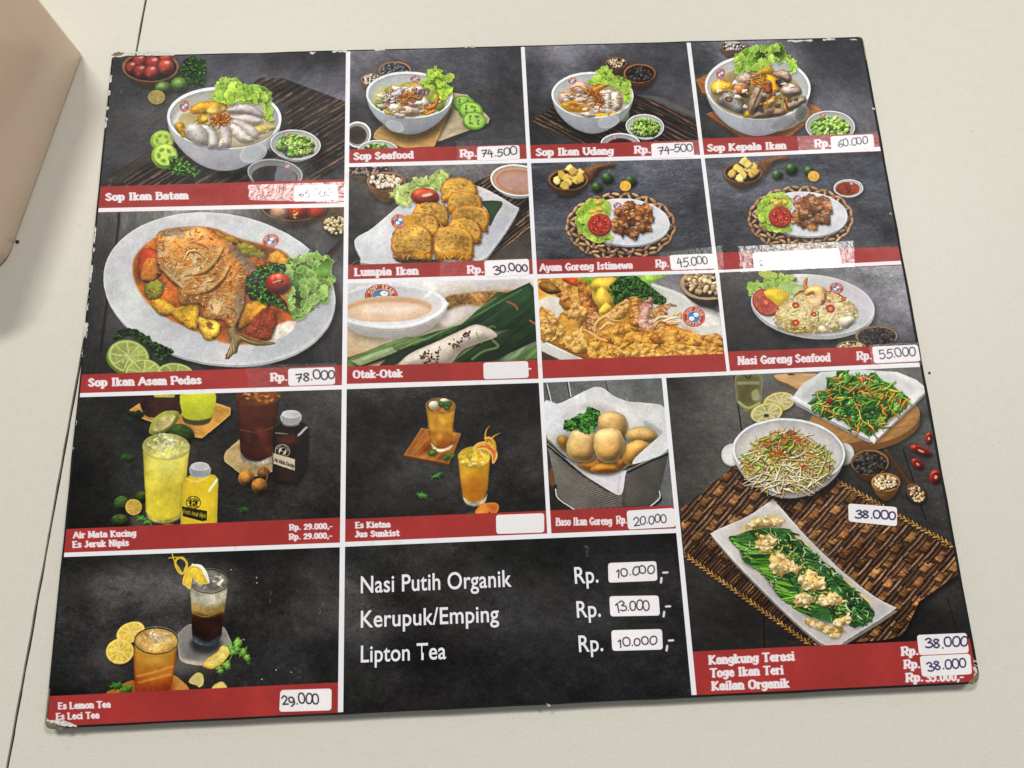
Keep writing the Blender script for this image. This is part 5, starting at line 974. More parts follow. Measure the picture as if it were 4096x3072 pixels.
def pic_lemon_tea():
    S.view(0, 1950)
    panel((-1, 269.6, 129.4, 333), [[(30, 30, 30), (38, 37, 37), (42, 41, 41), (32, 31, 32), (28, 28, 28)], [(44, 43, 43), (78, 76, 76), (70, 68, 67), (50, 48, 48), (44, 43, 43)], [(56, 55, 55), (70, 69, 68), (62, 60, 60), (54, 52, 52), (58, 56, 56)], [(40, 40, 40), (66, 64, 64), (60, 58, 58), (42, 41, 42), (34, 34, 35)], [(26, 26, 26), (40, 39, 39), (46, 45, 45), (34, 34, 34), (28, 28, 28)]], None, .34, .2, .2, 1.3)
    glow(1080, 660, 200, 60, (120, 116, 114), .35); glow(700, 1080, 200, 120, (120, 120, 118), .4); glow(1150, 1130, 200, 70, (130, 128, 124), .5)
    for x, y in ((1620, 568), (1622, 600), (1458, 520), (1745, 1150), (1840, 1165), (1655, 1210), (1540, 960)): disc(x, y, 4, 5, col=(206, 206, 206), a=.8)
    for x, y in ((1708, 665), (1706, 715), (2035, 738), (2020, 785)): line([(x - 4, y + 12), (x + 5, y), (x, y - 12)], 4, (120, 120, 100), a=.8)
    # coaster
    C = [(1125, 930), (1180, 870), (1260, 860), (1400, 870), (1450, 950), (1460, 1000), (1380, 1060), (1300, 1100), (1150, 1080), (1125, 1000)]
    shade(C, .6, 20, 6, 14); blob([(x, y + 22) for x, y in C], (160, 150, 136), n=4, tex=[('cloud', 1, .2)]); blob(C, (130, 126, 122), n=4, tex=[('cloud', 1, .25)], edge=((180, 176, 168), 4)); shade(oval(1300, 990, 100, 60), .6, 26)
    glass([(1196, 600), (1208, 760), (1214, 950), (1240, 990), (1310, 1008), (1370, 990), (1396, 940), (1420, 760), (1442, 590)], (170, 160, 130), (40, 20, 14), (1319, 590, 122, 76, 2, (120, 118, 110)), 12, (150, 148, 140))
    GP = within([(1196, 600), (1208, 760), (1214, 950), (1240, 990), (1310, 1008), (1370, 990), (1396, 940), (1420, 760), (1442, 590), (1319, 520)]); GP.__enter__()
    blob([(1200, 640), (1320, 668), (1438, 640), (1425, 730), (1320, 760), (1208, 740)], (176, 172, 156), n=4, soft=16, tex=[('lump', 1.6, .25)]); blob([(1206, 730), (1320, 760), (1424, 730), (1412, 800), (1320, 815), (1212, 790)], (146, 124, 66), n=4, soft=20, tex=[('lump', 1.6, .3)])
    blob([(1212, 800), (1320, 815), (1412, 795), (1396, 940), (1310, 965), (1222, 940)], (58, 28, 14), n=4, soft=14, grad=(0, 1, (36, 18, 14)), tex=[('lump', 1.5, .3)]); line([(1212, 790), (1300, 815), (1410, 775)], 6, (170, 130, 60), a=.7)
    blob([(1214, 930), (1310, 975), (1396, 930), (1395, 970), (1320, 1006), (1220, 975)], (54, 66, 72), n=4, soft=5, tex=[('lump', 1.6, .5)])
    GP.__exit__()
    for k in range(22): blob(np.array([(1330 + rng.normal(0, 45), 585 + rng.normal(0, 24))]) + rng.uniform(-1, 1, (5, 2)) * 20, pick([(190, 190, 186), (96, 96, 92), (226, 226, 222), (140, 138, 130)]), a=.7, soft=2)
    blob([(1370, 610), (1400, 575), (1410, 585), (1385, 620)], (240, 230, 206))
    ring(1319, 592, 122, 76, 6, 2, (40, 38, 34)); ring(1319, 588, 124, 78, 2.5, 2, (170, 168, 160), a=.7)
    # lemon wheel and peel
    blob([(1150, 600), (1170, 530), (1210, 490), (1260, 490), (1300, 540), (1318, 600), (1290, 612), (1240, 600), (1215, 570), (1200, 640), (1170, 620)], (206, 166, 44), n=5, edge=((236, 220, 130), 5)); blob([(1170, 600), (1190, 530), (1230, 505), (1270, 530), (1285, 590), (1240, 590), (1210, 560), (1195, 610)], (222, 186, 70), tex=[('grain', 1.5, .2)])
    line([(1215, 486), (1270, 500), (1305, 560), (1318, 600)], 24, (236, 232, 222), taper=(.5, .4)); line([(1180, 500), (1150, 545), (1115, 510), (1110, 460), (1150, 440), (1180, 480), (1165, 520)], 14, (206, 180, 70)); line([(1068, 443), (1130, 440), (1180, 470)], 7, (196, 170, 60)); line([(1090, 420), (1105, 470), (1150, 540)], 8, (206, 180, 70))
    # near glass with its lemons
    for x, y, rx, ry, ro in ((825, 915, 95, 64, -25), (758, 1035, 90, 82, -10)):
        citrus(x, y, rx, ry, ro, (222, 184, 56), (226, 188, 62), (244, 232, 176), 10)
    blob([(675, 1290), (720, 1270), (840, 1215), (860, 1300), (690, 1310)], (176, 120, 50), n=3, tex=[('cloud', 1, .1)]); blob([(1080, 1200), (1110, 1190), (1200, 1280), (1080, 1295)], (190, 134, 66), n=3)
    glass([(848, 970), (844, 1080), (856, 1300), (1072, 1300), (1100, 1150), (1126, 960)], (210, 168, 66), (150, 68, 24), (987, 968, 138, 82, 0, (196, 160, 90)), 16, (206, 190, 140))
    glow(980, 1090, 90, 40, (226, 190, 80), .5); blob([(858, 1210), (960, 1250), (1085, 1210), (1070, 1300), (858, 1300)], (132, 54, 22), n=4, soft=20, a=.8, tex=[('lump', 1.4, .3)])
    for P in ([(870, 1190), (960, 1170), (1090, 1130)], [(880, 1230), (1000, 1200), (1080, 1180)]): line(P, 10, (236, 190, 90), a=.6, soft=5)
    for k in range(34): blob(np.array([(990 + rng.normal(0, 48), 950 + rng.normal(0, 30))]) + rng.uniform(-1, 1, (5, 2)) * 24, pick([(206, 190, 160), (166, 136, 90), (236, 226, 210), (190, 170, 130)]), a=.7, soft=2, dome=.4)
    ring(987, 968, 138, 82, 7, 0, (44, 36, 24)); ring(987, 963, 139, 84, 3, 0, (206, 196, 160), a=.7)
    for x, y, rx, ry, ro in ((735, 1252, 42, 24, 0), (798, 1280, 36, 36, 30)): blob(wob(oval(x, y, rx, ry, ro, n=10), 5, 3), (62, 112, 44), dome=.7, tex=[('vein', 1.8, 1, (120, 170, 80), {}, -.4)])
    # cut lemons and mint
    blob([(1285, 1125), (1310, 1080), (1370, 1040), (1400, 1000), (1445, 1010), (1450, 1050), (1400, 1110), (1340, 1140)], (222, 206, 120), n=4, edge=((216, 170, 60), 5), tex=[('grain', 1.6, .2)]); line([(1285, 1125), (1340, 1140), (1400, 1110)], 10, (220, 160, 50))
    blob([(1190, 1225), (1240, 1170), (1280, 1180), (1285, 1240), (1260, 1262), (1240, 1250)], (196, 186, 130), n=4, edge=((220, 190, 90), 4)); blob([(1340, 1275), (1360, 1240), (1405, 1225), (1432, 1270)], (226, 214, 140), n=4, edge=((220, 170, 60), 4))
    line([(1385, 1150), (1440, 1100), (1480, 1040), (1530, 1060)], 8, (96, 140, 60))
    for x, y, rx, ry, ro in ((1500, 985, 28, 38, 10), (1455, 1005, 30, 20, 40), (1535, 1040, 22, 34, 30), (1560, 1080, 16, 34, -20), (1470, 1040, 26, 22, 0), (1430, 1120, 28, 28, 30), (1385, 1150, 22, 24, 0), (1495, 1020, 26, 20, 0)): blob(wob(oval(x, y, rx, ry, ro, n=10), 4, 3), (130, 178, 82), dome=.5, tex=[('vein', 1.8, 1, (190, 224, 140), {}, -.4), ('lump', 1.5, .2)], edge=((70, 116, 40), 2))

def pic_juice():
    S.view(1340, 1500)
    panel((131, 194, 226.8, 260), [[(58, 57, 56), (70, 68, 66), (48, 47, 47), (40, 39, 40)], [(48, 47, 47), (48, 47, 47), (44, 43, 43), (46, 45, 45)], [(40, 39, 39), (46, 45, 45), (52, 51, 51), (54, 53, 53)], [(34, 34, 34), (38, 37, 37), (38, 37, 37), (36, 35, 36)]], None, .28, .2, .2, 1.3, .3)
    B = [(545, 333), (795, 370), (718, 560), (432, 505)]
    shade(B, .6, 18, 6, 12); shape([(432, 505), (718, 553), (795, 368), (795, 390), (720, 573), (434, 520)], (96, 56, 26)); shape(B, (150, 94, 44), tex=[('grain', .9, .22, None, dict(ang=-.7, stretch=7)), ('cloud', 1, .2)], edge=((186, 130, 70), 3)); shape([(560, 440), (640, 430), (620, 500), (540, 490)], (110, 50, 26), soft=16, a=.7)
    glass([(573, 205), (590, 340), (606, 450), (640, 476), (690, 478), (735, 455), (745, 340), (760, 200)], (196, 144, 46), (140, 76, 28), (666, 195, 93, 50, 2, (176, 118, 46)), 0, (190, 170, 110))
    for q in inside(np.array([(595, 260), (745, 260), (735, 420), (610, 420)]), 30): disc(q[0], q[1], rng.uniform(14, 30), rng.uniform(10, 20), rng.uniform(0, 90), col=pick([(222, 178, 76), (170, 110, 36), (206, 150, 50)]), soft=9, a=.5)
    blob([(606, 430), (640, 462), (690, 464), (738, 440), (735, 460), (690, 482), (630, 478)], (190, 178, 150), n=4, soft=4, tex=[('lump', 1.6, .4)])
    disc(625, 190, 34, 27, col=(206, 200, 176), dome=.4, spec=.2); disc(690, 165, 30, 18, col=(206, 200, 180), dome=.4, spec=.2)
    for x, y, rx, ry, ro in ((690, 185, 34, 20, 0), (705, 205, 20, 16, 30), (670, 180, 20, 12, 20), (715, 180, 20, 12, -20), (615, 490, 32, 18, -5), (697, 518, 18, 16, 0), (737, 512, 22, 17, -10), (640, 638, 42, 17, -32), (552, 762, 42, 18, 20)):
        shade(oval(x, y, rx, ry), .4, 8, 3, 6); blob(wob(oval(x, y, rx, ry, ro, n=10), 3.5, 3), (86, 136, 66), dome=.6, tex=[('vein', 1.8, 1, (150, 196, 110), {}, -.4)], edge=((40, 76, 30), 3))
    glass([(774, 520), (790, 660), (806, 780), (840, 815), (890, 825), (935, 800), (962, 720), (979, 510)], (214, 164, 46), (206, 136, 36), (877, 518, 102, 66, 0, (226, 190, 66)), 0, (196, 180, 120))
    disc(880, 700, 46, 66, col=(190, 112, 36), soft=24, a=.7); glow(830, 620, 34, 60, (232, 190, 70), .4)
    for q in inside(oval(870, 525, 80, 46), 26): disc(q[0], q[1], rng.uniform(8, 18), rng.uniform(5, 10), rng.uniform(-40, 40), col=pick([(246, 226, 120), (206, 160, 50), (250, 240, 180)]), soft=4, a=.8)
    blob([(808, 770), (845, 795), (890, 800), (940, 780), (960, 750), (945, 805), (890, 828), (830, 812)], (176, 168, 148), n=4, soft=4, tex=[('lump', 1.6, .45)])
    # orange wheel and curls
    blob([(870, 470), (890, 435), (945, 418), (1000, 440), (1026, 500), (1010, 550), (990, 555), (985, 510), (940, 470)], (216, 160, 60), n=5, edge=((240, 216, 150), 5)); blob([(880, 468), (940, 456), (990, 490), (1000, 540), (1012, 490), (980, 455), (930, 445)], (206, 106, 56), n=5, tex=[('grain', 1.6, .2)])
    for P, w in (([(985, 430), (950, 395), (955, 350), (975, 320)], 10), ([(985, 420), (1000, 390), (1042, 366)], 9), ([(950, 400), (985, 405), (1010, 450), (1015, 490)], 22), ([(950, 405), (960, 440), (990, 440)], 12)): line(P, w, (214, 160, 56), taper=(1, .25), dome=.5)
    blob([(885, 872), (905, 830), (945, 805), (965, 830), (965, 875)], (222, 148, 66), n=4, edge=((206, 110, 30), 4), tex=[('grain', 1.6, .15)]); blob([(950, 815), (1000, 805), (1033, 820), (1030, 860), (990, 875)], (180, 92, 46), n=4, edge=((226, 170, 60), 6)); disc(858, 872, 24, 12, col=(50, 80, 40))

def pic_fish_balls():
    S.view(1340, 1500)
    panel((228, 194, 288, 260), [[(96, 98, 98), (110, 112, 112), (112, 114, 114), (96, 98, 98)], [(90, 92, 92), (110, 112, 110), (112, 114, 114), (100, 102, 102)], [(60, 58, 56), (80, 80, 80), (90, 90, 90), (104, 106, 106)], [(40, 38, 36), (50, 48, 48), (60, 60, 60), (104, 106, 108)]], None, .12, .1)
    for P in ([(1335, 55), (1362, 170)], [(1470, 45), (1485, 135)]): line(P, 18, (60, 60, 60)); line(np.array(P, float) + (4, 0), 8, (196, 196, 192))
    line([(1710, 45), (1725, 100), (1740, 140)], 9, (70, 56, 50), a=.7)
    disc(1375, 640, 30, 60, col=(110, 76, 50), soft=6)
    Pp = [(1320, 170), (1400, 180), (1480, 150), (1560, 110), (1640, 75), (1700, 85), (1760, 130), (1850, 165), (1960, 175), (2080, 205), (2095, 380), (2090, 480), (1900, 560), (1830, 600), (1810, 755), (1720, 720), (1560, 600), (1450, 520), (1380, 420), (1335, 380)]
    blob(Pp, (206, 206, 208), n=4, tex=[('cloud', .5, .1), ('lump', .7, .05)], grad=(.3, 1, (186, 184, 184)))
    blob([(1320, 175), (1400, 190), (1430, 300), (1390, 400), (1335, 380)], (222, 222, 226), n=4, soft=8); blob([(1560, 200), (1680, 190), (1750, 230), (1640, 260)], (150, 146, 144), n=4, soft=24, a=.5); blob([(1960, 290), (2060, 350), (2040, 380), (1960, 340)], (150, 148, 146), soft=10, a=.7)
    blob([(1330, 370), (1460, 520), (1480, 400), (1420, 380)], (212, 208, 202), n=4, soft=6)
    # wire basket
    W = [(1340, 440), (1460, 560), (1560, 640), (1720, 740), (1810, 752), (1840, 620), (2105, 490), (2090, 560), (2050, 740), (2000, 820), (1500, 850), (1400, 760), (1380, 620)]
    shape(W, (128, 122, 114), tex=[('cloud', .6, .3)], grad=(1, .3, (92, 88, 84)))
    before = S.img.copy()
    for k in range(46):
        y = 470 + k * 11; line([(1345 + (k * 1.2), y - 10), (1560, y + 120), (1820, y + 190)], 4, (36, 34, 32), a=.75); line([(1345 + (k * 1.2), y - 15), (1560, y + 115), (1820, y + 185)], 2.2, (170, 168, 162), a=.6)
    for k in range(34):
        line([(1838 + 8.2 * k, 630 - k * 4), (1810 + 6.5 * k, 845)], 3, (30, 28, 26), a=.8)
    for k in range(26):
        line([(1838, 640 + k * 9), (2100 - k * 3, 500 + k * 13)], 2.2, (140, 136, 130), a=.6)
    m = np.zeros(S.img.shape[:2], np.float32); Q = S.px(W); bx = S.box(*Q.min(0), *Q.max(0)); m[bx[1]:bx[3], bx[0]:bx[2]] = np.clip(.5 - seg_dist(bx[4], bx[5], Q, True), 0, 1)
    S.img[:] = before + (S.img - before) * m[..., None]
    for P, w in (([(1340, 435), (1440, 520), (1560, 610)], 20), ([(1825, 615), (1960, 550), (2105, 485)], 24)): line(P, w + 8, (34, 34, 34)); line(np.array(P, float) + (0, -3), w * .45, (150, 150, 148), soft=3)
    line([(1390, 700), (1400, 770), (1500, 850)], 20, (40, 38, 36)); line([(1392, 720), (1410, 780), (1510, 850)], 8, (206, 206, 204)); line([(2045, 740), (2055, 790), (2000, 832)], 18, (40, 40, 40)); line([(2048, 735), (2050, 780), (1995, 826)], 7, (220, 220, 218))
    blob([(1450, 520), (1560, 590), (1700, 625), (1830, 602), (1832, 640), (1808, 755), (1720, 722), (1560, 620)], (206, 204, 206), n=4, grad=(1, .3, (222, 222, 226)), tex=[('cloud', .8, .06)]); line([(1800, 640), (1790, 740)], 8, (170, 168, 168), a=.6, soft=4); line([(1470, 525), (1600, 620), (1760, 690)], 16, (232, 232, 234), a=.6, soft=8)
    shade(oval(1650, 460, 260, 150), .35, 60)
    bc = dict(dome=.7, spec=.05, R=26, bump=[('lump', 1.4, .3), ('cloud', 2, .5)], rough=1.0, tex=[('cloud', 1.2, .06), ('lump', 1.6, .07), ('ridge', 1.6, .6, (246, 226, 170), {}, -.5)])
    for P, c in (([(1400, 400), (1440, 380), (1470, 400), (1460, 470), (1420, 450)], (190, 144, 70)), ([(1530, 560), (1600, 535), (1680, 545), (1660, 600), (1600, 610)], (190, 134, 60)), ([(1650, 300), (1680, 245), (1750, 227), (1820, 250), (1848, 320), (1830, 390), (1760, 400), (1680, 360)], (220, 192, 136)), ([(1840, 400), (1850, 350), (1910, 325), (1990, 335), (2040, 390), (2000, 430), (1900, 440)], (214, 182, 124)),
                 ([(1460, 460), (1480, 380), (1510, 340), (1600, 345), (1650, 380), (1650, 480), (1620, 540), (1540, 548), (1480, 520)], (222, 198, 146)), ([(1610, 600), (1640, 565), (1710, 555), (1790, 570), (1805, 600), (1740, 622), (1660, 622)], (196, 140, 60)), ([(1760, 540), (1810, 520), (1840, 560), (1810, 590)], (180, 126, 50)), ([(1815, 500), (1840, 440), (1910, 408), (1980, 430), (1985, 460), (1900, 560), (1850, 570), (1818, 540)], (224, 176, 102)),
                 ([(1632, 430), (1650, 360), (1720, 333), (1790, 345), (1828, 410), (1825, 480), (1770, 545), (1690, 548), (1645, 500)], (232, 200, 142))):
        shade(spline(P), .5, 16, 4, 10); blob(P, c, edge=(np.array(c) * .7, 7), grad=(.15, 1, np.array(c) * (.86, .74, .52)), **bc)
    blob([(1985, 440), (2095, 360), (2095, 480), (1900, 560), (1890, 530)], (206, 206, 208), n=4, tex=[('cloud', .6, .08)], edge=((226, 226, 228), 4))
    parsley([(1455, 300), (1500, 270), (1560, 250), (1610, 215), (1660, 235), (1650, 300), (1640, 350), (1590, 370), (1540, 340), (1460, 345)], 130, ((14, 40, 16), (28, 76, 26), (52, 112, 38), (100, 160, 70)), 20)

def pic_vegetables():
    S.view(2600, 1000)
    panel((289, 194, 421, 326.4), [[(60, 59, 57), (96, 95, 92), (90, 88, 86), (104, 102, 100), (96, 95, 94)], [(58, 57, 56), (84, 83, 81), (96, 95, 92), (82, 80, 78), (84, 83, 82)], [(62, 61, 60), (80, 78, 76), (66, 64, 62), (56, 54, 52), (82, 80, 79)], [(50, 46, 44), (60, 55, 50), (52, 48, 44), (48, 46, 44), (64, 62, 61)], [(48, 46, 45), (44, 42, 41), (46, 43, 40), (46, 44, 42), (50, 48, 47)], [(42, 41, 40), (42, 41, 40), (42, 40, 38), (38, 37, 36), (44, 43, 42)]], None, .18, .14, .2, 2)
    line([(530, 800), (580, 1150)], 9, (34, 32, 30)); line([(1600, 1260), (1740, 1700)], 9, (30, 28, 26))
    S.view(2600, 2000)
    line([(715, 700), (722, 940)], 8, (24, 22, 22)); line([(1880, 620), (1950, 880)], 8, (28, 26, 26))
    # woven mat
    M = [(190, 60), (520, -210), (1180, -130), (1560, 120), (1930, 320), (1960, 460), (1700, 640), (1600, 850), (1500, 880), (1050, 920), (600, 620), (210, 330)]
    shade(M, .6, 30, 10, 20); shape(M, (84, 58, 38), tex=[('cloud', .8, .3), ('grain', 1.4, .3)])
    before = S.img.copy(); cu = np.array([.80, .52]); cv = np.array([.62, -.72]); cu /= np.linalg.norm(cu); cv /= np.linalg.norm(cv)
    for j in range(-22, 24):
        for i in range(-11, 12):
            c = np.array([1050, 340]) + cu * (j * 56 + (i % 2) * 28) + cv * i * 104
            if not (100 < c[0] < 2050 and -260 < c[1] < 980): continue
            if (i + j) % 2:                                     # bundle of split bark
                P = np.array([c - cu * 30 - cv * 48, c + cu * 30 - cv * 40, c + cu * 30 + cv * 48, c - cu * 30 + cv * 40])
                shape(P, pick([(140, 98, 60), (160, 116, 74), (120, 82, 50)]), dome=.8, R=7, soft=2, bump=[('grain', 2.2, .6)], tex=[('grain', 1.8, .5, None, dict(ang=.57, stretch=6))], edge=((34, 22, 14), 3))
            else:
                for q in range(2):
                    o = cu * (-16 + 30 * q); line([c + o - cv * 76, c + o + cu * 3, c + o + cv * 76], 24, pick([(110, 82, 64), (134, 104, 82), (92, 68, 54), (150, 118, 96)]), dome=1.0, tex=[('grain', 1.5, .25)], edge=((30, 20, 16), 2), taper=(.7, .7))
    for j in range(46):                                         # the tight twig border on the near left
        a = np.array([225, 330]) + (np.array([960, 880]) - np.array([225, 330])) * j / 45
        line([a, a + cv * 96 + (6, 0)], 15, pick([(74, 52, 38), (92, 66, 48), (58, 40, 30)]), dome=1.0, edge=((24, 16, 12), 2))
    m = np.zeros(S.img.shape[:2], np.float32); Q = S.px(M); bx = S.box(*Q.min(0), *Q.max(0)); m[bx[1]:bx[3], bx[0]:bx[2]] = np.clip(.5 - seg_dist(bx[4], bx[5], Q, True), 0, 1)
    S.img[:] = before + (S.img - before) * m[..., None]
    for A, B in (((212, 340), (1010, 915)), ((1180, -120), (1930, 300))):
        A, B = np.array(A, float), np.array(B, float); n = int(np.linalg.norm(B - A) / 15); t = (B - A) / np.linalg.norm(B - A); nn = np.array([-t[1], t[0]])
        line([A, B], 26, (60, 42, 24), curve=False)
        for k in range(n):
            c = A + (B - A) * k / n; s_ = 1 if k % 2 else -1; line([c - t * 4 + nn * s_ * 13, c + t * 16], 9, pick([(176, 134, 76), (150, 110, 60), (196, 156, 96)]), dome=.6)
    # long plate with greens and egg
    Pl = [(388, 205), (470, 165), (620, 100), (760, 5), (790, 8), (950, 190), (1180, 420), (1420, 610), (1535, 670), (1530, 700), (1250, 880), (1200, 915), (1110, 915), (950, 800), (600, 460), (400, 235)]
    shade(Pl, .65, 30, 14, 26); blob([(x + 6, y + 22) for x, y in Pl], (128, 122, 118), n=3); blob(Pl, (206, 202, 200), n=3, tex=[('cloud', .5, .06)], grad=(.5, 1, (186, 182, 182)), edge=((232, 230, 228), 4))
    shape([(500, 230), (780, 90), (880, 130), (1400, 640), (1260, 830), (1150, 860), (900, 640)], (190, 184, 176), soft=26, a=.7)
    eg = lambda P, c=(240, 220, 160): batter(P, c, (206, 160, 84), (255, 250, 232), 12, 9, .35, .16)
    blob([(560, 200), (640, 130), (780, 90), (850, 140), (700, 180)], (216, 196, 140), n=4, soft=6, tex=[('ridge', 1.3, .8, (246, 232, 190), {}, -.4)]); eg([(600, 180), (650, 130), (760, 95), (845, 130), (800, 160), (690, 180)]); eg([(970, 740), (1050, 760), (1150, 790), (1230, 830), (1150, 865), (1060, 820)], (206, 180, 110)); blob([(1230, 500), (1300, 560), (1400, 650), (1360, 660), (1260, 580)], (214, 190, 140), soft=5); blob([(900, 210), (1000, 280), (990, 300), (920, 260)], (214, 196, 150), soft=5)
    G = [(500, 240), (560, 210), (700, 190), (880, 180), (940, 260), (1060, 360), (1150, 430), (1260, 540), (1400, 680), (1390, 760), (1290, 800), (1230, 750), (1120, 770), (980, 720), (890, 650), (800, 590), (700, 450), (590, 390), (560, 310)]
    shade(G, .5, 18, 4, 10); shape(wob(G, 6, 4, 2), (52, 94, 46), dome=.2, tex=[('lump', 1.4, .4), ('ridge', 1.4, 1, (110, 160, 92), {}, -.45), ('vein', 1.6, 1, (14, 34, 18), {}, -.5)])
    for k in range(34):
        t = k / 33; a = np.array([505, 235]) * (1 - t) + np.array([900, 670]) * t; b = a + (rng.uniform(120, 220), rng.uniform(0, 70))
        line([a + rng.normal(0, 8, 2), (a + b) / 2 + rng.normal(0, 8, 2), b], rng.uniform(16, 26), pick([(112, 172, 58), (142, 198, 84), (86, 148, 48), (160, 206, 110)]), dome=.8, taper=(.9, .4), edge=((36, 70, 20), 2))
    for q in inside(np.array([(700, 190), (880, 180), (1060, 360), (1400, 680), (1390, 760), (1290, 800), (900, 560)]), 60):
        blob(wob(oval(q[0], q[1], rng.uniform(24, 54), rng.uniform(12, 22), rng.uniform(0, 70), n=9), 5, 3), pick([(54, 100, 56), (38, 74, 40), (78, 130, 68), (110, 164, 90)]), dome=.5, rough=1.5, a=.85, tex=[('vein', 1.8, .8, (120, 160, 110), {}, -.55)])
    strands(np.array([(720, 200), (880, 180), (1060, 360), (1400, 680), (1390, 760), (1290, 800), (880, 520)]), 120, 90, 11, [(70, 124, 60), (40, 84, 44), (110, 166, 84), (30, 66, 34), (170, 206, 140)], .35, ang=.5, spread=.5)
    strands(np.array(G), 60, 50, 6, [(150, 196, 110), (216, 228, 200), (60, 110, 50), (236, 240, 226)], .5)
    for P in ([(660, 290), (700, 230), (760, 220), (800, 260), (760, 320), (700, 330)], [(750, 390), (790, 330), (860, 360), (900, 420), (860, 470), (780, 460)], [(860, 380), (930, 400), (950, 450), (880, 450)], [(930, 520), (1000, 440), (1080, 480), (1110, 550), (1020, 570), (960, 550)], [(900, 620), (960, 590), (1040, 620), (1010, 665), (920, 660)], [(1040, 650), (1110, 590), (1180, 590), (1240, 640), (1130, 665)], [(1150, 780), (1240, 720), (1270, 740), (1220, 810)]): eg(P)
    for q in inside(np.array([(640, 200), (860, 250), (1280, 720), (1180, 720), (760, 340)]), 90): disc(q[0], q[1], 7, 5, rng.uniform(0, 90), col=pick([(214, 150, 50), (190, 120, 30), (240, 196, 110)]), a=.9)
    # jar, lemons, board, square plate (upper half)
    S.view(2600, 1000)
    blob([(545, 790), (540, 900), (555, 970), (620, 1005), (690, 980), (706, 900), (690, 780)], (112, 108, 60), n=4, tex=[('cloud', 1, .2)], edge=((160, 160, 130), 5)); shape([(550, 830), (690, 830), (690, 850), (550, 850)], (170, 170, 150), soft=4, a=.6); line([(560, 960), (620, 995), (690, 965)], 12, (190, 196, 130), a=.8, soft=4); line([(600, 795), (625, 810), (635, 790)], 8, (40, 40, 36)); blob([(640, 900), (680, 880), (690, 940), (650, 950)], (190, 190, 150), a=.6, soft=5); glow(610, 1010, 40, 14, (150, 150, 60), .6)
    B = [(797, 785), (1000, 780), (1050, 790), (1000, 860), (940, 880), (880, 850), (800, 815)]
    shade(B, .5, 18, 4, 16); blob([(x, y + 14) for x, y in B], (120, 88, 50), n=3); blob(B, (196, 160, 112), n=3, tex=[('grain', .9, .1, None, dict(ang=.1, stretch=8))]); disc(890, 786, 22, 6, col=(90, 60, 36))
    for x, y, rx, ry in ((815, 960, 102, 62), (737, 1030, 104, 64)): citrus(x, y, rx, ry, -10, (206, 174, 60), (176, 170, 110), (226, 220, 176), 9)
    disc(735, 1045, 16, 10, col=(50, 44, 24), soft=4)
    D = oval(1350, 1090, 360, 170, -8, n=48); shade(D, .6, 26, 8, 20); disc(1350, 1112, 360, 160, -8, col=(110, 78, 44)); disc(1350, 1075, 358, 158, -8, col=(166, 124, 74), tex=[('grain', .8, .14, None, dict(ang=-.3, stretch=8))]); disc(1290, 1240, 110, 26, -14, col=(120, 84, 46), soft=4)
    Sq = [(902, 925), (1080, 770), (1560, 770), (1745, 870), (1740, 890), (1430, 1185), (1380, 1195), (920, 960)]
    shade(Sq, .5, 24, 8, 24); shape([(x, y + 22) for x, y in Sq], (150, 150, 150), soft=2); blob(Sq, (210, 214, 214), n=2, grad=(.5, 1, (222, 224, 224)), tex=[('cloud', .5, .04)]); shape([(940, 925), (1090, 790), (1550, 790), (1700, 875), (1420, 1150)], (186, 194, 192), soft=12, grad=(1, .3, (204, 208, 206)), a=.9)
    line([(905, 930), (1400, 1180), (1440, 1175)], 16, (240, 240, 240), curve=False); line([(1440, 1175), (1742, 880)], 14, (226, 226, 226), curve=False)
    K = [(1020, 980), (1100, 880), (1180, 780), (1300, 800), (1420, 790), (1520, 860), (1640, 960), (1560, 1040), (1460, 1110), (1400, 1160), (1280, 1120), (1150, 1040), (1040, 1020)]
    shade(K, .45, 20, 4, 12); shape(wob(K, 10, 4, 2), (48, 92, 36), tex=[('lump', 1.4, .4), ('ridge', 1.4, 1, (90, 150, 60), {}, -.4), ('vein', 1.6, 1, (20, 44, 16), {}, -.45)])
    shape([(1540, 900), (1640, 950), (1560, 1040), (1470, 1090), (1500, 980)], (214, 140, 70), soft=14, a=.7)
    for q in inside(np.array(K), 110): blob(wob(oval(q[0], q[1], rng.uniform(24, 64), rng.uniform(11, 24), rng.uniform(0, 180), n=9), 5, 3), pick([(52, 110, 40), (34, 76, 30), (84, 146, 56), (110, 168, 80)]), dome=.8, spec=.15, a=.92)
    strands(np.array(K), 80, 110, 12, [(206, 160, 50), (226, 140, 40), (96, 150, 50), (130, 176, 66), (232, 186, 76), (70, 120, 40)], .4)
    for x, y in ((1180, 830), (1280, 870), (1340, 815), (1440, 950), (1140, 960), (1240, 1060), (1400, 1130), (1560, 950), (1350, 870)): blob(np.array([(x, y)]) + rng.uniform(-1, 1, (6, 2)) * (36, 20), pick([(180, 40, 26), (150, 30, 20), (206, 70, 40)]), dome=.6)
    strands(np.array(K), 30, 90, 9, [(226, 170, 60), (240, 200, 110), (110, 170, 60)], .4)
    # sprouts in the white pot with ears
    for x, y in ((516, 1290), (1224, 1286)): shade(oval(x, y, 66, 70), .4, 16, 4, 12); disc(x, y + 6, 66, 70, 0, col=(160, 156, 154)); disc(x, y, 66, 68, 0, col=(220, 218, 218), edge=((196, 194, 192), 4))
    white_dish(876, 1270, 356, 208, 90, 4, rim=14, col=(214, 212, 212), inner=(196, 192, 190), low=(160, 156, 154), wall=(206, 204, 204), taperx=.1, shadow=.6)
    disc(878, 1300, 300, 168, 4, col=(206, 202, 200), soft=16)
    T_ = [(585, 1370), (600, 1290), (700, 1200), (790, 1150), (900, 1150), (1010, 1190), (1110, 1270), (1150, 1340), (1120, 1440), (1000, 1510), (850, 1530), (700, 1500), (610, 1430)]
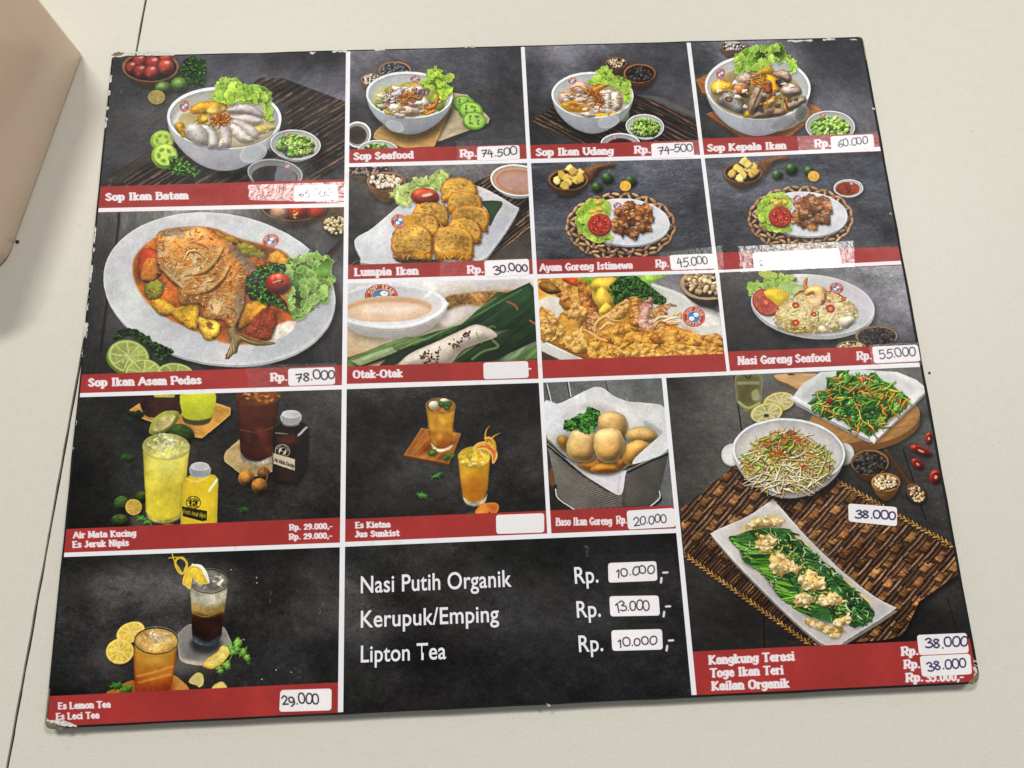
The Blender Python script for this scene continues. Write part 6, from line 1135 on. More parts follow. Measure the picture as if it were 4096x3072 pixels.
    shade(T_, .4, 22, 6, 12); shape(wob(T_, 8, 4, 2), (176, 158, 100), tex=[('lump', 1.6, .35), ('vein', 1.8, 1, (90, 66, 30), {}, -.4)])
    strands(np.array(T_), 330, 120, 9, [(232, 222, 190), (214, 202, 150), (244, 238, 216), (206, 190, 120), (186, 196, 96), (222, 170, 90)], .4)
    strands(np.array([(700, 1200), (800, 1150), (900, 1150), (980, 1200), (900, 1290), (760, 1300)]), 90, 70, 8, [(206, 140, 60), (176, 96, 40), (226, 180, 110), (190, 110, 50)], .5)
    strands(np.array(T_), 26, 70, 14, [(120, 160, 60), (150, 186, 80), (90, 130, 50)], .3)
    for x, y in ((920, 1190), (820, 1490), (970, 1370), (740, 1390), (730, 1240), (650, 1270), (800, 1300), (990, 1290)): blob(np.array([(x, y)]) + rng.uniform(-1, 1, (6, 2)) * (30, 17), pick([(186, 50, 34), (160, 40, 30), (206, 90, 60)]), dome=.6)
    strands(np.array([(620, 1420), (1120, 1420), (1000, 1510), (850, 1530), (700, 1500)]), 50, 150, 11, [(236, 226, 200), (222, 206, 160)], .2)
    # cups, spoon, chillies
    line([(1490, 1270), (1570, 1380), (1640, 1480)], 44, (84, 60, 40), taper=(.6, 1), dome=.7); shade(oval(1680, 1540, 74, 60, 40), .5, 14, 4, 8); disc(1680, 1536, 74, 52, 48, col=(96, 70, 48), dome=.5); beads(oval(1685, 1540, 58, 40, 48), 60, 9, [(190, 162, 124), (150, 124, 92), (206, 184, 150)])
    wood_cup(1388, 1340, 120, 82, 40, (44, 40, 38), 120, 12, body=(128, 88, 50), rim=(160, 116, 70), cols=[(56, 50, 48), (38, 34, 34), (84, 76, 74)], rw=.9)
    wood_cup(1488, 1466, 92, 60, 60, (150, 126, 90), 80, 10, body=(150, 104, 56), rim=(184, 140, 84), cols=[(216, 192, 150), (190, 162, 118), (228, 208, 170)], rw=.84)
    for x, y, rx, ry, ro in ((1760, 1190, 24, 38, 0), (1712, 1268, 74, 28, 22), (1690, 1352, 46, 28, 40), (1805, 1434, 40, 46, 20)):
        shade(oval(x, y, rx, ry, ro), .5, 12, 4, 8); disc(x, y, rx, ry, ro, col=(150, 34, 24), dome=.8, spec=.2); disc(x + 2, y - 3, rx * .6, ry * .55, ro, col=(96, 24, 16)); disc(x, y, rx * .3, ry * .28, ro, col=(206, 150, 110))

def pic_plain_list():
    S.view(1340, 2100)
    panel((131, 270, 288, 346), [[(40, 40, 40), (52, 51, 50), (40, 40, 40), (34, 34, 35), (32, 32, 33)], [(66, 66, 66), (54, 53, 52), (46, 46, 46), (42, 41, 42), (38, 37, 38)], [(62, 61, 60), (48, 47, 47), (46, 45, 46), (42, 42, 43), (42, 41, 42)], [(46, 46, 46), (40, 39, 40), (40, 40, 41), (38, 38, 40), (42, 42, 44)], [(40, 40, 40), (36, 35, 36), (36, 36, 37), (38, 38, 39), (42, 42, 44)]], None, .30, .2, .2, 1.4)
    line([(720, 115), (745, 150), (735, 175)], 6, (96, 90, 60), a=.7); line([(700, 135), (770, 150)], 5, (96, 90, 60), a=.6)
    blob([(1572, 130), (1600, 140), (1590, 200)], (110, 110, 112), soft=5, a=.7, tex=[('lump', 2, .5)])

def list_words():
    S.clip = (0, 0, NW, NH); S.view(1340, 2100)
    for x, y in ((2050, 346), (2067, 560), (2086, 775)):
        line([(x + 12, y - 12), (x + 8, y + 16)], 15, (226, 226, 232)); line([(x + 22, y - 46), (x + 50, y - 48)], 13, (226, 226, 232))

# ---------------------------------------------------------------- caption bands and price stickers
RED = (158, 50, 48)
def band(rect_mm, col=RED):
    x0, y0, x1, y1 = rect_mm; S.clip = (0, 0, NW, NH)
    bx = S.box(x0 * RS, y0 * RS, x1 * RS, y1 * RS)
    z = .05 * noise('cloud', bx[4], bx[5], .8) + .03 * noise('grain', bx[4], bx[5], 1.2)
    S.img[bx[1]:bx[3], bx[0]:bx[2]] = np.array(col, np.float32) * (1 + z)[..., None]
CAPTIONS = [  # words, baseline from, baseline to, capital height (photograph pixels)
 ('Sop Ikan Batam', (424, 801), (752, 794), 27), ('Sop Ikan Asam Pedas', (355, 1544), (804, 1533), 29), ('Rp.', (1083, 1523), (1149, 1521), 29), ('Sop Seafood', (1416, 638), (1653, 631), 26), ('Rp.', (1841, 627), (1906, 625), 27),
 ('Sop Ikan Udang', (2145, 622), (2452, 616), 27), ('Rp.', (2538, 612), (2602, 611), 27), ('Sop Kepala Ikan', (2831, 604), (3143, 594), 26), ('Rp.', (3259, 587), (3323, 584), 27), ('Lumpia Ikan', (1419, 1102), (1672, 1096), 28), ('Rp.', (1870, 1092), (1935, 1090), 28),
 ('Ayam Goreng Istimewa', (2160, 1083), (2529, 1073), 27), ('Rp.', (2623, 1068), (2675, 1066), 28), ('Otak-Otak', (1413, 1511), (1609, 1506), 28), ('Nasi Goreng Seafood', (2953, 1457), (3320, 1443), 30), ('Rp.', (3428, 1438), (3486, 1435), 30),
 ('Air Mata Kucing', (294, 2151), (543, 2143), 23), ('Es Jeruk Nipis', (291, 2189), (514, 2181), 23), ('Rp. 29.000,-', (1158, 2119), (1328, 2113), 21), ('Rp. 29.000,-', (1157, 2157), (1327, 2151), 21), ('Es Lemon Tea', (233, 2835), (441, 2828), 24), ('Es Leci Tea', (225, 2877), (396, 2871), 24),
 ('Es Kiatna', (1422, 2111), (1560, 2107), 22), ('Jus Sunkist', (1421, 2147), (1596, 2142), 22), ('Baso Ikan Goreng', (2224, 2101), (2446, 2097), 29), ('Rp.', (2466, 2094), (2508, 2092), 29), ('Kangkung Terasi', (2836, 2655), (3176, 2639), 32), ('Toge Ikan Teri', (2842, 2707), (3132, 2694), 32),
 ('Kailan Organik', (2848, 2759), (3155, 2747), 32), ('Rp.', (3606, 2620), (3673, 2617), 31), ('Rp.', (3616, 2672), (3680, 2670), 31), ('Rp.', (3624, 2725), (3692, 2723), 31), ('35.000,-', (3704, 2725), (3852, 2719), 31), ('-', (2110, 1484), (2122, 1484), 26)]
def captions():
    S.clip = (0, 0, NW, NH); S.view(0, 0, 2212)
    for t, a, b, c in CAPTIONS: text_line(t, a, b, c, (232, 226, 232), slab=True, pen=.315, thin=.62, gap=.13)
SLIPS = [  # view origin, four corners of the slip (view pixels), words, baseline from, to, digit height, pen
 (0, 0, 1400, [(1858, 1175), (2130, 1165), (2136, 1262), (1858, 1275)], '65.000', (1888, 1255), (2098, 1232), 46, .09, (66, 70, 92), 'fish soup'),
 (200, 750, 1400, [(1505, 1145), (1800, 1135), (1803, 1245), (1507, 1255)], '78.000', (1553, 1222), (1805, 1205), 52, .10, (38, 34, 50), 'fried fish'),
 (1300, 100, 1400, [(960, 770), (1228, 760), (1232, 850), (962, 860)], '74.500', (985, 836), (1214, 818), 46, .09, (38, 38, 56), 'seafood soup'),
 (2600, 100, 1400, [(6, 750), (270, 740), (281, 835), (11, 845)], '74-500', (50, 818), (274, 794), 46, .09, (52, 52, 78), 'prawn soup'),
 (2600, 100, 1400, [(1138, 705), (1410, 690), (1418, 785), (1148, 797)], '60.000', (1186, 776), (1380, 746), 46, .09, (60, 58, 84), 'fish head soup'),
 (1300, 100, 1400, [(1006, 1490), (1288, 1478), (1292, 1580), (1012, 1592)], '30.000', (1066, 1572), (1290, 1548), 48, .11, (44, 40, 56), 'spring roll'),
 (2600, 100, 1400, [(122, 1455), (400, 1445), (412, 1540), (133, 1550)], '45.000', (172, 1532), (372, 1505), 52, .09, (50, 48, 64), 'fried chicken'),
 (2600, 100, 1400, [(646, 1440), (1192, 1410), (1212, 1510), (658, 1545)], '2', (690, 1520), (716, 1518), 36, .1, (96, 98, 120), 'second chicken'),
 (1300, 1000, 1400, [(1000, 712), (1283, 702), (1288, 808), (1003, 818)], '', None, None, 0, 0, None, 'grilled parcel'),
 (2600, 1000, 1400, [(1402, 612), (1690, 598), (1710, 703), (1416, 718)], '55.000', (1450, 690), (1682, 664), 54, .09, (48, 46, 76), 'fried rice'),
 (1340, 1500, 1400, [(1017, 885), (1322, 873), (1322, 995), (1020, 1005)], '', None, None, 0, 0, None, 'orange drink'),
 (1340, 1500, 1400, [(1842, 858), (2143, 840), (2153, 960), (1852, 977)], '20.000', (1886, 950), (2098, 926), 52, .09, (44, 42, 66), 'fish ball'),
 (0, 1950, 1400, [(1772, 1280), (2097, 1270), (2095, 1408), (1765, 1418)], '29.000', (1785, 1376), (2018, 1362), 62, .10, (36, 34, 40), 'lemon tea'),
 (2600, 2000, 1400, [(1252, 22), (1560, 45), (1560, 166), (1255, 136)], '38.000', (1292, 112), (1556, 122), 50, .12, (50, 46, 86), 'greens'),
 (2600, 2000, 1400, [(1685, 853), (2000, 840), (2015, 966), (1700, 981)], '38.000', (1738, 936), (2010, 914), 58, .11, (48, 44, 84), 'water spinach'),
 (2600, 2000, 1400, [(1703, 986), (2022, 971), (2035, 1100), (1718, 1117)], '38.000', (1755, 1082), (2002, 1054), 58, .11, (48, 44, 84), 'bean sprouts'),
 (1340, 2100, 1400, [(1725, 240), (2030, 228), (2038, 352), (1728, 365)], '10.000', (1772, 328), (2022, 302), 50, .09, (40, 40, 56), 'first row'),
 (1340, 2100, 1400, [(1733, 450), (2045, 445), (2054, 572), (1740, 578)], '13.000', (1776, 550), (1988, 528), 58, .09, (40, 40, 56), 'second row'),
 (1340, 2100, 1400, [(1745, 665), (2066, 657), (2072, 787), (1752, 796)], '10.000', (1785, 772), (2036, 746), 50, .09, (40, 40, 56), 'third row')]
def ink_slips():
    S.clip = (0, 0, NW, NH)
    yy, xx = np.mgrid[0:NH, 0:NW].astype(np.float32)
    S.img *= (1 + .02 * noise('cloud', xx, yy, .7) + .012 * noise('fine', xx, yy, 1))[..., None]
    for ox, oy, w, Q, t, a, b, h, pen, col, _ in SLIPS:
        S.view(ox, oy, w)
        if t: text_line(t, a, b, h, col, slab=False, pen=pen * 1.25, thin=1.0, jit=.06, gap=-.035)
    S.view(1340, 1500); S.clip = (0, 0, NW, NH)
BANDS = [(0, 80, 129, 95), (0, 182.5, 129, 193.5), (0, 257.5, 129, 270), (0, 330.7, 129, 346), (131, 62.5, 226.5, 72), (228, 63, 320, 73), (321.6, 62, 421, 73), (131, 129, 226.5, 138.5), (228, 129.8, 320, 139.5), (321.6, 129, 421, 139.5),
         (131, 183.4, 226.5, 194), (228, 183.8, 320.6, 194), (321.2, 182.8, 421, 194), (131, 258.2, 226.6, 270), (228, 258.2, 287.6, 270), (289.2, 324.6, 421, 346)]
INK = S = Sheet((222, 222, 228))
PICS = [pic_fish_soup, pic_fried_fish, pic_seafood_soup, pic_prawn_soup, pic_head_soup, pic_spring_rolls, pic_chicken_special, pic_chicken_plain, pic_grilled_parcel, pic_fried_platter, pic_fried_rice, pic_drinks_lime, pic_lemon_tea, pic_juice, pic_fish_balls, pic_vegetables, pic_plain_list]
for _i, _f in enumerate(PICS):
    rng = np.random.default_rng(100 + _i); _f()
_yy, _xx = np.mgrid[0:NH, 0:NW].astype(np.float32)                      # the print's own softness: edges wander a fraction of a millimetre, paper grain and colour noise
def _resample(img, x, y):
    x = np.clip(x, 0, NW - 1.01); y = np.clip(y, 0, NH - 1.01); x0, y0 = x.astype(np.int32), y.astype(np.int32); fx, fy = (x - x0)[..., None], (y - y0)[..., None]
    return (img[y0, x0] * (1 - fx) + img[y0, x0 + 1] * fx) * (1 - fy) + (img[y0 + 1, x0] * (1 - fx) + img[y0 + 1, x0 + 1] * fx) * fy
rng = np.random.default_rng(9)
S.img = _resample(S.img, _xx + 0.55 * noise('lump', _xx, _yy, 1.3) + 0.35 * noise('grain', _xx, _yy, .8), _yy + 0.55 * noise('lump', _xx, _yy, 1.3) + 0.35 * noise('grain', _xx, _yy, .8)).astype(np.float32)
_g = (.055 * noise('grain', _xx, _yy, 1.0) + .03 * noise('lump', _xx, _yy, .9))[..., None]
S.img *= 1 + _g; S.img *= 1 + .012 * np.stack([noise('cloud', _xx, _yy, 1.4) for c_ in range(3)], -1)
S.img += .4 * (S.img - np.stack([_blur(S.img[..., c_], 2) for c_ in range(3)], -1)); S.img = (S.img - 13) * 1.07; np.clip(S.img, 5, 252, out=S.img)     # crisp, as printed
for b in BANDS: band(b)
captions(); list_words()
SLIP = S = Sheet((226, 223, 226)); rng = np.random.default_rng(77); ink_slips()
# ---------------------------------------------------------------- materials
def mat(name, col=(.5, .5, .5), rough=.5, spec=.5, **kw):
    m = bpy.data.materials.new(name); m.use_nodes = True; b = m.node_tree.nodes['Principled BSDF']
    b.inputs['Base Color'].default_value = (*col, 1); b.inputs['Roughness'].default_value = rough; b.inputs['Specular IOR Level'].default_value = spec
    for k, v in kw.items(): b.inputs[k.replace('_', ' ')].default_value = v
    return m
class NT:
    """short-hand for building node trees"""
    def __init__(s, m): s.t = m.node_tree; s.b = s.t.nodes['Principled BSDF']; s.out = s.t.nodes['Material Output']
    def n(s, typ, **kw):
        x = s.t.nodes.new(typ)
        for k, v in kw.items():
            if k.startswith('_'): setattr(x, k[1:], v)
            else: x.inputs[k.replace('_', ' ') if k.replace('_', ' ') in x.inputs else int(k[1:])].default_value = v
        return x
    def l(s, a, b): s.t.links.new(a, b)
    def noise(s, scale, detail=3, rough=.5, dist=0, coord=None):
        x = s.n('ShaderNodeTexNoise', Scale=scale, Detail=detail, Roughness=rough, Distortion=dist)
        s.l((coord or s.coord()).outputs['Object'] if coord is None else coord.outputs[0], x.inputs['Vector']); return x
    def coord(s):
        if not hasattr(s, 'c'): s.c = s.n('ShaderNodeTexCoord')
        return s.c
    def ramp(s, fac, stops):
        r = s.n('ShaderNodeValToRGB'); e = r.color_ramp.elements
        while len(e) < len(stops): e.new(.5)
        for q, (p, c) in zip(e, stops): q.position = p; q.color = (*c, 1) if len(c) == 3 else c
        s.l(fac, r.inputs[0]); return r
    def bump(s, h, strength, dist, prev=None):
        b = s.n('ShaderNodeBump', Strength=strength, Distance=dist); s.l(h, b.inputs['Height'])
        if prev: s.l(prev.outputs[0], b.inputs['Normal'])
        return b

def ink_image(name, sheet):
    a = np.clip(sheet.img / 255.0, 0, 1)
    im = bpy.data.images.new(name, NW, NH, alpha=False, float_buffer=False); im.colorspace_settings.name = 'sRGB'
    buf = np.ones((NH, NW, 4), np.float32); buf[..., :3] = a[::-1]; im.pixels.foreach_set(buf.ravel()); im.update(); im.pack(); return im

INK_GAIN = 1.0
def print_material(name, im, rough, spec, gain, waviness):
    """ink on paper under a satin laminate, a little wavy and scuffed"""
    m = mat(name, rough=rough, spec=spec); t = NT(m)
    tx = t.n('ShaderNodeTexImage', _image=im, _interpolation='Linear'); uv = t.n('ShaderNodeUVMap', _uv_map='board'); t.l(uv.outputs[0], tx.inputs[0])
    g = t.n('ShaderNodeVectorMath', _operation='SCALE'); t.l(tx.outputs[0], g.inputs[0]); g.inputs['Scale'].default_value = gain
    t.l(g.outputs[0], t.b.inputs['Base Color'])
    a = t.noise(38, 2); b = t.noise(900, 3, .6); bp = t.bump(a.outputs[0], waviness, .002); bp = t.bump(b.outputs[0], .06, .0004, bp); t.l(bp.outputs[0], t.b.inputs['Normal'])
    sc = t.noise(60, 5, .7); r = t.ramp(sc.outputs[0], [(.35, (rough - .06,) * 3), (.75, (rough + .14,) * 3)]); t.l(r.outputs[0], t.b.inputs['Roughness'])
    return m

# table: pale speckled laminate
M_TABLE = mat('pale_table', rough=.42, spec=.35); t = NT(M_TABLE)
n1 = t.noise(3.2, 3); n2 = t.noise(1100, 2, .6); n3 = t.noise(160, 4, .65)
c1 = t.ramp(n1.outputs[0], [(.3, (.655, .636, .560)), (.7, (.668, .655, .588))])
c2 = t.ramp(n2.outputs[0], [(.28, (.87, .86, .83)), (.46, (.985, .985, .985)), (.62, (1, 1, 1)), (.75, (1.03, 1.03, 1.02))])
c3 = t.ramp(n3.outputs[0], [(.28, (.965, .96, .95)), (.5, (1, 1, 1)), (.8, (1.01, 1.01, 1.01))])
mx = t.n('ShaderNodeMix', _data_type='RGBA', _blend_type='MULTIPLY'); mx.inputs[0].default_value = 1; t.l(c1.outputs[0], mx.inputs[6]); t.l(c2.outputs[0], mx.inputs[7])
mx2 = t.n('ShaderNodeMix', _data_type='RGBA', _blend_type='MULTIPLY'); mx2.inputs[0].default_value = 1; t.l(mx.outputs[2], mx2.inputs[6]); t.l(c3.outputs[0], mx2.inputs[7])
v = t.n('ShaderNodeTexVoronoi', Scale=95.0, Randomness=1.0); t.l(t.coord().outputs['Object'], v.inputs['Vector'])
dk = t.ramp(v.outputs['Distance'], [(.03, (.5, .45, .38)), (.05, (1, 1, 1))])
msk = t.noise(22, 2); mr = t.ramp(msk.outputs[0], [(.53, (0, 0, 0)), (.60, (1, 1, 1))])
mx3 = t.n('ShaderNodeMix', _data_type='RGBA', _blend_type='MULTIPLY'); t.l(mr.outputs[0], mx3.inputs[0]); t.l(mx2.outputs[2], mx3.inputs[6]); t.l(dk.outputs[0], mx3.inputs[7]); t.l(mx3.outputs[2], t.b.inputs['Base Color'])
t.l(t.bump(n2.outputs[0], .05, .0003).outputs[0], t.b.inputs['Normal'])
M_GAP = mat('dark_joint', (.022, .021, .016), .9, .1)
# box
M_BOX = mat('beige_plastic', rough=.2, spec=.5); t = NT(M_BOX)
n1 = t.noise(14, 3, .5, .6); c1 = t.ramp(n1.outputs[0], [(.35, (.80, .61, .47)), (.65, (.86, .66, .51))])
n2 = t.noise(150, 5, .7, 1.5); c2 = t.ramp(n2.outputs[0], [(.27, (.45, .40, .36)), (.33, (1, 1, 1))])
mx = t.n('ShaderNodeMix', _data_type='RGBA', _blend_type='MULTIPLY'); mx.inputs[0].default_value = .8; t.l(c1.outputs[0], mx.inputs[6]); t.l(c2.outputs[0], mx.inputs[7]); t.l(mx.outputs[2], t.b.inputs['Base Color'])
t.l(t.bump(n1.outputs[0], .12, .004).outputs[0], t.b.inputs['Normal'])
# board core and wrap
M_WRAP = mat('black_wrap', (.018, .018, .020), .55, .12); t = NT(M_WRAP)
n1 = t.noise(420, 4, .7); c = t.ramp(n1.outputs[0], [(.64, (.012, .012, .014)), (.76, (.06, .06, .07)), (.82, (.5, .5, .5))]); t.l(c.outputs[0], t.b.inputs['Base Color']); t.l(t.bump(n1.outputs[0], .4, .0006).outputs[0], t.b.inputs['Normal'])
M_CORE = mat('grey_card', (.22, .185, .12), .95, .1); t = NT(M_CORE)
n1 = t.noise(500, 5, .7); c = t.ramp(n1.outputs[0], [(.3, (.09, .075, .045)), (.55, (.25, .21, .14)), (.8, (.42, .37, .28))]); t.l(c.outputs[0], t.b.inputs['Base Color']); t.l(t.bump(n1.outputs[0], .8, .0012).outputs[0], t.b.inputs['Normal'])
M_TEAR = mat('torn_paper', (.72, .72, .70), .9, .1); t = NT(M_TEAR)
n1 = t.noise(700, 4, .7); c = t.ramp(n1.outputs[0], [(.3, (.45, .43, .39)), (.6, (.76, .76, .74))]); t.l(c.outputs[0], t.b.inputs['Base Color']); t.l(t.bump(n1.outputs[0], .7, .0008).outputs[0], t.b.inputs['Normal'])
M_SHEET = mat('white_sheet', (.74, .74, .78), .42, .35); t = NT(M_SHEET)
n1 = t.noise(180, 4, .7); c = t.ramp(n1.outputs[0], [(.28, (.66, .66, .67)), (.42, (.80, .80, .85))]); t.l(c.outputs[0], t.b.inputs['Base Color'])
im_ink, im_slip = ink_image('menu_ink', INK), ink_image('slip_ink', SLIP)
M_PRINT = print_material('printed_photo', im_ink, .40, .12, INK_GAIN, .10)
M_SLIP = print_material('paper_slip', im_slip, .55, .25, 1.06, .05)
# clear tape: see-through film with a crinkled gloss
class _T(NT):
    def __init__(s, m): s.t = m.node_tree; s.out = s.t.nodes['Material Output']
def tape_material(name, crinkle, rough, ior=1.5):
    m = bpy.data.materials.new(name); m.use_nodes = True; m.node_tree.nodes.remove(m.node_tree.nodes['Principled BSDF']); t = _T(m)
    a = t.noise(130, 2, .4, 2.6); c = t.noise(60, 2); bp = t.bump(a.outputs[0], crinkle, .0016); bp = t.bump(c.outputs[0], crinkle * .6, .003, bp)
    fr = t.n('ShaderNodeFresnel', IOR=ior); t.l(bp.outputs[0], fr.inputs['Normal']); gl = t.n('ShaderNodeBsdfGlossy', Roughness=rough); t.l(bp.outputs[0], gl.inputs['Normal'])
    tr = t.n('ShaderNodeBsdfTransparent'); tr.inputs[0].default_value = (.985, .985, .985, 1); ms = t.n('ShaderNodeMixShader'); t.l(fr.outputs[0], ms.inputs[0]); t.l(tr.outputs[0], ms.inputs[1]); t.l(gl.outputs[0], ms.inputs[2]); t.l(ms.outputs[0], t.out.inputs[0]); return m
M_TAPE, M_TAPE_FLAT = tape_material('crinkled_tape', .17, .23), tape_material('clear_tape', .05, .24, 1.38)

# ---------------------------------------------------------------- building helpers
def link(name, me, parent=None, **props):
    o = bpy.data.objects.new(name, me); scene.collection.objects.link(o)
    if parent is not None: o.parent = parent
    for k, v_ in props.items(): o[k] = v_
    return o
def mesh(name, verts, faces, mats, idx=None, smooth=False):
    me = bpy.data.meshes.new(name); me.from_pydata([tuple(v_) for v_ in verts], [], faces)
    for m in (mats if isinstance(mats, (list, tuple)) else [mats]): me.materials.append(m)
    if idx is not None: me.polygons.foreach_set('material_index', idx)
    if smooth: me.polygons.foreach_set('use_smooth', [True] * len(me.polygons))
    me.update(); return me
def mm3(x, y, z): return (x / 1000 - BOARD_W / 2, BOARD_H / 2 - y / 1000, BOARD_T + z / 1000)
def board_uv(me):
    uv = me.uv_layers.new(name='board')
    for l in me.loops:
        c = me.vertices[l.vertex_index].co; uv.data[l.index].uv = ((c.x + BOARD_W / 2) / BOARD_W * (NW / (BOARD_W * 1000 * RS)) ** -1, 1 - (BOARD_H / 2 - c.y) * 1000 * RS / NH)
def slab(name, outline, z0, z1, m, edge=.0):
    """a thin sheet: outline in board mm, lower face z0 and upper face z1 (mm above the board's face)"""
    n = len(outline); V = [mm3(x, y, z1) for x, y in outline] + [mm3(x, y, z0) for x, y in outline]
    F = [list(range(n))[::-1]] + [[i, (i + 1) % n, n + (i + 1) % n, n + i] for i in range(n)]
    me = mesh(name, V, F, m); bm = bmesh.new(); bm.from_mesh(me); bmesh.ops.recalc_face_normals(bm, faces=bm.faces[:])
    top = max(bm.faces, key=lambda f: len(f.verts))
    if top.normal.z < 0: bmesh.ops.reverse_faces(bm, faces=bm.faces[:])
    bm.to_mesh(me); bm.free(); board_uv(me); return me
def rounded(Q, r):
    """quad with rounded corners (mm)"""
    Q = np.asarray(Q, float); out = []
    for i in range(4):
        p, a, b = Q[i], Q[i - 1], Q[(i + 1) % 4]; u = (a - p) / np.linalg.norm(a - p); w = (b - p) / np.linalg.norm(b - p)
        for k in np.linspace(0, 1, 6): out.append((1 - k) ** 2 * (p + u * r) + 2 * k * (1 - k) * p + k * k * (p + w * r))
    return out

# ---------------------------------------------------------------- the table: two slabs with a dark joint between them
def table():
    A, B = to_plane(597, -80, 0), to_plane(20, 3120, 0)           # the joint, from the photograph's top edge to its bottom edge
    d = (B - A) / np.linalg.norm(B - A); nrm = np.array([-d[1], d[0], 0]); nrm = nrm if nrm[0] > 0 else -nrm; w = .00065
    for side in (-1, 1):
        r_ = np.random.default_rng(11 + side); n_ = 420; a_, b_2 = A - d * .5, B + d * .5; jag = np.convolve(r_.normal(0, .00009, n_ + 8), np.ones(3) / 2, 'same')
        P = [a_ + (b_2 - a_) * k / n_ + nrm * side * (w + jag[k]) for k in range(n_ + 1)] + [b_2 + nrm * side * .75, a_ + nrm * side * .75]
        m_ = len(P); V = [(p[0], p[1], z) for z in (0, -.02) for p in P]
        me = mesh('table_top', V, [list(range(m_)), list(range(m_, 2 * m_))] + [[i, (i + 1) % m_, m_ + (i + 1) % m_, m_ + i] for i in range(m_)], M_TABLE)
        bm = bmesh.new(); bm.from_mesh(me); bmesh.ops.recalc_face_normals(bm, faces=bm.faces[:])
        bm.to_mesh(me); bm.free()
        link('table_top', me, kind='structure', label='pale cream table slab left of the dark joint' if side < 0 else 'pale cream table slab the menu lies on')
    P = [A - d * .5 - nrm * .004, B + d * .5 - nrm * .004, B + d * .5 + nrm * .004, A - d * .5 + nrm * .004]
    link('table_joint', mesh('table_joint', [(p[0], p[1], -.0012) for p in P], [(0, 1, 2, 3)], M_GAP), kind='structure', label='dark open joint between the two table slabs')
table()

# ---------------------------------------------------------------- the glossy beige box standing at the left
def beige_box():
    c0, c1 = to_plane(337, 214, 0), to_plane(64, 968, 0)          # its right-hand foot, from the far corner towards the near one
    d = (c1 - c0); d /= np.linalg.norm(d); n = np.array([d[1], -d[0], 0]); n = n if n[0] < 0 else -n
    L, Wd, Hh, r0, r1 = .1385, .095, .068, .0035, .017
    loc = [(0, 0), (L, 0), (L, Wd), (0, Wd)]; rad = [r0, r1, r1, r0]; prof = []
    for i in range(4):
        p, a, b = np.array(loc[i], float), np.array(loc[i - 1], float), np.array(loc[(i + 1) % 4], float); u = (a - p) / np.linalg.norm(a - p); w = (b - p) / np.linalg.norm(b - p); r = rad[i]; k_ = 10
        c = p + (u + w) * r; a0 = math.atan2(*(-w)[::-1]); a1 = math.atan2(*(-u)[::-1]); da = (a1 - a0 + math.pi) % (2 * math.pi) - math.pi
        for k in range(k_ + 1):
            t_ = a0 + da * k / k_; prof.append(c + r * np.array([math.cos(t_), math.sin(t_)]))
    prof = np.array(prof); cen = prof.mean(0)
    def ringz(z, inset):
        q = prof + (cen - prof) / np.linalg.norm(cen - prof, axis=1, keepdims=True) * inset
        return [tuple(c0 + d * a + n * b + np.array([0, 0, z])) for a, b in q]
    base = c0.copy()
    def grid(rings, name, m, cap0, cap1):
        V = [tuple(np.array(p) - base) for R_ in rings for p in R_]; k = len(rings[0]); F = []
        for j in range(len(rings) - 1):
            for i in range(k): F.append((j * k + i, j * k + (i + 1) % k, (j + 1) * k + (i + 1) % k, (j + 1) * k + i))
        if cap0: F.append(list(range(k))[::-1])
        if cap1: F.append([(len(rings) - 1) * k + i for i in range(k)])
        me = mesh(name, V, F, m, smooth=True); bm = bmesh.new(); bm.from_mesh(me); bmesh.ops.recalc_face_normals(bm, faces=bm.faces[:]); bm.to_mesh(me); bm.free()
        o = link(name, me, label='glossy beige plastic box with a rounded near corner, left of the menu', category='box'); o.location = base; return o
    grid([ringz(.0006, .0012), ringz(.0018, 0), ringz(.016, 0), ringz(.032, 0), ringz(Hh - .003, 0), ringz(Hh - .0008, .0009), ringz(Hh, .003)], 'plastic_box', M_BOX, True, True)
beige_box()

# ---------------------------------------------------------------- the menu board
menu = link('menu_board', None, label='large worn menu board of food photographs lying flat on the pale table', category='menu'); menu.location = (0, 0, 0)

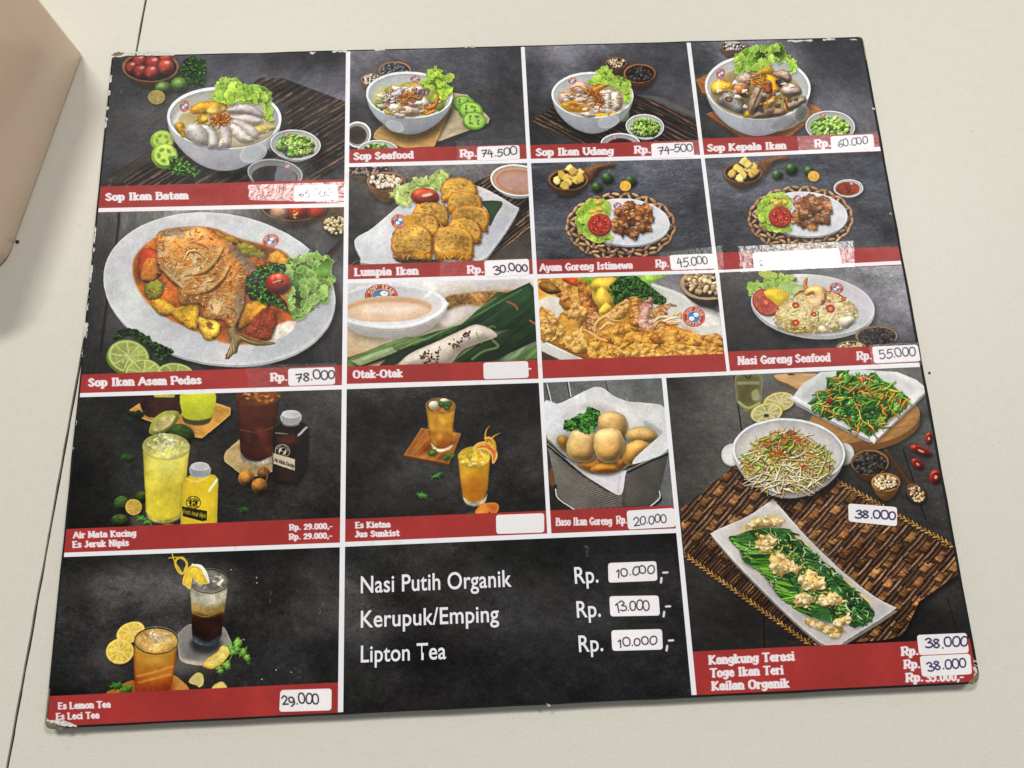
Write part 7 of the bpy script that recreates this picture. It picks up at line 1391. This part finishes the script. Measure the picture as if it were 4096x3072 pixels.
def backing():
    """card core wrapped in black, its corners worn round and bare"""
    W_, H_ = BOARD_W * 1000, BOARD_H * 1000; r_ = np.random.default_rng(3)
    def corner(cx, cy, sx, sy, r):                                    # corner points, clockwise from above in mm (y down)
        return [(cx + sx * (-r + r * math.sin(a)), cy + sy * (-r + r * math.cos(a))) for a in np.linspace(0, math.pi / 2, 7)]
    P = []
    P += [(x, y) for x, y in corner(0, 0, -1, -1, 2.2)][::-1] if False else []
    tl = corner(0, 0, -1, -1, 1.6); tr = corner(W_, 0, 1, -1, 2.0); br = corner(W_, H_, 1, 1, 4.5); bl = corner(0, H_, -1, 1, 3.2)
    # tl runs (top edge -> left edge); order the outline: top-left -> top-right -> bottom-right -> bottom-left
    out = tl[::-1]; 
    def edge(a, b):
        n = 26; e = []
        for k in range(1, n):
            t_ = k / n; e.append((a[0] + (b[0] - a[0]) * t_ + r_.normal(0, .10), a[1] + (b[1] - a[1]) * t_ + r_.normal(0, .10)))
        return e
    out = out + edge(out[-1], tr[0]) + tr; out = out + edge(out[-1], br[-1]) + br[::-1]; out = out + edge(out[-1], bl[0]) + bl; out = out + edge(out[-1], out[0])
    O = np.array(out); c = O.mean(0); n = len(O)
    def ins(k): return O + (c - O) / np.abs(c - O).max(axis=1, keepdims=True) * k
    rings = [(ins(.5), -8.0), (O, -7.4), (O, -.7), (ins(.35), -.15), (ins(1.0), -.02)]
    V = []; F = []; idx = []
    for q, z in rings: V += [mm3(x, y, z) for x, y in q]
    for j in range(len(rings) - 1):
        for i in range(n):
            F.append((j * n + i, j * n + (i + 1) % n, (j + 1) * n + (i + 1) % n, (j + 1) * n + i))
            x, y = O[i]; bare = (x < 13 and y > H_ - 5.5) or (x < 5 and y > H_ - 9) or (x < 9.5 and y < 3 and j < 4) or (x > W_ - 4.5 and y > H_ - 6.5) or (x > W_ - 4 and y < 3)
            torn = (9 < x < 32 and y < 2) or (70 < x < 78 and y < 2)
            idx.append(1 if bare else (2 if (torn and j > 1) else 0))
    F.append([0 * n + i for i in range(n)][::-1]); idx.append(0); F.append([(len(rings) - 1) * n + i for i in range(n)]); idx.append(0)
    me = mesh('backing_board', V, F, [M_WRAP, M_CORE, M_TEAR], idx); bm = bmesh.new(); bm.from_mesh(me); bmesh.ops.recalc_face_normals(bm, faces=bm.faces[:]); bm.to_mesh(me); bm.free()
    return link('backing_board', me, menu)
backing()

# printed sheets: name, picture quad (mm, clockwise from top left), band bottom-left / bottom-right, label
E0, E1 = 1.3, 418.2; B1 = 343.2
L1a, L1b, L2a, L2b, L3a, L3b, L4a, L4b = 128.8, 131.2, 226.0, 228.15, 320.0, 322.0, 287.3, 289.5
PANELS = [
 ('fish soup', [(E0, 1.2), (L1a, 1.2), (L1a, 82.4), (E0, 80.6)], (92.4, 93.8), 'photograph of white bowl of sliced fish soup on a twig mat, captioned Sop Ikan Batam'),
 ('fried fish', [(E0, 94.7), (L1a, 96.2), (L1a, 183.8), (E0, 182.9)], (191.8, 192.7), 'photograph of a whole red fried fish on an oval white plate, captioned Sop Ikan Asam Pedas'),
 ('lime drink', [(E0, 193.9), (L1a, 194.9), (L1a, 258.8), (E0, 258.0)], (268.2, 269.0), 'photograph of a yellow lime drink and a dark drink with bottles'),
 ('lemon tea', [(E0, 270.2), (L1a, 271.1), (L1a, 331.4), (E0, 331.1)], (B1, B1), 'photograph of two glasses of iced tea with lemon slices'),
 ('seafood soup', [(L1b, 1.2), (L2a, 1.2), (L2a, 63.0), (L1b, 62.7)], (70.6, 71.1), 'photograph of seafood soup beside sliced green tomato, captioned Sop Seafood'),
 ('prawn soup', [(L2b, 1.2), (319.2, 1.2), (319.6, 64.0), (L2b, 63.2)], (71.2, 71.8), 'photograph of prawn and fish soup on a twig mat, captioned Sop Ikan Udang'),
 ('fish head soup', [(321.5, 1.2), (E1, 1.2), (E1, 62.4), (321.7, 64.1)], (71.9, 70.2), 'photograph of fish head soup with frilly lettuce, captioned Sop Kepala Ikan'),
 ('spring roll', [(L1b, 72.9), (L2a, 73.6), (L2a, 130.0), (L1b, 129.3)], (136.9, 137.4), 'photograph of golden sliced rolls on a square white plate, captioned Lumpia Ikan'),
 ('fried chicken', [(L2b, 73.8), (319.7, 74.1), (L3a, 130.4), (L2b, 130.0)], (137.6, 138.5), 'photograph of fried chicken on a white plate, captioned Ayam Goreng Istimewa'),
 ('second chicken', [(321.8, 74.0), (E1, 72.7), (E1, 129.3), (L3b, 130.4)], (138.7, 136.9), 'photograph of fried chicken with a little dish of red sambal, taped over its caption'),
 ('grilled parcel', [(L1b, 139.1), (L2a, 140.0), (L2a, 184.2), (L1b, 183.7)], (192.2, 193.2), 'photograph of a white fish cake on banana leaf, captioned Otak-Otak'),
 ('fried platter', [(L2b, 140.0), (320.2, 140.2), (320.2, 184.2), (L2b, 184.3)], (193.2, 193.1), 'photograph of golden battered seafood above an empty red band'),
 ('fried rice', [(322.3, 140.1), (E1, 139.0), (E1, 183.0), (321.9, 184.2)], (192.9, 192.2), 'photograph of fried rice with tomato and prawn, captioned Nasi Goreng Seafood'),
 ('orange drink', [(L1b, 194.9), (L2a, 195.3), (226.2, 258.4), (L1b, 258.5)], (268.8, 268.9), 'photograph of two orange drinks on black, captioned Es Kiatna'),
 ('fish ball', [(L2b, 195.3), (L4a, 195.2), (L4a, 258.5), (L2b, 258.4)], (268.9, 269.1), 'photograph of golden fish balls in a wire basket, captioned Baso Ikan Goreng'),
 ('greens', [(L4b, 195.2), (E1, 194.5), (E1, 325.0), (289.6, 324.7)], (B1, B1), 'photograph of three vegetable dishes and a woven brown mat'),
 ('list', [(L1b, 271.0), (L4a, 271.2), (L4a, B1), (L1b, B1)], None, 'black panel listing Nasi Putih Organik, Kerupuk/Emping and Lipton Tea')]
ROW_OF = {'greens': 'greens', 'water spinach': 'greens', 'bean sprouts': 'greens', 'first row': 'list', 'second row': 'list', 'third row': 'list'}
WHAT = {'first row': 'white price slip reading 10.000 beside Nasi Putih Organik', 'second row': 'white price slip reading 13.000 beside Kerupuk/Emping', 'third row': 'white price slip reading 10.000 beside Lipton Tea'}

link('white_sheet', slab('white_sheet', [(E0 + .1, 1.3), (E1 - .1, 1.3), (E1 - .1, B1 - .1), (E0 + .1, B1 - .1)], -.1, .02, M_SHEET), menu)
PHOTO = {}
for name, Q, bot, lab_ in PANELS:
    PHOTO[name] = link('menu_photo' if name != 'list' else 'price_list', slab('menu_photo', Q, .0, .045, M_PRINT), menu, label=lab_)
    if bot:
        B = [(Q[3][0], Q[3][1] + .0), (Q[2][0], Q[2][1] + .0), (Q[2][0], bot[1]), (Q[3][0], bot[0])]
        link('caption_band', slab('caption_band', B, .0, .05, M_PRINT), PHOTO[name])

def view_mm(ox, oy, w, P): return [to_mm(ox + x * w / 2212, oy + y * w / 2212) for x, y in P]
def add_slip(rec):
    ox, oy, w, Q, txt, *_r, what = rec; q = view_mm(ox, oy, w, Q); nm = ROW_OF.get(what, what)
    o = link('price_slip', slab('price_slip', rounded(q, 1.5), .05, .16, M_SLIP), PHOTO[nm])
    o['label'] = WHAT.get(what, f'white price slip handwritten {txt} on the {what} picture' if len(txt) > 1 else f'blank white slip on the {what} picture')
for rec in SLIPS: add_slip(rec)

# the printed words of the price list, in Blender's own plain typeface drawn bold and narrow
M_WORDS = mat('white_ink', (.80, .80, .85), .42, .3)
def words(txt, p0, p1, cap):
    cu = bpy.data.curves.new('lettering', 'FONT'); cu.body = txt; cu.size = 1; cu.offset = .011; cu.space_character = 1.03
    o = bpy.data.objects.new('lettering', cu); scene.collection.objects.link(o); dg = bpy.context.evaluated_depsgraph_get(); me = bpy.data.meshes.new_from_object(o.evaluated_get(dg)); bpy.data.objects.remove(o); bpy.data.curves.remove(cu)
    n = len(me.vertices); co = np.empty(n * 3); me.vertices.foreach_get('co', co); co = co.reshape(-1, 3)
    q = np.array(view_mm(1340, 2100, 1400, [p0, p1, (p0[0], p0[1] - cap)])); ex = q[1] - q[0]; ey = q[2] - q[0]; ey -= ex * (ey @ ex) / (ex @ ex)
    x0, x1 = co[:, 0].min(), co[:, 0].max(); u = (co[:, 0] - x0) / (x1 - x0); v_ = co[:, 1] / .735
    P = q[0] + u[:, None] * ex + v_[:, None] * ey; out = np.array([mm3(x, y, .06) for x, y in P]); me.vertices.foreach_set('co', out.ravel()); me.update()
    me.materials.clear(); me.materials.append(M_WORDS); bm = bmesh.new(); bm.from_mesh(me); bm.normal_update()
    for f in bm.faces:
        if f.normal.z < 0: f.normal_flip()
    bm.to_mesh(me); bm.free(); me.name = 'lettering'; return link('lettering', me, PHOTO['list'])
for t_, a_, b_2, c_ in (('Nasi Putih Organik', (163, 430), (1117, 388), 112), ('Kerupuk/Emping', (163, 648), (1037, 610), 112), ('Lipton Tea', (163, 868), (702, 845), 112), ('Rp.', (1517, 370), (1666, 362), 110), ('Rp.', (1530, 585), (1681, 578), 110), ('Rp.', (1543, 802), (1696, 795), 110)):
    words(t_, a_, b_2, c_)

def add_tape(what, ox, oy, w, Q, z=.22, m=None):
    q = np.array(view_mm(ox, oy, w, Q)); nx, ny = 40, 10; r_ = np.random.default_rng(5); V = []; F = []
    for j in range(ny + 1):
        for i in range(nx + 1):
            u, v_ = i / nx, j / ny; p = (q[0] * (1 - u) + q[1] * u) * (1 - v_) + (q[3] * (1 - u) + q[2] * u) * v_
            jag = r_.normal(0, .25) if i in (0, nx) else 0
            V.append(mm3(p[0] + jag, p[1], z + r_.uniform(0, .05)))
    for j in range(ny):
        for i in range(nx): F.append((j * (nx + 1) + i, (j + 1) * (nx + 1) + i, (j + 1) * (nx + 1) + i + 1, j * (nx + 1) + i + 1))  # faces up
    link('clear_tape', mesh('clear_tape', V, F, m or M_TAPE_FLAT, smooth=True), PHOTO[what])
add_tape('fish soup', 0, 0, 1400, [(1570, 1170), (2180, 1150), (2185, 1285), (1575, 1265)], m=M_TAPE)
add_tape('second chicken', 2600, 100, 1400, [(560, 1400), (1285, 1365), (1290, 1530), (570, 1565)], m=M_TAPE)
add_tape('fried chicken', 2600, 100, 1400, [(60, 1440), (455, 1395), (465, 1565), (70, 1560)])
add_tape('fried fish', 200, 750, 1400, [(1235, 1125), (1810, 1110), (1850, 1275), (1260, 1290)])
add_tape('seafood soup', 1300, 100, 1400, [(830, 735), (1300, 715), (1305, 865), (835, 875)])
add_tape('prawn soup', 2600, 100, 1400, [(-90, 745), (320, 725), (325, 840), (-85, 850)])
add_tape('fish head soup', 2600, 100, 1400, [(930, 705), (1440, 680), (1450, 800), (940, 815)])
add_tape('spring roll', 1300, 100, 1400, [(725, 1490), (1310, 1470), (1315, 1600), (725, 1610)])
add_tape('fried rice', 2600, 1000, 1400, [(1385, 600), (1695, 585), (1720, 725), (1400, 735)])
add_tape('lemon tea', 0, 1950, 1400, [(1640, 1270), (2160, 1255), (2160, 1440), (1770, 1445)])
add_tape('list', 1340, 2100, 1400, [(1600, 190), (2140, 175), (2150, 375), (1690, 385)])
add_tape('list', 1340, 2100, 1400, [(1710, 420), (2100, 410), (2110, 590), (1730, 600)])
add_tape('list', 1340, 2100, 1400, [(1730, 630), (2105, 620), (2115, 825), (1745, 820)])
add_tape('lemon tea', 150, 2720, 320, [(260, 440), (420, 480), (1100, 1240), (250, 1080)])

# torn corners: bare paper fibres standing up where the print has worn off
def tear(ox, oy, w, P, m, z0=.02, z1=.13, seed=0):
    r_ = np.random.default_rng(seed); P = np.array(view_mm(ox, oy, w, P)); out = []
    for i in range(len(P)):
        a, b = P[i], P[(i + 1) % len(P)]
        for k in range(6): out.append(a + (b - a) * k / 6 + r_.normal(0, .22, 2))
    return link('worn_patch', slab('worn_patch', out, z0, z1, m), menu)
tear(150, 2720, 320, [(250, 1060), (330, 1110), (520, 1115), (700, 1120), (860, 1165), (965, 1215), (1080, 1250), (1090, 1290), (960, 1290), (800, 1275), (640, 1250), (500, 1190), (350, 1180), (270, 1120)], M_TEAR, seed=1)
tear(150, 2720, 320, [(240, 1100), (350, 1170), (500, 1185), (640, 1240), (800, 1270), (960, 1285), (1085, 1295), (1075, 1335), (900, 1320), (500, 1350), (330, 1310), (255, 1230)], M_CORE, .02, .11, seed=2)
tear(380, 150, 320, [(450, 510), (560, 540), (700, 545), (860, 510), (1000, 470), (1180, 450), (1400, 470), (1600, 480), (1780, 450), (2000, 430), (2140, 440), (2130, 415), (1700, 400), (1300, 395), (900, 405), (700, 460)], M_TEAR, seed=3)
tear(380, 150, 320, [(460, 500), (500, 450), (620, 415), (780, 410), (820, 450), (700, 500), (560, 515)], M_CORE, .03, .14, seed=4)
tear(3700, 2560, 320, [(1440, 860), (1490, 900), (1470, 1060), (1390, 1160), (1300, 1200), (1180, 1210), (1250, 1130), (1330, 1060), (1400, 960)], M_CORE, .03, .14, seed=5)
tear(3700, 2560, 320, [(1330, 740), (1400, 740), (1450, 830), (1410, 950), (1340, 1000), (1400, 880), (1340, 800)], M_TEAR, .03, .11, seed=6)
tear(3300, 100, 320, [(690, 405), (780, 388), (870, 395), (880, 420), (800, 415), (720, 425)], M_TEAR, .03, .11, seed=7)
tear(3300, 100, 320, [(20, 360), (100, 345), (180, 355), (170, 378), (60, 382)], M_TEAR, .03, .11, seed=8)
tear(1240, 150, 320, [(0, 400), (80, 390), (160, 400), (150, 440), (60, 470), (0, 450)], M_TEAR, .03, .11, seed=9)

for k_, (u, v_, L_, w_) in enumerate(((411, 360, 22, 9), (405, 425, 14, 7), (401, 470, 40, 6), (378, 910, 60, 7), (372, 990, 50, 6), (366, 1060, 70, 7), (357, 1150, 40, 5), (352, 1210, 30, 5), (338, 1290, 60, 10), (330, 1400, 24, 5), (300, 1680, 20, 4), (298, 1790, 14, 4), (430, 300, 30, 8))):
    u = 444 - .0998 * (v_ - 222) + 4
    tear(0, 0, 2212, [(u, v_), (u + w_, v_ + 3), (u + w_ - L_ * .1, v_ + L_), (u - L_ * .1, v_ + L_)], M_TEAR, -.02, .09, seed=20 + k_)
for k_, (u, v_, L_) in enumerate(((1330, 203, 60), (1500, 196, 40), (2900, 168, 60), (3150, 161, 100), (3290, 155, 50), (1860, 185, 40))):
    tear(0, 0, 2212, [(u, v_), (u + L_, v_ - L_ * .025), (u + L_, v_ + 5), (u, v_ + 7)], M_TEAR, -.02, .09, seed=40 + k_)
for k_, (u, v_) in enumerate(((3895, 2640), (3898, 2660), (2186, 2817), (3487, 430), (3556, 850))):
    tear(0, 0, 2212, [(u, v_), (u + 9, v_ + 1), (u + 12, v_ + 8), (u + 2, v_ + 7)], M_TEAR, -.02, .09, seed=60 + k_)

# ---------------------------------------------------------------- crumbs on the table
def crumb(u, v, size, label, seed, m):
    r_ = np.random.default_rng(seed); bm = bmesh.new(); bmesh.ops.create_icosphere(bm, subdivisions=2, radius=size)
    for v_ in bm.verts: v_.co *= 1 + r_.uniform(-.35, .3); v_.co.z *= .6
    lo = min(v_.co.z for v_ in bm.verts)
    for v_ in bm.verts: v_.co.z -= lo
    me = bpy.data.meshes.new('crumb'); bm.to_mesh(me); bm.free(); me.materials.append(m); p = to_plane(u, v, 0)
    o = link('crumb', me, label=label, category='crumb', group='crumbs on the table'); o.location = (p[0], p[1], 0)
M_CRUMB = mat('dark_crumb', (.012, .012, .010), .7)
crumb(71, 968, .0009, 'black crumb touching the foot of the beige box', 1, M_CRUMB)
crumb(3716, 1492, .0006, 'tiny dark crumb on the table right of the menu, beside the fried rice picture', 2, M_CRUMB)
